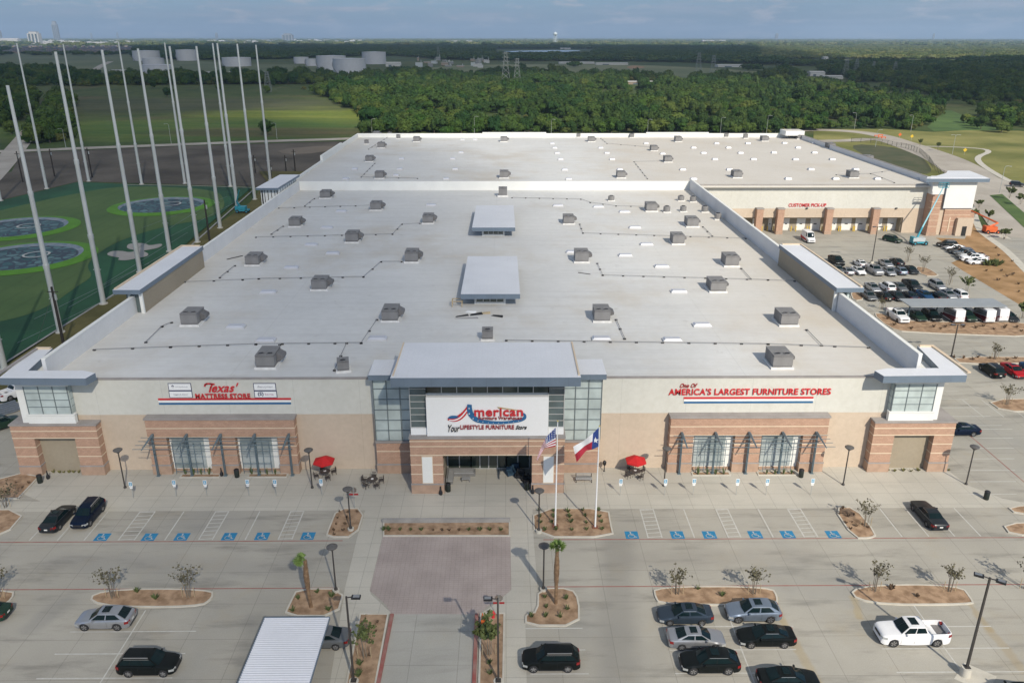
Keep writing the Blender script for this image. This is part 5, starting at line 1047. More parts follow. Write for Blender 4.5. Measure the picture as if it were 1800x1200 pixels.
def stop_sign(x, y, lab):
    p = G(x, y); t = thing('road_sign', (p.x, p.y, 0), lab, 'road sign'); mb = MB(); mb.tube([(0, 0, 0), (0, 0, 2.7)], .035, GALV, 6); mb.build('post', t, org=(0, 0, 0))
    mb = MB(); mb.box(-.5, .5, .04, .07, 1.65, 1.85, REDD); mb.add([(.38*math.cos(R_(22.5+45*k)), .05, 2.3+.38*math.sin(R_(22.5+45*k))) for k in range(8)]+[(.38*math.cos(R_(22.5+45*k)), .02, 2.3+.38*math.sin(R_(22.5+45*k))) for k in range(8)], [tuple(range(8)), tuple(range(15, 7, -1))]+[(k, k+8, (k+1) % 8+8, (k+1) % 8) for k in range(8)], CHR); mb.build('face', t, org=(0, 0, 0))
stop_sign(623.5, 893, 'small sign with a red bar on a post behind the lamp left of the plaza'); stop_sign(877, 1088, 'small road sign on a post beside the right drive lamp')
# bins, urns
BIN = mat('bin_green_black', (.012, .018, .014), .5, .1, 4); bins = []; urns = []
def binn(x, y, lab):
    p = G(x, y); t = thing('litter_bin', (p.x, p.y, 0), lab, 'litter bin', 'black round litter bins'); mb = MB(); mb.lathe((0, 0, 0), [(.26, 0), (.29, .08), (.29, .85), (.27, .9)], BIN, 18); mb.build('drum', t, True, org=(0, 0, 0))
    mb = MB(); mb.lathe((0, 0, .9), [(.30, 0), (.30, .1), (.2, .18), (.09, .18)], BLACK, 18); mb.build('lid', t, True, org=(0, 0, 0))
for a in ((71,848,'black litter bin beside the left corner portal'),(417,838,'black litter bin between the left display windows'),(788,863,'black litter bin left of the entrance opening'),(926,860,'black litter bin right of the entrance opening'),(1407.5,838,'black litter bin beside the right display bay'),(1733,877,'black litter bin alone at the right end of the walk')): binn(*a)
def urn(x, y, lab):
    p = G(x, y); mb = MB(); mb.lathe((0, 0, 0), [(.16, 0), (.20, .1), (.20, .35), (.09, .6), (.06, 1.0), (.08, 1.05)], BLACK, 12); solo('smoking_urn', mb, (p.x, p.y, 0), lab, 'ash urn', 'black bottle-shaped ash urns', True)
for a in ((85,841,'bottle-shaped black ash urn beside the left portal bin'),(390,836,'bottle-shaped black ash urn between the left display windows'),(775,869,'bottle-shaped black ash urn at the left brick pier of the entrance'),(936.5,867,'bottle-shaped black ash urn at the right brick pier of the entrance')): urn(*a)
p = G(1062, 828); mb = MB(); mb.lathe((0, 0, 0), [(.12, 0), (.06, .1), (.05, .75), (.2, .95), (.22, 1.3), (.1, 1.45)], BLACK, 10); solo('garden_heater', mb, (p.x, p.y, 0), 'dark ornament on a thin stem right of the Texas flagpole wall', 'ornament', smooth=True)
# patio sets
CHRM = mat('patio_metal', (.06, .05, .045), .6, .1, 3); UMB = mat('red_canvas', (.50, .01, .012), .8, .08, .8)
def patio_chair(loc, rz, lab, grp):
    t = thing('patio_chair', loc, lab, 'chair', grp, rz); mb = MB(); mb.box(-.25, .25, -.25, .25, .42, .46, CHRM); mb.build('seat', t, org=(0, 0, 0))
    mb = MB(); mb.box(-.25, .25, .23, .26, .46, .55, CHRM); mb.box(-.25, .25, .25, .28, .88, .93, CHRM)
    for k in range(6): x = -.24+k*.09; mb.box(x, x+.03, .24, .27, .46, .92, CHRM)
    mb.build('backrest', t, org=(0, 0, 0))
    for a in (-1, 1):
        for b_ in (-1, 1): mb = MB(); mb.box(a*.22-.02, a*.22+.02, b_*.22-.02, b_*.22+.02, 0, .42, CHRM); mb.build('leg', t, org=(0, 0, 0))
        mb = MB(); mb.box(a*.26-.02, a*.26+.02, -.22, .25, .62, .66, CHRM); mb.build('armrest', t, org=(0, 0, 0))
def patio(x, y, umb, nm, n=4, a0=.5):
    p = G(x, y); t = thing('patio_table', (p.x, p.y, 0), 'round dark metal patio table %s' % nm, 'table', 'patio tables on the walk'); mb = MB(); mb.lathe((0, 0, .68), [(.62, 0), (.65, .03), (.62, .06)], CHRM, 20); mb.lathe((0, 0, .745), [(.16, 0), (.16, .02)], SIGNW, 12); mb.build('tabletop', t, True, org=(0, 0, 0))
    for k in range(4): a = R_(45+90*k); mb = MB(); mb.tube([(.5*math.cos(a), .5*math.sin(a), 0), (.2*math.cos(a), .2*math.sin(a), .4), (.4*math.cos(a), .4*math.sin(a), .68)], .025, CHRM, 5); mb.build('leg', t, org=(0, 0, 0))
    for k in range(n):
        a = a0+2*math.pi*k/n; where = {0: 'right', 1: 'far', 2: 'left', 3: 'near', 4: 'near right', 5: 'far right'}
        dx, dy = math.cos(a), math.sin(a); side = ('right' if dx > .5 else 'left' if dx < -.5 else 'middle')+(' far' if dy > .1 else ' near')
        patio_chair((p.x+1.05*dx, p.y+1.05*dy, 0), a-math.pi/2, 'dark metal chair on the %s side of the table %s' % (side, nm), 'patio chairs on the walk')
    if umb:
        u = thing('garden_umbrella', (p.x, p.y, 0), 'open red hexagonal umbrella over the table %s' % nm, 'umbrella', 'red umbrellas'); mb = MB(); mb.tube([(0, 0, 0), (0, 0, 2.62)], .03, CHRM, 6); mb.build('pole', u, org=(0, 0, 0)); mb = MB(); R6 = 1.30
        vs = [(0, 0, 2.68)]+[(R6*math.cos(R_(60*k+30)), R6*math.sin(R_(60*k+30)), 2.12) for k in range(6)]+[(R6*math.cos(R_(60*k+30)), R6*math.sin(R_(60*k+30)), 1.93) for k in range(6)]
        mb.add(vs, [(0, 1+k, 1+(k+1) % 6) for k in range(6)]+[(1+k, 7+k, 7+(k+1) % 6, 1+(k+1) % 6) for k in range(6)], UMB); mb.build('canopy', u, org=(0, 0, 0))
patio(572, 837, True, 'left of the entrance'); patio(1116, 836, True, 'right of the entrance'); patio(655, 851, False, 'without umbrella by the entrance', 5, .3)
GRYW = mat('grey_wicker', (.19, .185, .175), .8, .1, 3); WHC = mat('outdoor_cushion', (.32, .32, .31), .9, .05, 2)
p = G(800, 842); t = thing('outdoor_sofa', (-6.1, 81.6, 0), 'grey L-shaped outdoor sofa inside the left of the entrance', 'sofa'); mb = MB(); mb.box(-.75, .0, -1.1, 1.4, 0, .35, GRYW); mb.box(0, 2.4, .7, 1.4, 0, .35, GRYW); mb.build('base', t, org=(0, 0, 0)); mb = MB(); mb.box(-.8, -.62, -1.1, 1.5, .0, .75, GRYW); mb.box(-.6, 2.4, 1.3, 1.5, 0, .75, GRYW); mb.box(2.4, 2.55, .7, 1.5, 0, .6, GRYW); mb.build('backrest', t, org=(0, 0, 0)); mb = MB(); mb.box(-.6, -.02, -1.05, 1.28, .36, .48, WHC); mb.box(.02, 2.38, .72, 1.28, .36, .48, WHC); mb.build('cushion', t, org=(0, 0, 0))
t = thing('coffee_table', (-4.6, 81.3, 0), 'small grey coffee table beside the outdoor sofa', 'table'); mb = MB(); mb.box(-.5, .5, -.3, .3, .36, .42, WHC); mb.build('tabletop', t, org=(0, 0, 0))
for a in (-1, 1):
    for b_ in (-1, 1): mb = MB(); mb.box(a*.45-.03, a*.45+.03, b_*.26-.03, b_*.26+.03, 0, .36, GRYW); mb.build('leg', t, org=(0, 0, 0))
BLC = mat('blue_wicker', (.025, .06, .10), .8, .15, 3)
for (x, y, rz, m_, lab) in ((.6, 82.6, .4, BLC, 'blue outdoor armchair at the left of the group inside the entrance'), (1.7, 82.0, -.3, TRIM, 'dark outdoor armchair in the middle of the group inside the entrance'), (2.4, 80.9, -1.2, TRIM, 'dark outdoor armchair nearest the right pier inside the entrance'), (1.2, 83.3, .1, BLC, 'blue outdoor armchair at the back of the group inside the entrance')):
    t = thing('armchair', (x, y, 0), lab, 'armchair', 'outdoor armchairs inside the entrance', rz); mb = MB(); mb.box(-.4, .4, -.4, .4, .12, .42, m_); mb.build('seat', t, org=(0, 0, 0)); mb = MB(); mb.box(-.42, .42, .3, .46, .3, .95, m_); mb.build('backrest', t, org=(0, 0, 0))
    for s in (-1, 1): mb = MB(); mb.box(s*.42-.07, s*.42+.07, -.4, .44, .08, .62, m_); mb.build('armrest', t, org=(0, 0, 0))
t = thing('bench', (*G(1026, 846)[:2], 0), 'grey metal bench with pale frame right of the entrance', 'bench'); mb = MB(); mb.box(-.95, .95, -.3, .25, .42, .48, WHC); mb.build('seat', t, org=(0, 0, 0)); mb = MB(); mb.box(-.95, .95, .25, .31, .6, .68, WHC); mb.box(-.95, .95, .27, .33, .85, .95, WHC); mb.box(-.9, .9, .24, .28, .48, .56, CHRM); mb.build('backrest', t, org=(0, 0, 0))
for a in (-1, 1):
    for b_ in (-.25, .28): mb = MB(); mb.box(a*.9-.04, a*.9+.04, b_-.04, b_+.04, 0, .42 if b_ < 0 else .95, CHRM); mb.build('leg', t, org=(0, 0, 0))
# flags
USR = mat('flag_red', (.38, .02, .04), .8, .1, 1); USW = mat('flag_white', (.70, .70, .70), .8, .05, 1); USB = mat('flag_blue', (.02, .05, .20), .8, .1, 1)
def flagpole(bx, by, tx, ty, lab, ball):
    p = G(bx, by); q = W(tx, ty, p.y); t = thing('flagpole', (p.x, p.y, 0), lab, 'flagpole', 'white flagpoles'); mb = MB(); mb.tube([(0, 0, .1), (0, 0, q.z)], [.10, .045], SIGNW, 10); mb.build('pole', t, True, org=(0, 0, 0)); mb = MB(); mb.lathe((0, 0, q.z), [(.02, 0), (.1, .08), (.02, .18)], mat('finial_gold', (.5, .4, .1), .3), 8); mb.build('finial', t, org=(0, 0, 0)); mb = MB(); mb.cbox((0, 0, .1), (.6, .5, .12), mat('rust_base', (.2, .08, .05), .9)); mb.build('base', t, org=(0, 0, 0)); return p
F1 = flagpole(976, 926, 979.5, 741, 'white flagpole carrying the striped flag', 1); F2 = flagpole(1046, 928, 1052, 750, 'white flagpole carrying the lone-star flag', 0)
def cloth(name, top, bot, Y, nu, nv, colf, lab, extra=None):
    """top/bot: photo pixels of the upper and lower edges from hoist to fly"""
    def along(l, u):
        u *= len(l)-1; i = min(int(u), len(l)-2); f = u-i; a, b_ = l[i], l[i+1]; return Vector((a[0]*(1-f)+b_[0]*f, a[1]*(1-f)+b_[1]*f))
    def pos(u, v):
        c = along(top, u).lerp(along(bot, u), v); return W(c.x, c.y, Y-.05+.22*math.sin(u*11+v*1.5)*u)
    mb = MB(); o = pos(0, 0)
    for i in range(nu):
        for j in range(nv):
            q = [pos(i/nu, j/nv), pos((i+1)/nu, j/nv), pos((i+1)/nu, (j+1)/nv), pos(i/nu, (j+1)/nv)]; mb.add([a-o for a in q], [(0, 1, 2, 3)], colf((i+.5)/nu, (j+.5)/nv))
    f = bpy.data.objects.new(name, mb.mesh(name)); COL.objects.link(f); f.location = o; tag(f, lab, 'flag', 'flags')
    if extra:
        mb = MB()
        for (u, v, r, n_) in extra:
            c = pos(u, v)-o
            for yy in (-.03, .03): mb.add([(c.x+(r if k % 2 == 0 else r*.4)*math.sin(math.pi*k/n_), c.y+yy, c.z+(r if k % 2 == 0 else r*.4)*math.cos(math.pi*k/n_)) for k in range(2*n_)], [tuple(range(2*n_))], USW)
        s_ = bpy.data.objects.new('star', mb.mesh('star')); COL.objects.link(s_); s_.parent = f
    return f
q3 = lambda l: [(900+x/4, 640+y/4) for x, y in l]
cloth('flag', q3([(307,445),(250,500),(222,545),(200,590),(172,668)]), q3([(307,578),(262,585),(228,590),(208,625),(180,678)]), F1.y, 20, 13, lambda u, v: USB if (u < .40 and v < .54) else (USR if int(v*13) % 2 == 0 else USW), 'striped flag with star canton drooping from the taller pole', [(.05+.075*i, .05+.105*j, .075, 5) for i in range(5) for j in range(5)])
cloth('flag', q3([(609,445),(570,485),(500,540),(430,578)]), q3([(609,578),(560,600),(520,608),(455,688)]), F2.y, 15, 12, lambda u, v: USB if u < .33 else (USW if v < .5 else USR), 'blue white and red lone-star flag drooping from the shorter pole', [(.17, .55, .38, 5)])
# cones, red hydrant
ORG = mat('cone_orange', (.60, .12, .02), .6, .1, 3)
p = G(850, 1098); mb = MB(); mb.cbox((0, 0, .12), (.55, .55, .06), BLACK); mb.cbox((0, 0, .18), (.45, .45, .55), ORG, top=.9); mb.lathe((-.1, .1, .73), [(.10, 0), (.04, .5)], ORG, 8); solo('traffic_barrel', mb, (p.x, p.y, 0), 'orange traffic barrel at the top of the right planting strip', 'traffic barrel')
p = G(867, 1086); t = thing('fire_hydrant', (p.x, p.y, .1), 'small red fire hydrant in the right planting strip', 'hydrant'); mb = MB(); mb.lathe((0, 0, 0), [(.16, 0), (.12, .06), (.12, .5), (.15, .55), (.10, .68), (.03, .75)], RED, 12); mb.build('body', t, True, org=(0, 0, 0)); mb = MB(); mb.tube([(-.22, 0, .4), (.22, 0, .4)], .07, RED, 8); mb.build('outlet', t, org=(0, 0, 0))
# stacked metal at the left edge
mb = MB()
for k in range(9): mb.box(-3, 2.6, -1.4+.35*k, -1.2+.35*k, .1+.12*(k % 3), .25+.16*(k % 4), mat('stacked_steel', (.22, .25, .29), .4, .1, 1, metal=.4) if k == 0 else MATS['stacked_steel'])
mb.box(-3, -2.8, -1.4, 1.6, 0, .1, wood); mb.box(2, 2.2, -1.4, 1.6, 0, .1, wood); p = G(-2, 726); solo('steel_stack', mb, (p.x, p.y, 0), 'stack of blue grey steel sections at the left frame edge', 'steel stack', rz=.85)
# boom lifts
for k_, (a_, b_, c_, d_) in enumerate([(30,602,240,500),(60,560,262,462),(120,540,300,440),(235,440,380,350),(250,400,400,345),(290,420,420,352),(180,500,330,408)]): strip('net_line', [(a_,b_),(c_,d_)], .16, MATS['net_line'] if 'net_line' in MATS else mat('net_line', (.16,.22,.19), .8, .1, 1), -.05, it=0)
LBL = mat('lift_blue', (.03, .26, .33), .45, .1, 1); LOR = mat('lift_orange', (.62, .12, .03), .5, .1, 1); LW = mat('lift_grey', (.45, .48, .48), .5, .1, 1)
def boom(base, col, tip, knee, lab, lw):
    t = thing('boom_lift', base, lab, 'boom lift', 'boom lifts'); mb = MB(); mb.box(-1.9, 1.9, -1.0, 1.0, .55, .95, col)
    mb.build('chassis', t, org=(0, 0, 0)); 
    for a in (-1.35, 1.35):
        for s in (-1, 1):
            mb = MB(); mb.tube([(a, s*1.0-.16, .5), (a, s*1.0+.16, .5)], .5, TYR, 14); mb.tube([(a, s*1.0-.17, .5), (a, s*1.0+.17, .5)], .22, col, 10); mb.build('wheel', t, org=(0, 0, 0))
    mb = MB(); mb.box(-1.9, 1.1, -.95, .95, 1.0, 1.9, lw); mb.box(-1.95, -1.2, -.9, .9, 1.05, 2.0, col); mb.build('turret', t, org=(0, 0, 0))
    k = Vector(knee)-Vector(base); tp = Vector(tip)-Vector(base); mb = MB(); mb.tube([(-.6, 0, 1.8), k], [.28, .24], col, 4); mb.build('lower_boom', t, org=(0, 0, 0)); mb = MB(); mb.tube([k, k.lerp(tp, .55), tp], [.24, .2, .13], col, 4); mb.build('upper_boom', t, org=(0, 0, 0))
    if lw is LW:
        mb = MB(); c = tp
        for z in (0, .55, 1.1):
            for (a, b_, c_, d) in ((-1.2, 1.2, -.4, -.34), (-1.2, 1.2, .34, .4), (-1.2, -1.14, -.4, .4), (1.14, 1.2, -.4, .4)): mb.box(c.x+a, c.x+b_, c.y+c_, c.y+d, c.z+z-.2, c.z+z-.13, col)
        for (a, b_) in ((-1.17, -.37), (1.17, -.37), (-1.17, .37), (1.17, .37), (0, -.37), (0, .37)): mb.box(c.x+a-.03, c.x+a+.03, c.y+b_-.03, c.y+b_+.03, c.z-.2, c.z+1, col)
        mb.box(c.x-1.2, c.x+1.2, c.y-.4, c.y+.4, c.z-.26, c.z-.2, col); mb.build('basket', t, org=(0, 0, 0))
    return t
p = G(1614, 430); q = W(1659, 328, 200.5); k_ = W(1621, 400, 196.5); boom((p.x, p.y, 0), LBL, q, k_, 'blue boom lift raised to the canopy of the dock tower', LW)
p = G(1741, 410); q = G(1722, 345, 4.0); boom((p.x, p.y, 0), LOR, (p.x-1.5, p.y+22, 5), (p.x+1.8, p.y+.6, 2.6), 'orange boom lift parked beside the mulch bed with its boom lowered away', LOR)
p = G(427, 373); boom((p.x, p.y, -.1), LBL, (p.x+.5, p.y-2.5, 7), (p.x-1.3, p.y-.5, 3.2), 'small blue boom lift on the grass strip behind the left parapet', LBL)
# warning signs and barriers on the back road
for (x, y, m_, lab) in ((1581,243,ORG,'orange diamond work sign by the loop of road'),(1602,246,YEL,'yellow diamond sign beside the road behind the store'),(1695,271,YEL,'yellow diamond sign on the grass median')):
    p = G(x, y); mb = MB(); mb.tube([(0,0,0),(0,0,2.2)], .06, GALV, 5); mb.add([(0,-.08,1.2),(.9,-.08,2.1),(0,-.08,3.0),(-.9,-.08,2.1)], [(0,1,2,3)], m_); solo('road_sign', mb, (p.x, p.y, -.3), lab, 'road sign', 'diamond road signs')
for i, (x, y) in enumerate(((1541,240),(1547,242),(1553,243),(1548,239))):
    p = G(x, y); mb = MB(); mb.box(-1.2, 1.2, -.1, .1, .6, 1.0, ORG); mb.box(-1.1, -1.0, -.3, .3, 0, .6, ORG); mb.box(1.0, 1.1, -.3, .3, 0, .6, ORG); solo('road_barrier', mb, (p.x, p.y, -.28), 'orange road barrier, %s from the left at the loop of road' % ordn([1,2,4,3][i]), 'barrier', 'orange barriers')
# pond with dark fence
FEN = mat('fence_mesh_black', (.03, .035, .03), .6)
pp = [Vector(G(*q)[:2]) for q in [(1496,249),(1530,250),(1560,254),(1592,260),(1616,268),(1632,282),(1640,295),(1652,306),(1664,312)]]
mb = MB(); t = thing('pond_fence', (pp[4].x, pp[4].y, -.3), 'long black mesh fence curving round the dry pond behind the docks', 'fence')
for a, b_ in zip(pp[:-1], pp[1:]):
    n = max(1, int((b_-a).length/3))
    for k in range(n): c = a.lerp(b_, k/n); mb.box(c.x-.06, c.x+.06, c.y-.06, c.y+.06, -.3, 1.9, FEN)
    for z in (-.2, .1, .4, .7, 1.0, 1.3, 1.6, 1.85): mb.add([(a.x, a.y, z), (b_.x, b_.y, z), (b_.x, b_.y, z+.07), (a.x, a.y, z+.07)], [(0,1,2,3)], FEN)
mb.build('mesh_panel', t)
flat('dry_pond', [(1500,252),(1560,256),(1592,263),(1614,270),(1630,284),(1640,300),(1625,306),(1560,290),(1500,262)], mat('pond_grass', (.05,.07,.02), .95, .2, .1, col2=(.09,.085,.04), coord='pos'), -.30, 1)
# golf net poles
POLEM = mat('net_pole_steel', (.56, .57, .54), .45, .06, .3, metal=.15); NP = []
def netpole(x, y, tx, ty, r=.62):
    p = G(x, y); hh = W(tx, ty, p.y).z; t = thing('net_pole', (p.x, p.y, -.2), 'x', 'net pole', 'tall grey steel poles round the golf range'); zs_ = [0, .30, .30, .62, .62, 1.0]; rs = [r*.80, r*.74, r*.68, r*.60, r*.53, r*.40]
    mb = MB(); mb.lathe((0, 0, 0), [(rs[0], 0), (rs[1], hh*.28), (rs[1]+.06, hh*.285), (rs[1]+.06, hh*.30), (rs[2], hh*.30), (rs[3], hh*.58), (rs[3]+.05, hh*.585), (rs[3]+.05, hh*.60), (rs[4], hh*.60), (rs[5], hh)], POLEM, 14); mb.build('shaft', t, True, org=(0, 0, 0)); NP.append(t)
    mb = MB(); mb.box(-r-.1, r+.1, -.08, .08, hh*.15, hh*.152+.05, GALV); mb.lathe((0, 0, 0), [(r*1.3, 0), (r*1.3, .25)], KERB, 12); mb.build('base_collar', t, org=(0, 0, 0))
for a in [(106,583,5,148),(182,533,95,89),(246,477,177,86),(298,441,238,84),(347,425,294,80),(387,400,340,80),(418,372,376,75),(448,350,415,76),(475,316,447,78)]: netpole(*a)
for a in [(82,331,27,75),(156,318,114,77),(249,323,207,73),(325,322,291,74),(405,327,376,75),(1,352,-68,79)]: netpole(*a, r=.60)
netpole(8, 648, -150, 260)
NPn = [NP[-1]]+NP[:9]; NPf = NP[9:15]
for i, o in enumerate(sorted(NPn, key=lambda o: o.location.y)): o['label'] = 'tall grey net pole, %s on the store side of golf range' % ('nearest the camera' if i == 0 else ordn(i+1)+' from the camera')
for i, o in enumerate(sorted(NPf, key=lambda o: o.location.x)): o['label'] = 'tall grey net pole, %s along far edge of golf range' % ('leftmost' if i == 0 else ordn(i+1)+' from the left')
WIRE = mat('net_cable', (.10, .12, .11), .6)
for (a, b_) in ((NPn[0], NPn[1]),): pass
def cable(p, q, sag=0.3, r=.03, name='net_cable', lab='', cat='cable', m=None):
    p, q = Vector(p), Vector(q); mb = MB(); mb.tube([p.lerp(q, k/8)-p-Vector((0, 0, sag*4*(k/8)*(1-k/8))) for k in range(9)], r, m or WIRE, 4); o = bpy.data.objects.new(name, mb.mesh(name)); COL.objects.link(o); o.location = p; return tag(o, lab, cat, 'thin cables')
WPOLE = mat('creosote_pole', (.03, .025, .02), .9, .1, 2)
ups = []
for (x, y, tx, ty) in [(113,610,95,502),(369,426,362,350),(40,319,28,265),(96,309,88,261),(162,311,154,259),(519,300,516,262),(503,300,500,272),(477,312,476,287),(449,303,447,272)]:
    p = G(x, y); hh = W(tx, ty, p.y).z; t = thing('utility_pole', (p.x, p.y, -.2), 'x', 'utility pole', 'dark wooden utility poles'); mb = MB(); mb.tube([(0,0,0),(0,0,hh)], [.26,.18], WPOLE, 8); mb.build('pole', t, True, org=(0,0,0)); mb = MB(); mb.box(-.9,.9,-.06,.06,hh-.9,hh-.78,WPOLE); mb.build('crossarm', t, org=(0,0,0)); mb = MB(); mb.tube([(.35, 0, hh-2.2), (.35, 0, hh-1.3)], .2, GALV, 8); mb.build('transformer', t, org=(0,0,0)); ups.append(t)
for o, l in zip(ups, ['dark wooden utility pole nearest the camera beside the front net pole', 'dark wooden utility pole on the grass strip beside the left parapet', 'dark utility pole leftmost behind the golf range', 'dark utility pole second from the left behind the golf range', 'dark utility pole third from the left behind the golf range', 'dark utility pole closest to the rear left roof corner, with a box on it', 'dark utility pole just left of the one by the rear roof corner', 'short dark utility pole beside the last net pole', 'dark utility pole left of the last net pole in the bare lot']): o['label'] = l
cable((ups[0].location.x, ups[0].location.y, 9.5), (G(65, 602).x, G(65, 602).y, 0), 0, .035, 'guy_wire', 'thin guy wire running down left from the nearest utility pole')
# ------------------------------------------------------------------ vegetation
def leafmat(n, a, b, rv=.25):
    m = bpy.data.materials.new(n); m.use_nodes = True; nt = m.node_tree; bs = nt.nodes['Principled BSDF']
    v = N(nt, 'ShaderNodeNewGeometry').outputs['Position']; oi = N(nt, 'ShaderNodeObjectInfo')
    c = mixc(nt, oi.outputs['Random'], a, b)
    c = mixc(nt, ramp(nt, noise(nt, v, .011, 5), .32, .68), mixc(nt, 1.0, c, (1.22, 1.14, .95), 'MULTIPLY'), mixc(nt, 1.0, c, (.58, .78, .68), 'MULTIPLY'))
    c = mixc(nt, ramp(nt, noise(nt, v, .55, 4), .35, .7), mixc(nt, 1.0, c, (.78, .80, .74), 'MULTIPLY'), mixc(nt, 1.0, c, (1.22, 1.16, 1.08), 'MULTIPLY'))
    nt.links.new(c, bs.inputs['Base Color']); bs.inputs['Roughness'].default_value = .85; bs.inputs['Specular IOR Level'].default_value = .12
    MATS[n] = m; return m
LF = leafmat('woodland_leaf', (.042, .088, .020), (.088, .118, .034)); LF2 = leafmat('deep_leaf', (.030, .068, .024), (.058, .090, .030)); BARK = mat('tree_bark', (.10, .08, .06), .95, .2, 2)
LF4 = leafmat('sunlit_haze_leaf', (.085, .12, .05), (.17, .18, .085))  # paler leaf copy, sunlight and haze on the far trees painted into the colour
LF3 = leafmat('autumn_leaf', (.08, .105, .030), (.125, .12, .045))
def crown_mb(seed, R, Hc, z0, nleaf, ls, m, lobes=9, core=True):
    r = random.Random(seed); mb = MB(); L = []
    for i in range(lobes):
        a = r.random()*6.28; d = R*.62*math.sqrt(r.random()); z = z0+Hc*(.25+.5*r.random()); L.append((d*math.cos(a), d*math.sin(a), z, R*(.34+.24*r.random()), Hc*(.20+.14*r.random())))
    L.append((0, 0, z0+Hc*.62, R*.55, Hc*.38))
    if core:
        for (x, y, z, a, b) in L:
            ph = [(-1, .01), (-.6, .8), (0, 1), (.6, .8), (1, .01)]; mb.lathe((x, y, z), [(a*.78*q, b*.78*p) for p, q in ph], m, 6, r.random())
    tot = sum(l[3]**2 for l in L)
    for (x, y, z, a, b) in L:
        for _ in range(int(nleaf*a*a/tot)):
            u = r.uniform(-.55, 1); t = r.random()*6.28; q = math.sqrt(max(0, 1-u*u)); n = Vector((q*math.cos(t), q*math.sin(t), u)); k = r.uniform(.82, 1.10)
            p = Vector((x+n.x*a*k, y+n.y*a*k, z+n.z*b*k)); n = (n+Vector((r.uniform(-.7, .7), r.uniform(-.7, .7), r.uniform(-.4, .7)))).normalized()
            e = n.orthogonal().normalized(); e.rotate(Quaternion(n, r.random()*6.28)); f = n.cross(e); s = ls*r.uniform(.6, 1.3)
            mb.add([p-e*s-f*s*.6, p+e*s-f*s*.5, p+e*s*.7+f*s*.7, p-e*s*.8+f*s*.5], [(0, 1, 2, 3)], m)
    return mb
def trunk_mb(seed, hh, r0, nb=4):
    r = random.Random(seed); mb = MB(); mb.tube([(0, 0, -.4), (r.uniform(-.2, .2), r.uniform(-.2, .2), hh*.5), (r.uniform(-.4, .4), r.uniform(-.4, .4), hh)], [r0, r0*.7, r0*.35], BARK, 7)
    for i in range(nb): a = r.random()*6.28; z = hh*(.45+.3*r.random()); mb.tube([(0, 0, z), (math.cos(a)*hh*.2, math.sin(a)*hh*.2, z+hh*.22)], [r0*.4, r0*.15], BARK, 5)
    return mb
TV = []
for i, (R_c, Hc, z0, n_, ls, m_) in enumerate([(4.4, 8.6, .6, 950, .42, LF), (5.2, 6.4, .3, 1000, .44, LF), (3.4, 10.2, .8, 850, .40, LF2), (5.0, 9.4, .6, 1000, .45, LF2), (3.6, 4.6, .1, 700, .38, LF3), (6.2, 9.0, .8, 1200, .46, LF)]):
    t = thing('broadleaf_tree', (0, 0, -500), 'x', 'tree', 'trees beyond the store'); crown_mb(i+1, R_c, Hc, z0, n_, ls, m_, 16).build('crown', t, org=(0, 0, 0)); trunk_mb(i, z0+Hc*.6, .3).build('trunk', t, org=(0, 0, 0)); TV.append(t); TREE[t] = kids(t)
def inpoly(px_, py_, poly):
    x = np.asarray(px_); y = np.asarray(py_); c = np.zeros(x.shape, bool); n = len(poly)
    for i in range(n):
        x1, y1 = poly[i][:2]; x2, y2 = poly[(i+1) % n][:2]
        k = ((y1 > y) != (y2 > y)) & (x < (x2-x1)*(y-y1)/((y2-y1) or 1e-9)+x1); c ^= k
    return c
def projn(X, Y, Z=0.0):
    v = np.stack([X, Y, np.full_like(X, Z-CH)], -1); z = v@np.array(cf); return 900+FOC*(v@np.array(cr2))/z, 600-FOC*(v@np.array(cu2))/z
rg = np.random.default_rng(5)
def grid(x0, x1, y0, y1, s, j=.42):
    X, Y = np.meshgrid(np.arange(x0, x1, s), np.arange(y0, y1, s)); X = X+rg.uniform(-j, j, X.shape)*s; Y = Y+rg.uniform(-j, j, Y.shape)*s; X = X.ravel(); Y = Y.ravel()
    a, b = projn(X, Y); k = (a > -260) & (a < 2060); return X[k], Y[k], a[k], b[k]
WOODS = [[(556,164),(600,150),(900,149),(1290,152),(1480,152),(2300,150),(2300,213),(1800,224),(1752,224),(1738,214),(1722,200),(1700,185),(1680,178),(1662,184),(1650,196),(1632,214),(1616,230),(1560,226),(1480,226),(1350,234),(640,236),(652,222),(635,202),(600,184)],
         [(165,141),(300,139),(450,137),(640,139),(1000,140),(1320,141),(1330,152),(600,152),(560,148),(400,148),(170,150)],
         [(1330,137),(1450,143),(1600,146),(2300,150),(2300,100),(1800,104),(1480,106),(1450,118),(1440,130),(1380,130)],
         [(40,252),(128,250),(118,205),(128,178),(112,170),(92,184),(72,208),(52,232)], [(-260,152),(40,152),(66,172),(60,196),(0,222),(-260,250)], [(-260,120),(50,118),(100,128),(170,141),(170,151),(-260,151)],
         [(740,135),(740,132),(900,130),(1000,134)]]
FAR = [[(430,82),(430,104),(520,104),(560,100),(700,98),(780,105),(900,107),(1100,108),(1280,112),(1450,117),(1500,104),(1500,84),(900,80)], [(1480,76),(1480,106),(2300,104),(2300,76)], [(240,84),(240,104),(434,106),(434,84)], [(-260,84),(-260,94),(20,94),(20,84)]]
CLR = [[(865,86),(1045,86),(1045,98),(865,98)],[(1375,103),(1700,104),(1700,114),(1375,113)],[(1412,128),(1492,134),(1492,148),(1412,146)],[(1252,112),(1332,112),(1332,124),(1252,124)],[(1176,138),(1218,138),(1218,153),(1176,153)],[(1098,143),(1158,143),(1158,157),(1098,157)],[(1440,98),(1462,98),(1462,108),(1440,108)]]
X, Y, a, b = grid(-700, 900, 380, 1350, 6.3)
k = np.zeros(X.shape, bool)
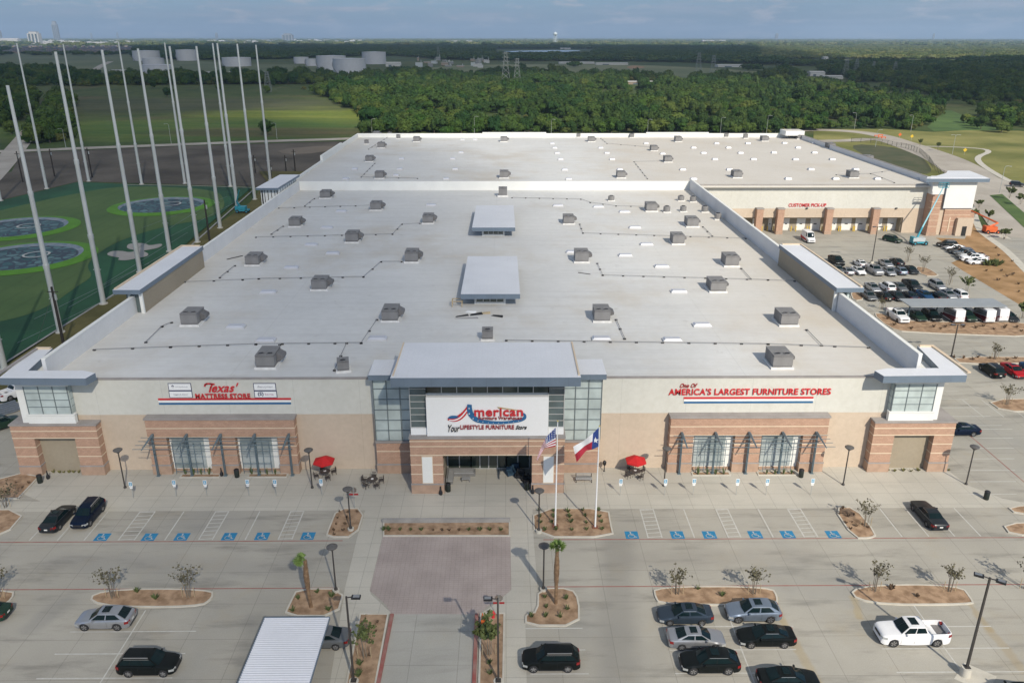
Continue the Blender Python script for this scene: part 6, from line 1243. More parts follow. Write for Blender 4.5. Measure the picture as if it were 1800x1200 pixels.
for w_ in WOODS: k |= inpoly(a, b, w_)
for q_ in CLR: k &= ~inpoly(a, b, q_)
k &= (rg.random(X.shape) > .06); X, Y, a, b = X[k], Y[k], a[k], b[k]
def gn_scatter(name, pts, srcs, label, cat=None):
    me = bpy.data.meshes.new(name); me.from_pydata([p[:3] for p in pts], [], [])
    for nm, ix in (('sc', 3), ('rot', 4)):
        at_ = me.attributes.new(nm, 'FLOAT', 'POINT'); at_.data.foreach_set('value', [float(p[ix]) for p in pts])
    o = bpy.data.objects.new(name, me); COL.objects.link(o); tag(o, label, cat, None, 'stuff')
    ng = bpy.data.node_groups.new(name, 'GeometryNodeTree'); ng.interface.new_socket('Geometry', in_out='INPUT', socket_type='NodeSocketGeometry'); ng.interface.new_socket('Geometry', in_out='OUTPUT', socket_type='NodeSocketGeometry')
    gi = ng.nodes.new('NodeGroupInput'); go = ng.nodes.new('NodeGroupOutput'); ip = ng.nodes.new('GeometryNodeInstanceOnPoints'); jn = ng.nodes.new('GeometryNodeJoinGeometry')
    for s in srcs:
        oi = ng.nodes.new('GeometryNodeObjectInfo'); oi.inputs[0].default_value = s; oi.transform_space = 'ORIGINAL'; g2 = ng.nodes.new('GeometryNodeGeometryToInstance'); ng.links.new(oi.outputs['Geometry'], g2.inputs[0]); ng.links.new(g2.outputs[0], jn.inputs[0])
    def attr(nm): n = ng.nodes.new('GeometryNodeInputNamedAttribute'); n.data_type = 'FLOAT'; n.inputs['Name'].default_value = nm; return n.outputs[0]
    ng.links.new(gi.outputs[0], ip.inputs['Points']); ng.links.new(jn.outputs[0], ip.inputs['Instance']); ip.inputs['Pick Instance'].default_value = True
    cx = ng.nodes.new('ShaderNodeCombineXYZ'); ng.links.new(attr('rot'), cx.inputs[2]); ng.links.new(cx.outputs[0], ip.inputs['Rotation'])
    c2 = ng.nodes.new('ShaderNodeCombineXYZ')
    for i in range(3): ng.links.new(attr('sc'), c2.inputs[i])
    ng.links.new(c2.outputs[0], ip.inputs['Scale']); ng.links.new(ip.outputs[0], go.inputs[0])
    md = o.modifiers.new('scatter', 'NODES'); md.node_group = ng; return o
from mathutils import noise as MN_
cg = np.array([MN_.fractal(Vector((x_*.011, y_*.007, 3.3)), .9, 2.0, 4) for x_, y_ in zip(X, Y)]); gap = (cg < -.22) & (b < 222) & (rg.random(X.shape) > .12)
X, Y, a, b, cg = X[~gap], Y[~gap], a[~gap], b[~gap], cg[~gap]
print('gaps', gap.sum(), len(X))
near = np.argsort((Y)**2+(X*.3)**2)
# the nearest edge trees are things of their own
lone = [(x, y) for x, y in zip(X[near][:150], Y[near][:150])]; rest = near[150:]
XYex = [G(*q) for q in [(534,157),(470,163),(560,150),(385,158),(300,165),(295,170),(268,155),(112,168),(480,152),(20,235),(10,210),(470,237),(1700,215),(1712,221),(1724,226),(1760,232),(1770,229)]]
def settree(i, x, y, s=None):
    pr = TV[i % 6]
    if pr in used: o = copy_tree(pr)
    else: used.add(pr); o = pr
    s = s or rnd.uniform(.45, 1.05); o.location = (x, y, -.4); o.rotation_euler.z = rnd.random()*6.28; o.scale = (s, s, s*rnd.uniform(.85, 1.1)); return o
edge = [settree(rnd.randrange(6) if i > 5 else i, x, y) for i, (x, y) in enumerate(lone)]
edgeR = [o for o in edge if o.location.x > -110]; edgeL = [o for o in edge if o.location.x <= -110]
rowlabels(edgeR, 'green broadleaf tree', 'at the woods edge', 9); 
if edgeL: rowlabels(edgeL, 'dark broadleaf tree', 'by the dirt road left', 9)
ft = [settree(rnd.randrange(6), p.x, p.y, .8) for p in XYex]; rowlabels(ft, 'lone broadleaf tree', 'in the open field', 30)
crowns = [kids(t)[0] if kids(t)[0].name.startswith('crown') else kids(t)[1] for t in TV]
PP = [(X[i], Y[i], -.4, (rg.uniform(.38, .85)+.5*rg.random()**3)*(1+.35*min(.6, max(-.6, cg[i]*2))), rg.uniform(0, 6.28)) for i in rest]
n1 = [p for p in PP if p[1] < 950]; n2 = [p for p in PP if p[1] >= 950]
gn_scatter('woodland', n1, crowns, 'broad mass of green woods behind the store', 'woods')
# coarser clumps for what is far away
cl = []
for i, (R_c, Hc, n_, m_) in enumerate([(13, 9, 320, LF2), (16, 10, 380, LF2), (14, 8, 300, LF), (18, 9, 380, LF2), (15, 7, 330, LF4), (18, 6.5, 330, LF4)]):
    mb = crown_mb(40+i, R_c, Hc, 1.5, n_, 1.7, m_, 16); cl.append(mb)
def stuffsrc(mb, x, y, s=1.0):
    o = bpy.data.objects.new('tree_clump', mb.mesh('tree_clump')); COL.objects.link(o); o.location = (x, y, -.4); return tag(o, None, 'tree clump', 'distant tree clumps')
cp = [G(*q) for q in [(160,136), (700,131), (1010,118), (1320,124), (1150,90), (1560,96)]]
CLO = [stuffsrc(mb, p.x, p.y) for mb, p in zip(cl, cp)]; rowlabels(CLO, 'dark rounded clump of trees', 'standing in the far fields', 40)
gn_scatter('far_woodland', [(p[0], p[1], p[2], p[3], p[4]) for p in n2], crowns, 'dark band of far trees beyond the meadow', 'woods')
X, Y, a, b = grid(-2400, 3000, 1300, 4600, 21); k = np.zeros(X.shape, bool)
for w_ in FAR+[WOODS[2]]: k |= inpoly(a, b, w_)
for q_ in CLR: k &= ~inpoly(a, b, q_)
res = (a < 236) & (b > 80.5) & (b < 95); k &= ~(res & (rg.random(X.shape) < .9)); sp_ = (~k) & (b < 98) & ~res & (rg.random(X.shape) < .22); k |= sp_
for q_ in CLR: k &= ~inpoly(a, b, q_)
pts3 = [(x, y, -.6, rg.uniform(.7, 1.15), rg.uniform(0, 6.28)) for x, y in zip(X[k], Y[k])]
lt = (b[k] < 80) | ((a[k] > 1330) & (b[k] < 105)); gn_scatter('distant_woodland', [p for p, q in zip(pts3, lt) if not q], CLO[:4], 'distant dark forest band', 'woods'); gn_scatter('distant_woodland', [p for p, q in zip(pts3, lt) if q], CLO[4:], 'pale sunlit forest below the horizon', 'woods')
X, Y, a, b = grid(-9000, 9800, 4400, 16000, 85); zz = ((a > 340) & (a < 645) & (b < 78)) | ((a > -20) & (a < 245) & (b < 81)); k = (rg.random(X.shape) > .75*zz) & (rg.random(X.shape) < .6*np.clip(1.3-(Y-4400)/14000, .4, 1)); pts4 = [(x, y, -1.0, rg.uniform(1.2, 3.0) if 1 else 1, rg.uniform(0, 6.28)) for x, y in zip(X[k], Y[k])]
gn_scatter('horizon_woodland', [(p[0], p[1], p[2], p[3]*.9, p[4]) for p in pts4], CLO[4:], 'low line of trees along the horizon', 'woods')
print('trees', len(n1), len(n2), len(pts3), len(pts4))
# bare multi-stem street trees
SPL = mat('dry_leaf', (.10, .085, .05), .9, .3, 2, col2=(.14, .13, .07)); STEM = mat('pale_stem', (.20, .17, .13), .9, .15, 3); GRL = mat('young_leaf', (.07, .11, .025), .8, .3, 2, col2=(.14, .16, .05))
def sparse(seed, hh, wd, leaf, nl=120, lm=SPL, ls=.06, stems=5):
    r = random.Random(seed); st = MB(); lf = MB()
    for i in range(stems):
        a = 6.28*i/stems+r.random(); b = r.uniform(.25, .6)*wd/2; p0 = Vector((math.cos(a)*.15, math.sin(a)*.15, 0)); p1 = Vector((math.cos(a)*b*.4, math.sin(a)*b*.4, hh*.45)); p2 = Vector((math.cos(a)*b, math.sin(a)*b, hh*.75)); st.tube([p0, p1, p2], [.035, .025, .018], STEM, 5)
        for k in range(6):
            c = p1.lerp(p2, r.random()); q = c+Vector((r.uniform(-.35, .35)*wd, r.uniform(-.35, .35)*wd, r.uniform(.12, .30)*hh)); st.tube([c, q], [.014, .006], STEM, 4)
            for j in range(nl//(stems*6)+1):
                d = c.lerp(q, r.uniform(.35, 1.1))+Vector((r.gauss(0, .09), r.gauss(0, .09), r.gauss(0, .09))); n = Vector((r.gauss(0, 1), r.gauss(0, 1), r.gauss(0, 1))).normalized(); e = n.orthogonal().normalized()*ls*r.uniform(.6, 1.5); f = n.cross(e)
                lf.add([d-e-f, d+e-f, d+e+f, d-e+f], [(0, 1, 2, 3)], lm)
    return st, lf
def street_tree(x, y, hh, wd, seed, lab, lm=SPL, nl=200, ls=.06, stems=5, nm='young_tree'):
    p = G(x, y); t = thing(nm, (p.x, p.y, .1), lab, 'tree', 'young trees in the parking lot beds'); st, lf = sparse(seed, hh, wd, True, nl, lm, ls, stems); st.build('trunk', t, org=(0, 0, 0)); lf.build('crown', t, org=(0, 0, 0))
    if ls > .05 and hh > 2.2:
        for k in (-1, 1): mb = MB(); mb.tube([(k*.55, 0, 0), (k*.55, 0, 1.1)], .03, wood, 5); mb.build('stake', t, org=(0, 0, 0))
for i, a in enumerate([(198,1051,3.3,3.2,'bare young tree at the left end of the left lot island'),(332,1050,3.4,2.8,'bare young tree at the right end of the left lot island'),(-2,1052,3.2,3,'bare young tree at the left frame edge'),(1190,1045,2.9,2.2,'bare young tree at the left end of the middle-right lot island'),(1325,1045,2.9,2.2,'bare young tree at the right end of the middle-right lot island'),(1536,1040,3.2,2.2,'bare young tree at the left end of the rightmost lot island'),(1668,1040,3.1,2.6,'bare young tree at the right end of the rightmost lot island'),(1521,926,2.9,2.4,'bare young tree in the narrow bed of the front row right'),(1770,712,3.0,2.6,'bare young tree in the bed at the right frame edge'),(1748,632,2.7,2.4,'bare young tree in the strip behind the red car'),(1595,461,3.8,2.4,'small tree farthest back in the side parking area'),(1622,478,3.8,2.6,'small tree in the side parking area beside the dark sedan'),(1668,501,3.8,2.4,'small bare tree right of the silver SUV in side parking'),(1550,544,2.4,2.2,'bare young tree left of the grey carport'),(10,892,2.4,3.4,'sprawling bare bush in the bed at the left edge'),(1802,1035,3.2,2.6,'bare young tree cut by the right frame edge')]): street_tree(a[0], a[1], a[2], a[3], 60+i, a[4])
street_tree(641, 1157, 3.4, 2.6, 90, 'thin green young tree in the left planting strip', GRL, 420, .07, 3); street_tree(860, 1152, 3.4, 2.9, 91, 'leafy green young tree in the right planting strip', GRL, 1300, .09, 4)
street_tree(1698, 518, 3.8, 2.6, 92, 'small green tree right of the white SUV in side parking', GRL, 500, .09, 4)
for i, a in enumerate([(1774,349,3.6,3.6,'round green young tree on the median by the road'),(1793,360,3.4,3,'second green young tree on the median'),(1736,392,3.6,2.4,'green young tree above the orange boom lift'),(1720,366,2.4,2,'small sparse tree right of the dock tower'),(1712,382,2.0,1.8,'small bush beside the dock tower wall'),(1648,264,3.5,2.2,'small tree in the lawn by the curving pavement'),(1617,257,3.3,2.2,'small tree left in the lawn by the curving pavement'),(1764,420,2.6,3,'dark shrub behind the orange boom lift'),(1797,560,3,3,'yellow green tree at the right edge beside the carport')]): street_tree(a[0], a[1], a[2], a[3], 120+i, a[4], GRL if i < 5 else GRL, 700, .12, 4)
# palms
PT_ = mat('palm_trunk', (.20, .115, .06), .95, .3, 3, col2=(.28, .18, .10)); PF = mat('palm_frond', (.10, .19, .03), .6, .2, 2, col2=(.19, .27, .07))
def palm(x, y, hh, wind, lab, seed, head=1.25):
    r = random.Random(seed); p = G(x, y); t = thing('palm_tree', (p.x, p.y, .1), lab, 'palm tree', 'palm trees beside the entry drive'); mb = MB(); n = 16
    P_ = [(wind*.12*math.sin(k/n*2.5), .03*math.sin(k), hh*k/n) for k in range(n+1)]; mb.tube(P_, [.15+.02*(k % 2)+(.09*math.sin(math.pi*min(1, max(0, (k/n-.35)/.55)))) for k in range(n+1)], PT_, 10)
    for k in range(70): z = r.uniform(.4, .95); a = r.random()*6.28; b = .2; q = Vector(P_[int(z*n)]); mb.add([q+Vector((math.cos(a)*b, math.sin(a)*b, 0)), q+Vector((math.cos(a+.3)*b, math.sin(a+.3)*b, 0)), q+Vector((math.cos(a+.15)*(b+.1), math.sin(a+.15)*(b+.1), .2))], [(0, 1, 2)], PT_)
    mb.build('trunk', t, org=(0, 0, 0)); top = Vector(P_[-1])
    for k in range(18):
        a = 6.28*k/18+r.uniform(-.15, .15); el = r.uniform(.35, 1.35) if wind == 0 else r.uniform(.0, .9); d = Vector((math.cos(a)*math.cos(el), math.sin(a)*math.cos(el), math.sin(el)))
        d = (d+Vector((wind*1.1, 0, .1 if wind else 0))).normalized(); L = head*r.uniform(.8, 1.1); mb = MB(); mb.tube([top, top+d*L*.45], [.02, .012], PF, 4); s = d.cross(Vector((0, 0, 1))).normalized(); u = s.cross(d); c = top+d*L*.42
        for j in range(13):
            f = (j-6)/6*1.15; v = (d*math.cos(f)+s*math.sin(f)); tip = c+v*L*.62+Vector((wind*.15, 0, -.10-.2*abs(f)))+u*r.uniform(-.06, .06); w_ = (s*math.cos(f)-d*math.sin(f))*.035; mb.add([c-w_, c+w_, (c+tip)/2+w_*1.4+Vector((0, 0, .03)), tip, (c+tip)/2-w_*1.4+Vector((0, 0, .03))], [(0, 1, 2, 3, 4)], PF)
        mb.build('frond', t, org=(0, 0, 0))
palm(547, 1068, 5.1, -1, 'palm tree left of the drive with fronds blown to the left', 1, 1.0); palm(977, 1062, 6.0, 0, 'palm tree right of the drive with a round head of fronds', 2, 1.0)
# low shrubs in the beds
SHG = mat('agave_green', (.08, .12, .03), .8, .25, 3, col2=(.13, .16, .06)); SHD = mat('dry_tuft', (.13, .085, .05), .9, .25, 3); SHY = mat('grass_tuft', (.17, .16, .05), .9, .25, 3)
def tuft(seed, m, n=16, r_=.32, h=.42):
    r = random.Random(seed); mb = MB()
    for k in range(n):
        a = r.random()*6.28; q = r.uniform(.3, 1)*r_; b = Vector((math.cos(a)*.05, math.sin(a)*.05, 0)); tp = Vector((math.cos(a)*q, math.sin(a)*q, h*r.uniform(.6, 1.1))); s = Vector((-math.sin(a), math.cos(a), 0))*.045; mid = (b+tp)/2+Vector((0, 0, .08))
        mb.add([b-s, b+s, mid+s, tp, mid-s], [(0, 1, 2, 3, 4)], m)
    return mb
TU = {}
for nm, m_, nn, rr_, hh_ in (('g', SHG, 26, .36, .42), ('d', SHD, 12, .24, .26), ('y', SHY, 20, .28, .3), ('t', SHG, 14, .3, .9)): TU[nm] = [tuft(i, m_, nn, rr_, hh_).mesh('shrub') for i in range(3)]
def shrubs(lst, kind, where, desc, z=.12, s=1.0):
    os_ = []
    for i, (x, y) in enumerate(lst):
        p = G(x, y); o = bpy.data.objects.new('shrub', TU[kind][i % 3]); COL.objects.link(o); o.location = (p.x, p.y, z); o.rotation_euler.z = rnd.random()*6; o.scale = (s*rnd.uniform(.75, 1.2),)*3; tag(o, 'x', 'shrub', 'low shrubs in the planting beds'); os_.append(o)
    rowlabels(os_, desc, where, .7); return os_
shrubs([(597.5,901),(612,902),(628,901),(594,912),(610,911),(591,923),(607,923),(587,934),(603,934),(588,941)], 'd', 'left of the plaza', 'small dry shrub')
shrubs([(450+x/4, 933.5) for x in (895,935,1013,1087,1163)], 'g', 'at the left end of the central planting bed', 'small green shrub'); shrubs([(450+x/4, 934) for x in (1247,1310,1360,1428)], 'd', 'in the middle of the central planting bed', 'small reddish dry shrub'); shrubs([(450+x/4, 933.5) for x in (1495,1575,1645,1722)], 'g', 'at the right end of the central planting bed', 'small green shrub')
shrubs([(900+x/4, 641.5+y/4) for x, y in [(190,1030),(292,1035),(395,1040),(498,1030),(610,1030),(195,1075),(292,1075),(405,1075),(515,1070),(615,1075),(200,1115),(280,1115),(413,1112),(522,1118),(630,1112),(228,1170),(310,1165),(420,1168),(525,1165),(632,1163)]], 'g', 'under the flagpoles', 'small green shrub')
shrubs([(900+x/4, 900+y/4) for x, y in [(232,608),(380,617),(240,677),(390,690),(137,743),(235,742),(340,745)]], 'g', 'round the right palm', 'small grey green shrub')
shrubs([(450+x/4, 900+y/4) for x, y in [(298,617),(432,573),(533,602),(262,703),(512,697)]], 'g', 'round the left palm', 'small grey green shrub')
shrubs([(242,1042),(274,1054)], 'g', 'in the middle of the left lot island', 'round green shrub', s=1.2); shrubs([(1227,1037),(1269,1049)], 'g', 'in middle of right-centre island', 'round green shrub', s=1.2); shrubs([(1565,1037),(1612,1050)], 'd', 'in the middle of the rightmost lot island', 'spreading dry shrub', s=1.7)
shrubs([(1350+x/4, 641+y/4) for x, y in [(525,1015),(500,1055),(560,1070),(600,1060),(545,1120),(590,1112),(620,1142),(660,1130),(580,1160),(700,1152)]], 'd', 'in narrow front-row bed', 'small dry shrub')
shrubs([(450+x/4, 901+y/4) for x, y in [(775,775),(855,778),(843,843),(797,1012)]], 'd', 'in the left planting strip', 'small dry shrub'); shrubs([(633,1170),(630,1190),(860,1168),(861,1186)], 'g', 'at the bottom of the planting strips', 'green shrub', s=1.2)
shrubs([(x/4, 641+y/4) for x, y in [(115,835),(205,838),(158,872),(47,900)]], 'd', 'beside the left portal', 'small dry shrub'); shrubs([(x/4, 640+y/4) for x, y in [(380,762),(420,764),(450,762),(487,764),(520,762),(555,763)]], 'y', 'at the foot of the left portal', 'tuft of yellow green grass', .02); shrubs([(1350+x/4, 641+y/4) for x, y in [(845,745),(890,750),(950,748),(1005,750),(1055,746),(1270,745)]], 'y', 'at the foot of the right portal', 'tuft of yellow green grass', .02)
for nm, l in (('the leftmost display window', (327,341,354,368)), ('the second display window', (443,457,470,484)), ('the third display window', (1227,1243,1258,1272)), ('the rightmost display window', (1347,1362,1377,1391))): shrubs([(x, 834) for x in l], 't', 'before '+nm, 'upright leafy plant', .08, 1.0)
shrubs([(1500+x/6, 520+y/6) for x, y in [(360,250),(430,315),(610,355),(850,335),(920,355),(970,335),(1040,318),(1160,335),(1290,345),(1370,330),(1480,360),(1590,345),(1600,325),(1720,340),(1770,380)]], 'd', 'before the grey carport', 'dry shrub', s=1.8)
shrubs([(1500+x/6, 520+y/6) for x, y in [(1060,660),(1160,662),(1260,680),(1310,655),(1440,668),(1620,685),(1710,668)]], 'd', 'in the strip behind the red car', 'dry shrub', s=1.8)
shrubs([(1350+x/3, 280+y/3) for x, y in [(1140,560),(1165,562),(1185,560),(1205,565),(1220,560)]], 'g', 'beside the mulch bed cars', 'bright green shrub', s=3.2)
shrubs([(1350+x/3, 280+y/3) for x, y in [(1070,350),(1230,395),(1245,420),(1200,470),(1215,510),(1285,540),(1230,590),(1290,610),(1210,640),(1260,620),(1320,660),(1150,590),(1320,700)]], 'd', 'scattered over the large bark bed', 'dark shrub', .05, 2.0)

# ------------------------------------------------------------------ things far behind
TANK = mat('tank_paint', (.48, .48, .49), .6, .06, .02, coord='obj', joints=[(3, .15, 2, 0)], jcol=.9); tk = []
for (xa, xb, yt, yb_, lab) in ((634,676,92,113,'tall pale oil tank right of the pair'),(581,639,104,129,'largest pale oil tank nearest the trees'),(552,604,99,123,'pale oil tank half hidden behind the largest tank'),(535,556,104,116,'small pale oil tank left of the pair'),(514,540,101,112,'small pale oil tank farthest left of the central group'),(226,272,90,107,'pale tank with a slanting stair behind the net poles, left one'),(245,281,103,114,'low tank in the middle of the three behind the net poles'),(240,294,115,131,'wide low tank nearest of the three behind the net poles'),(305,341,88,107,'pale tank with a slanting stair behind the net poles, right one'),(384,434,102,117,'low grey tank between the net poles and the central group')):
    a_, b_ = G(xa, yb_), G(xb, yb_); r_ = (b_.x-a_.x)/2; c = G((xa+xb)/2, yb_); hh = W((xa+xb)/2, yt, c.y).z; t = thing('storage_tank', (c.x, c.y+r_, -.4), lab, 'storage tank', 'round oil storage tanks'); hh = max(5, hh)
    mb = MB(); mb.lathe((0, 0, 0), [(r_, 0), (r_, hh)], TANK, 40); mb.build('shell', t, True, org=(0,0,0)); mb = MB(); mb.lathe((0, 0, hh), [(r_*1.01, 0), (r_*1.01, .5), (r_*.9, .55), (.5, r_*.06)], TANK, 40); mb.build('roof', t, org=(0,0,0))
    mb = MB(); n = 14; A_ = 2.2
    for k in range(n): t0 = A_+k*.1; mb.cbox(((r_+.5)*math.cos(-t0), (r_+.5)*math.sin(-t0), hh*k/n), (1.3, 1.3, hh/n), PIPE)
    mb.build('stair', t, org=(0,0,0))
LAT = mat('lattice_steel', (.19, .21, .21), .6, .05, .1)
def pylon_mesh(hh, wb):
    mb = MB(); r = .10; lv = [0, .2, .38, .54, .68, .8, .9, 1.0]; wz = lambda f: wb*(1-f)**1.15/2+1.1*(f > .0)
    for sx in (-1, 1):
        for sy in (-1, 1): mb.tube([(sx*wz(f), sy*wz(f), hh*f) for f in lv], r*1.3, LAT, 3)
    for a, b in zip(lv[:-1], lv[1:]):
        for (p, q) in (((-1,-1),(1,-1)), ((1,-1),(1,1)), ((1,1),(-1,1)), ((-1,1),(-1,-1))):
            mb.tube([(p[0]*wz(a), p[1]*wz(a), hh*a), (q[0]*wz(b), q[1]*wz(b), hh*b)], r, LAT, 3); mb.tube([(q[0]*wz(a), q[1]*wz(a), hh*a), (p[0]*wz(b), p[1]*wz(b), hh*b)], r, LAT, 3)
    return mb
def pylon(x, yb_, yt, lab):
    p = G(x, yb_); hh = max(16, W(x, yt, p.y).z); t = thing('transmission_tower', (p.x, p.y, -.4), lab, 'pylon', 'lattice transmission towers'); pylon_mesh(hh, hh*.24).build('lattice_mast', t, org=(0,0,0))
    for f in (.72, .84, .96): mb = MB(); w_ = hh*.13*(1.25-f*.5); mb.tube([(-w_, 0, hh*f), (0, 0, hh*f+.8), (w_, 0, hh*f)], .18, LAT, 3); mb.tube([(-w_, 0, hh*f), (w_, 0, hh*f)], .14, LAT, 3); mb.build('crossarm', t, org=(0,0,0))
for a in ((909,151,102,'lattice pylon right of the pair behind the store'),(889,151,91,'lattice pylon left of the pair behind the store'),(1226,137,92,'wide lattice pylon left of the pair over the far field'),(1252,137,97,'slim lattice pylon right of the pair over the far field'),(1485,137,101,'dark lattice pylon over the woods at right'),(1534,128,110,'short pylon right of the dark pylon'),(1571,134,108,'slim mast in the dark woods at right'),(472,161,125,'squat lattice pylon beside the last net pole'),(1726,108,85,'far pylon at upper right'),(771,106,82,'far thin pylon right of the oil tanks'),(1503,134,103,'second dark pylon over the woods at right')): pylon(*a)
p = W(976, 70, 5200); t = thing('water_tower', (p.x, 5200, -.4), 'pale water tower standing above the trees on the horizon', 'water tower'); WT = mat('water_tower_paint', (.55,.62,.62), .5, .03, .01)
mb = MB(); mb.lathe((0, 0, 36), [(1,0),(5,2),(8,5.5),(8.2,8),(6.5,12),(3,14.5),(.5,15.2)], WT, 20); mb.build('bowl', t, True, org=(0,0,0)); mb = MB(); mb.lathe((0, 0, 0), [(1.5, 0), (1.2, 37)], WT, 8); 
for k in range(6): a = R_(60*k); mb.tube([(8.5*math.cos(a), 8.5*math.sin(a), 0), (7.4*math.cos(a), 7.4*math.sin(a), 42)], .5, WT, 5)
mb.build('legs', t, org=(0,0,0)); t.scale = (1.5,)*3
SKYL = mat('skyline_concrete', (.27,.29,.31), .8, .08, .02); PALE = mat('pale_building', (.50,.49,.46), .8, .08, .02); GREYR = mat('grey_shingle', (.13,.125,.13), .9, .2, .05); BRN = mat('brown_wall', (.28,.22,.17), .9, .1, .05); WINM = mat('far_window', (.10,.13,.15), .3, .1, .1)
def tower(x, y0, Y, w_px, top, lab, steps=True, roofm=None):
    p = W(x, y0, Y); k = W(x+w_px/2, y0, Y).x-p.x; hh = W(x, top, Y).z; t = thing('tower_block', (p.x, Y, -.4), lab, 'tall building', 'buildings on the skyline'); mb = MB(); mb.box(-k, k, -k*.6, k*.6, 0, hh*.86, SKYL if Y > 6500 else PALE); mb.box(-k*.7, k*.7, -k*.5, k*.5, hh*.86, hh, SKYL if Y > 6500 else PALE); mb.build('wall', t, org=(0,0,0)); n = int(hh/9)
    for q in range(3): mb = MB(); xx = -k*.62+q*k*.62; mb.box(xx-k*.17, xx+k*.17, -k*.61, -k*.6, hh*.05, hh*.82, WINM); mb.build('window_band', t, org=(0,0,0))
    mb = MB(); mb.box(-k*.4, k*.4, -k*.3, k*.3, hh, hh*1.02, GREYR); mb.build('roof', t, org=(0,0,0))
tower(100, 66, 9000, 9, 38, 'lone tall tower on the far left skyline'); tower(61, 67, 6000, 19, 56, 'broad pale slab block on the far left skyline'); tower(2, 64, 9000, 3, 54, 'thin dark spire at the very left of the skyline')
tower(161, 65, 15000, 3, 58, 'tiny pale tower right of the tall tower'); tower(207, 65, 15000, 3, 57.5, 'tiny pale tower above the net poles'); tower(381, 66, 12000, 4, 58, 'small tower on the skyline between two net poles') ; tower(1641, 65, 12000, 3, 59, 'tiny dark tower on the right skyline'); tower(1365, 66, 12000, 5, 59, 'small dark block on the skyline right of centre'); tower(506, 66, 9000, 18, 59.5, 'low grey block on the skyline right of the net poles')
def shed(x0, x1, yt, yb_, m, lab, Yd=None, nm='warehouse', dep=None):
    a_, b_ = G(x0, yb_), G(x1, yb_); Y_ = a_.y; hh = max(3.5, W(x0, yt, Y_).z*.85+.5); w_ = b_.x-a_.x; d = dep or min(60, max(14, w_*.4)); t = thing(nm, ((a_.x+b_.x)/2, Y_, -.4), lab, 'building', 'low buildings in the distance'); mb = MB(); mb.box(-w_/2, w_/2, 0, d, 0, hh*.75, m); mb.build('wall', t, org=(0,0,0)); mb = MB(); mb.add([(-w_/2, -.5, hh*.75), (w_/2, -.5, hh*.75), (w_/2, d/2, hh), (-w_/2, d/2, hh), (-w_/2, d, hh*.75), (w_/2, d, hh*.75)], [(0,1,2,3), (3,2,5,4), (0,3,4), (1,5,2)], PALE); mb.build('roof', t, org=(0,0,0)); mb = MB(); mb.box(-w_*.3, -w_*.1, -.1, 0, 0, hh*.4, WINM); mb.build('door', t, org=(0,0,0))
for a in ((0,33,66,76,PALE,'long pale low block at the left frame edge under the skyline'),(47,80,73,77,PALE,'low pale building left of the second net pole'),(140,188,73,79,PALE,'pale buildings left of the tall centre-left net poles'),(200,228,74,77,PALE,'far pale shed over the net pole tops'),(1262,1322,113,118,PALE,'white shed row in the woods right of centre'),(1424,1450,124,134,PALE,'white house in the dark woods at right'),(1448,1482,132,139,PALE,'long white building beside the white house at right'),(1185,1212,139,144,PALE,'grey flat roof hidden in the trees right of centre'),(1104,1150,144,148,BRN,'low buildings in a clearing behind the store'),(983,1045,109,112,PALE,'long low greenhouse row beyond the field, left'),(1048,1104,110,114,PALE,'long low greenhouse row beyond the field, right'),(192,236,124,127,PALE,'flat white shed behind the left net poles'),(340,368,126,131,PALE,'white shed left of the low grey tank'),(402,442,125,130,PALE,'white shed below the low grey tank'),(678,704,108,117,PALE,'white plant building right of the tall oil tank'),(1448,1456,99,104,PALE,'bright white house above the dark woods'),(1786,1800,97,101,PALE,'pale roof at the right frame edge above the woods'),(985,1003,84,87,PALE,'white building by the distant lake'),(1235,1275,70,76,BRN,'reddish roofed building on the centre right horizon'),(785,830,71,77,BRN,'red brown depot on the centre horizon'),(1562,1615,63.5,66,PALE,'long bright roof line on the right horizon')): shed(*a)
hs = []
hm = MB(); hm.box(-8, 8, -6, 6, 0, 4, BRN); hm.add([(-9,-7,4),(9,-7,4),(9,7,4),(-9,7,4),(-5,0,8),(5,0,8)], [(0,1,5,4),(1,2,5),(2,3,4,5),(3,0,4)], GREYR); hm = hm.mesh('house')
hm2 = MB(); hm2.box(-9, 9, -6, 6, 0, 6, PALE); hm2.add([(-10,-7,6),(10,-7,6),(10,7,6),(-10,7,6),(-7,0,9),(7,0,9)], [(0,1,5,4),(1,2,5),(2,3,4,5),(3,0,4)], PALE); hm2 = hm2.mesh('house')
r = random.Random(3)
for i in range(150):
    x = r.uniform(0, 232); y = r.uniform(82, 94); p = G(x, y); o = bpy.data.objects.new('house', hm); COL.objects.link(o); o.location = (p.x, p.y, -.4); o.rotation_euler.z = r.choice((0, 1.57))+r.uniform(-.2, .2); hs.append(tag(o, 'x', 'house', 'grey roofed houses of the far estate'))
rowlabels(hs, 'tiny grey roofed house', 'of the estate at far left', 160); h2 = []
for i in range(90):
    x = r.uniform(345, 640) if i < 60 else r.uniform(60, 240); y = r.uniform(71.5, 77) if i < 60 else r.uniform(74, 80); p = G(x, y); o = bpy.data.objects.new('house', hm2); COL.objects.link(o); o.location = (p.x, p.y, -.4); o.rotation_euler.z = r.uniform(-.4, .4); s = r.uniform(1, 2.2); o.scale = (s*1.3, s, s); h2.append(tag(o, 'x', 'house', 'pale houses near the horizon'))
rowlabels(h2, 'tiny pale house', 'near the left horizon', 900)
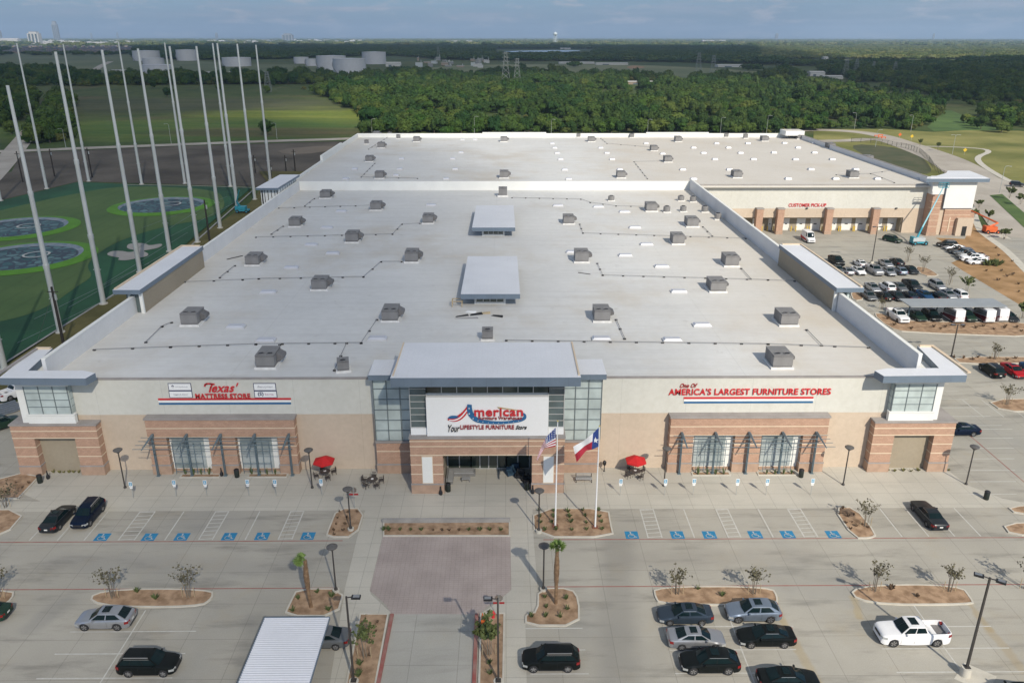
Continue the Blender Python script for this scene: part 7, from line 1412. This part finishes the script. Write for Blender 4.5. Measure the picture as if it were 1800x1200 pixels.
# plant yard right of the tanks
yd = []
for i in range(26):
    p = G(r.uniform(735, 860), r.uniform(106, 119)); mb = MB(); w_ = r.uniform(4, 14); h_ = r.uniform(2, 7); mb.box(-w_/2, w_/2, -3, 3, 0, h_, r.choice((PALE, BRN, LW, PIPE))); mb.box(-w_/2-.3, w_/2+.3, -3.3, 3.3, h_, h_+.4, PALE); mb.tube([(w_*.3, 0, h_), (w_*.3, 0, h_+r.uniform(1, 8))], .5, GALV, 6); yd.append(solo('plant_building', mb, (p.x, p.y, -.4), 'x', 'industrial building', 'buildings of the plant right of the oil tanks'))
rowlabels(yd, 'small industrial building', 'of the plant right of the oil tanks', 90)

# ------------------------------------------------------------------ clouds over and behind the camera (they cast the shade on the land)
def cloudmat():
    m = bpy.data.materials.new('cloud'); m.use_nodes = True; nt = m.node_tree; nt.nodes.clear(); o = N(nt, 'ShaderNodeOutputMaterial'); d = N(nt, 'ShaderNodeBsdfDiffuse'); d.inputs[0].default_value = (.9, .9, .9, 1); tl = N(nt, 'ShaderNodeBsdfTranslucent'); tl.inputs[0].default_value = (.9, .9, .9, 1); mx = N(nt, 'ShaderNodeMixShader'); mx.inputs[0].default_value = .3; nt.links.new(d.outputs[0], mx.inputs[1]); nt.links.new(tl.outputs[0], mx.inputs[2]); tr = N(nt, 'ShaderNodeBsdfTransparent'); m2 = N(nt, 'ShaderNodeMixShader')
    at_ = N(nt, 'ShaderNodeAttribute', attribute_name='dens'); nn = noise(nt, N(nt, 'ShaderNodeNewGeometry').outputs['Position'], .004, 4); f = mathn(nt, 'MULTIPLY', at_.outputs['Fac'], mathn(nt, 'MULTIPLY_ADD', nn, .5, .75), clamp=True)
    nt.links.new(f, m2.inputs[0]); nt.links.new(tr.outputs[0], m2.inputs[1]); nt.links.new(mx.outputs[0], m2.inputs[2]); nt.links.new(m2.outputs[0], o.inputs[0]); return m
CLM = cloudmat()
def cloud(pxs, alt, opac, soft, cell, thick, world=False):
    P_ = [(p[0], p[1]) for p in (pxs if world else px(pxs))]; off = SUN*(alt/SUN.z); xs_ = [p[0] for p in P_]; ys_ = [p[1] for p in P_]
    gx = np.arange(min(xs_)-soft, max(xs_)+soft+cell, cell); gy = np.arange(min(ys_)-soft, max(ys_)+soft+cell, cell); X, Y = np.meshgrid(gx, gy); ins = inpoly(X, Y, P_); D = np.full(X.shape, 1e9)
    for i in range(len(P_)):
        a, b = np.array(P_[i]), np.array(P_[(i+1) % len(P_)]); ab = b-a; t = np.clip(((X-a[0])*ab[0]+(Y-a[1])*ab[1])/max(1e-6, ab@ab), 0, 1); D = np.minimum(D, np.hypot(X-a[0]-t*ab[0], Y-a[1]-t*ab[1]))
    s = np.where(ins, D, -D); u = np.clip(.5+s/(2*soft), 0, 1); u = u*u*(3-2*u); ny, nx = X.shape; idx = -np.ones((ny, nx), int); keep = u > .001
    lump = .7+.3*np.sin(X/thick*.7+1.3*np.sin(Y/thick*.5))*np.cos(Y/thick*.6+X/thick*.2); vs = []; dn = []; n = 0
    for sgn in (1, -.35):
        ii = -np.ones((ny, nx), int); c = np.argwhere(keep); ii[keep] = np.arange(len(c))+n; zz = alt+sgn*thick*np.sqrt(u)*lump
        for (j, i) in c: vs.append((X[j, i]+off.x, Y[j, i]+off.y, zz[j, i])); dn.append(u[j, i]*opac)
        n += len(c)
        if sgn > 0: I1 = ii
        else: I2 = ii
    fs = []
    for I_ in (I1, I2):
        q = (I_[:-1, :-1] >= 0) & (I_[1:, :-1] >= 0) & (I_[:-1, 1:] >= 0) & (I_[1:, 1:] >= 0)
        for (j, i) in np.argwhere(q): fs.append((I_[j, i], I_[j, i+1], I_[j+1, i+1], I_[j+1, i]))
    me = bpy.data.meshes.new('cloud'); me.from_pydata(vs, [], [tuple(int(v) for v in f) for f in fs]); me.materials.append(CLM); at_ = me.attributes.new('dens', 'FLOAT', 'POINT'); at_.data.foreach_set('value', dn); me.shade_smooth(); o = bpy.data.objects.new('cloud', me); COL.objects.link(o); o['kind'] = 'structure'; return o
cloud([(-500,105),(-500,86),(200,84),(440,80),(900,82),(1330,84),(1480,104),(1800,108),(2300,108),(2300,218),(1900,212),(1760,212),(1735,196),(1650,172),(1500,160),(1330,148),(1000,143),(700,143),(570,152),(480,176),(200,200),(-500,260)], 900, .56, 45, 45, 120)
cloud([(-700,200),(100,205),(300,190),(470,192),(640,260),(610,300),(640,360),(700,450),(745,560),(800,700),(850,860),(800,1000),(700,1100),(640,1290),(-700,1290)], 800, .35, 26, 7, 60)
cloud([(500,300),(760,300),(900,420),(960,560),(1000,700),(1000,800),(1000,960),(860,1290),(400,1290)], 820, .30, 20, 7, 60)
cloud([(-600,240),(640,240),(600,262),(470,330),(425,380),(300,470),(110,600),(20,690),(-600,900)], 860, .18, 9, 5, 50)
# ------------------------------------------------------------------ air
hb = MB(); hb.box(-22000, 22000, -1500, 26000, -1.6, 330, None); me = bpy.data.meshes.new('haze'); me.from_pydata(hb.v, [], hb.f); hm_ = bpy.data.materials.new('haze'); hm_.use_nodes = True; nt = hm_.node_tree; nt.nodes.clear(); o = N(nt, 'ShaderNodeOutputMaterial'); pv = N(nt, 'ShaderNodeVolumePrincipled'); pv.inputs['Density'].default_value = 8e-5; pv.inputs['Color'].default_value = (.60, .80, 1.0, 1); pv.inputs['Anisotropy'].default_value = 0.0; nt.links.new(pv.outputs[0], o.inputs['Volume']); me.materials.append(hm_); ho = bpy.data.objects.new('haze', me); COL.objects.link(ho); ho['kind'] = 'stuff'
for t_ in TV:
    if t_ not in used: print('UNUSED', t_)
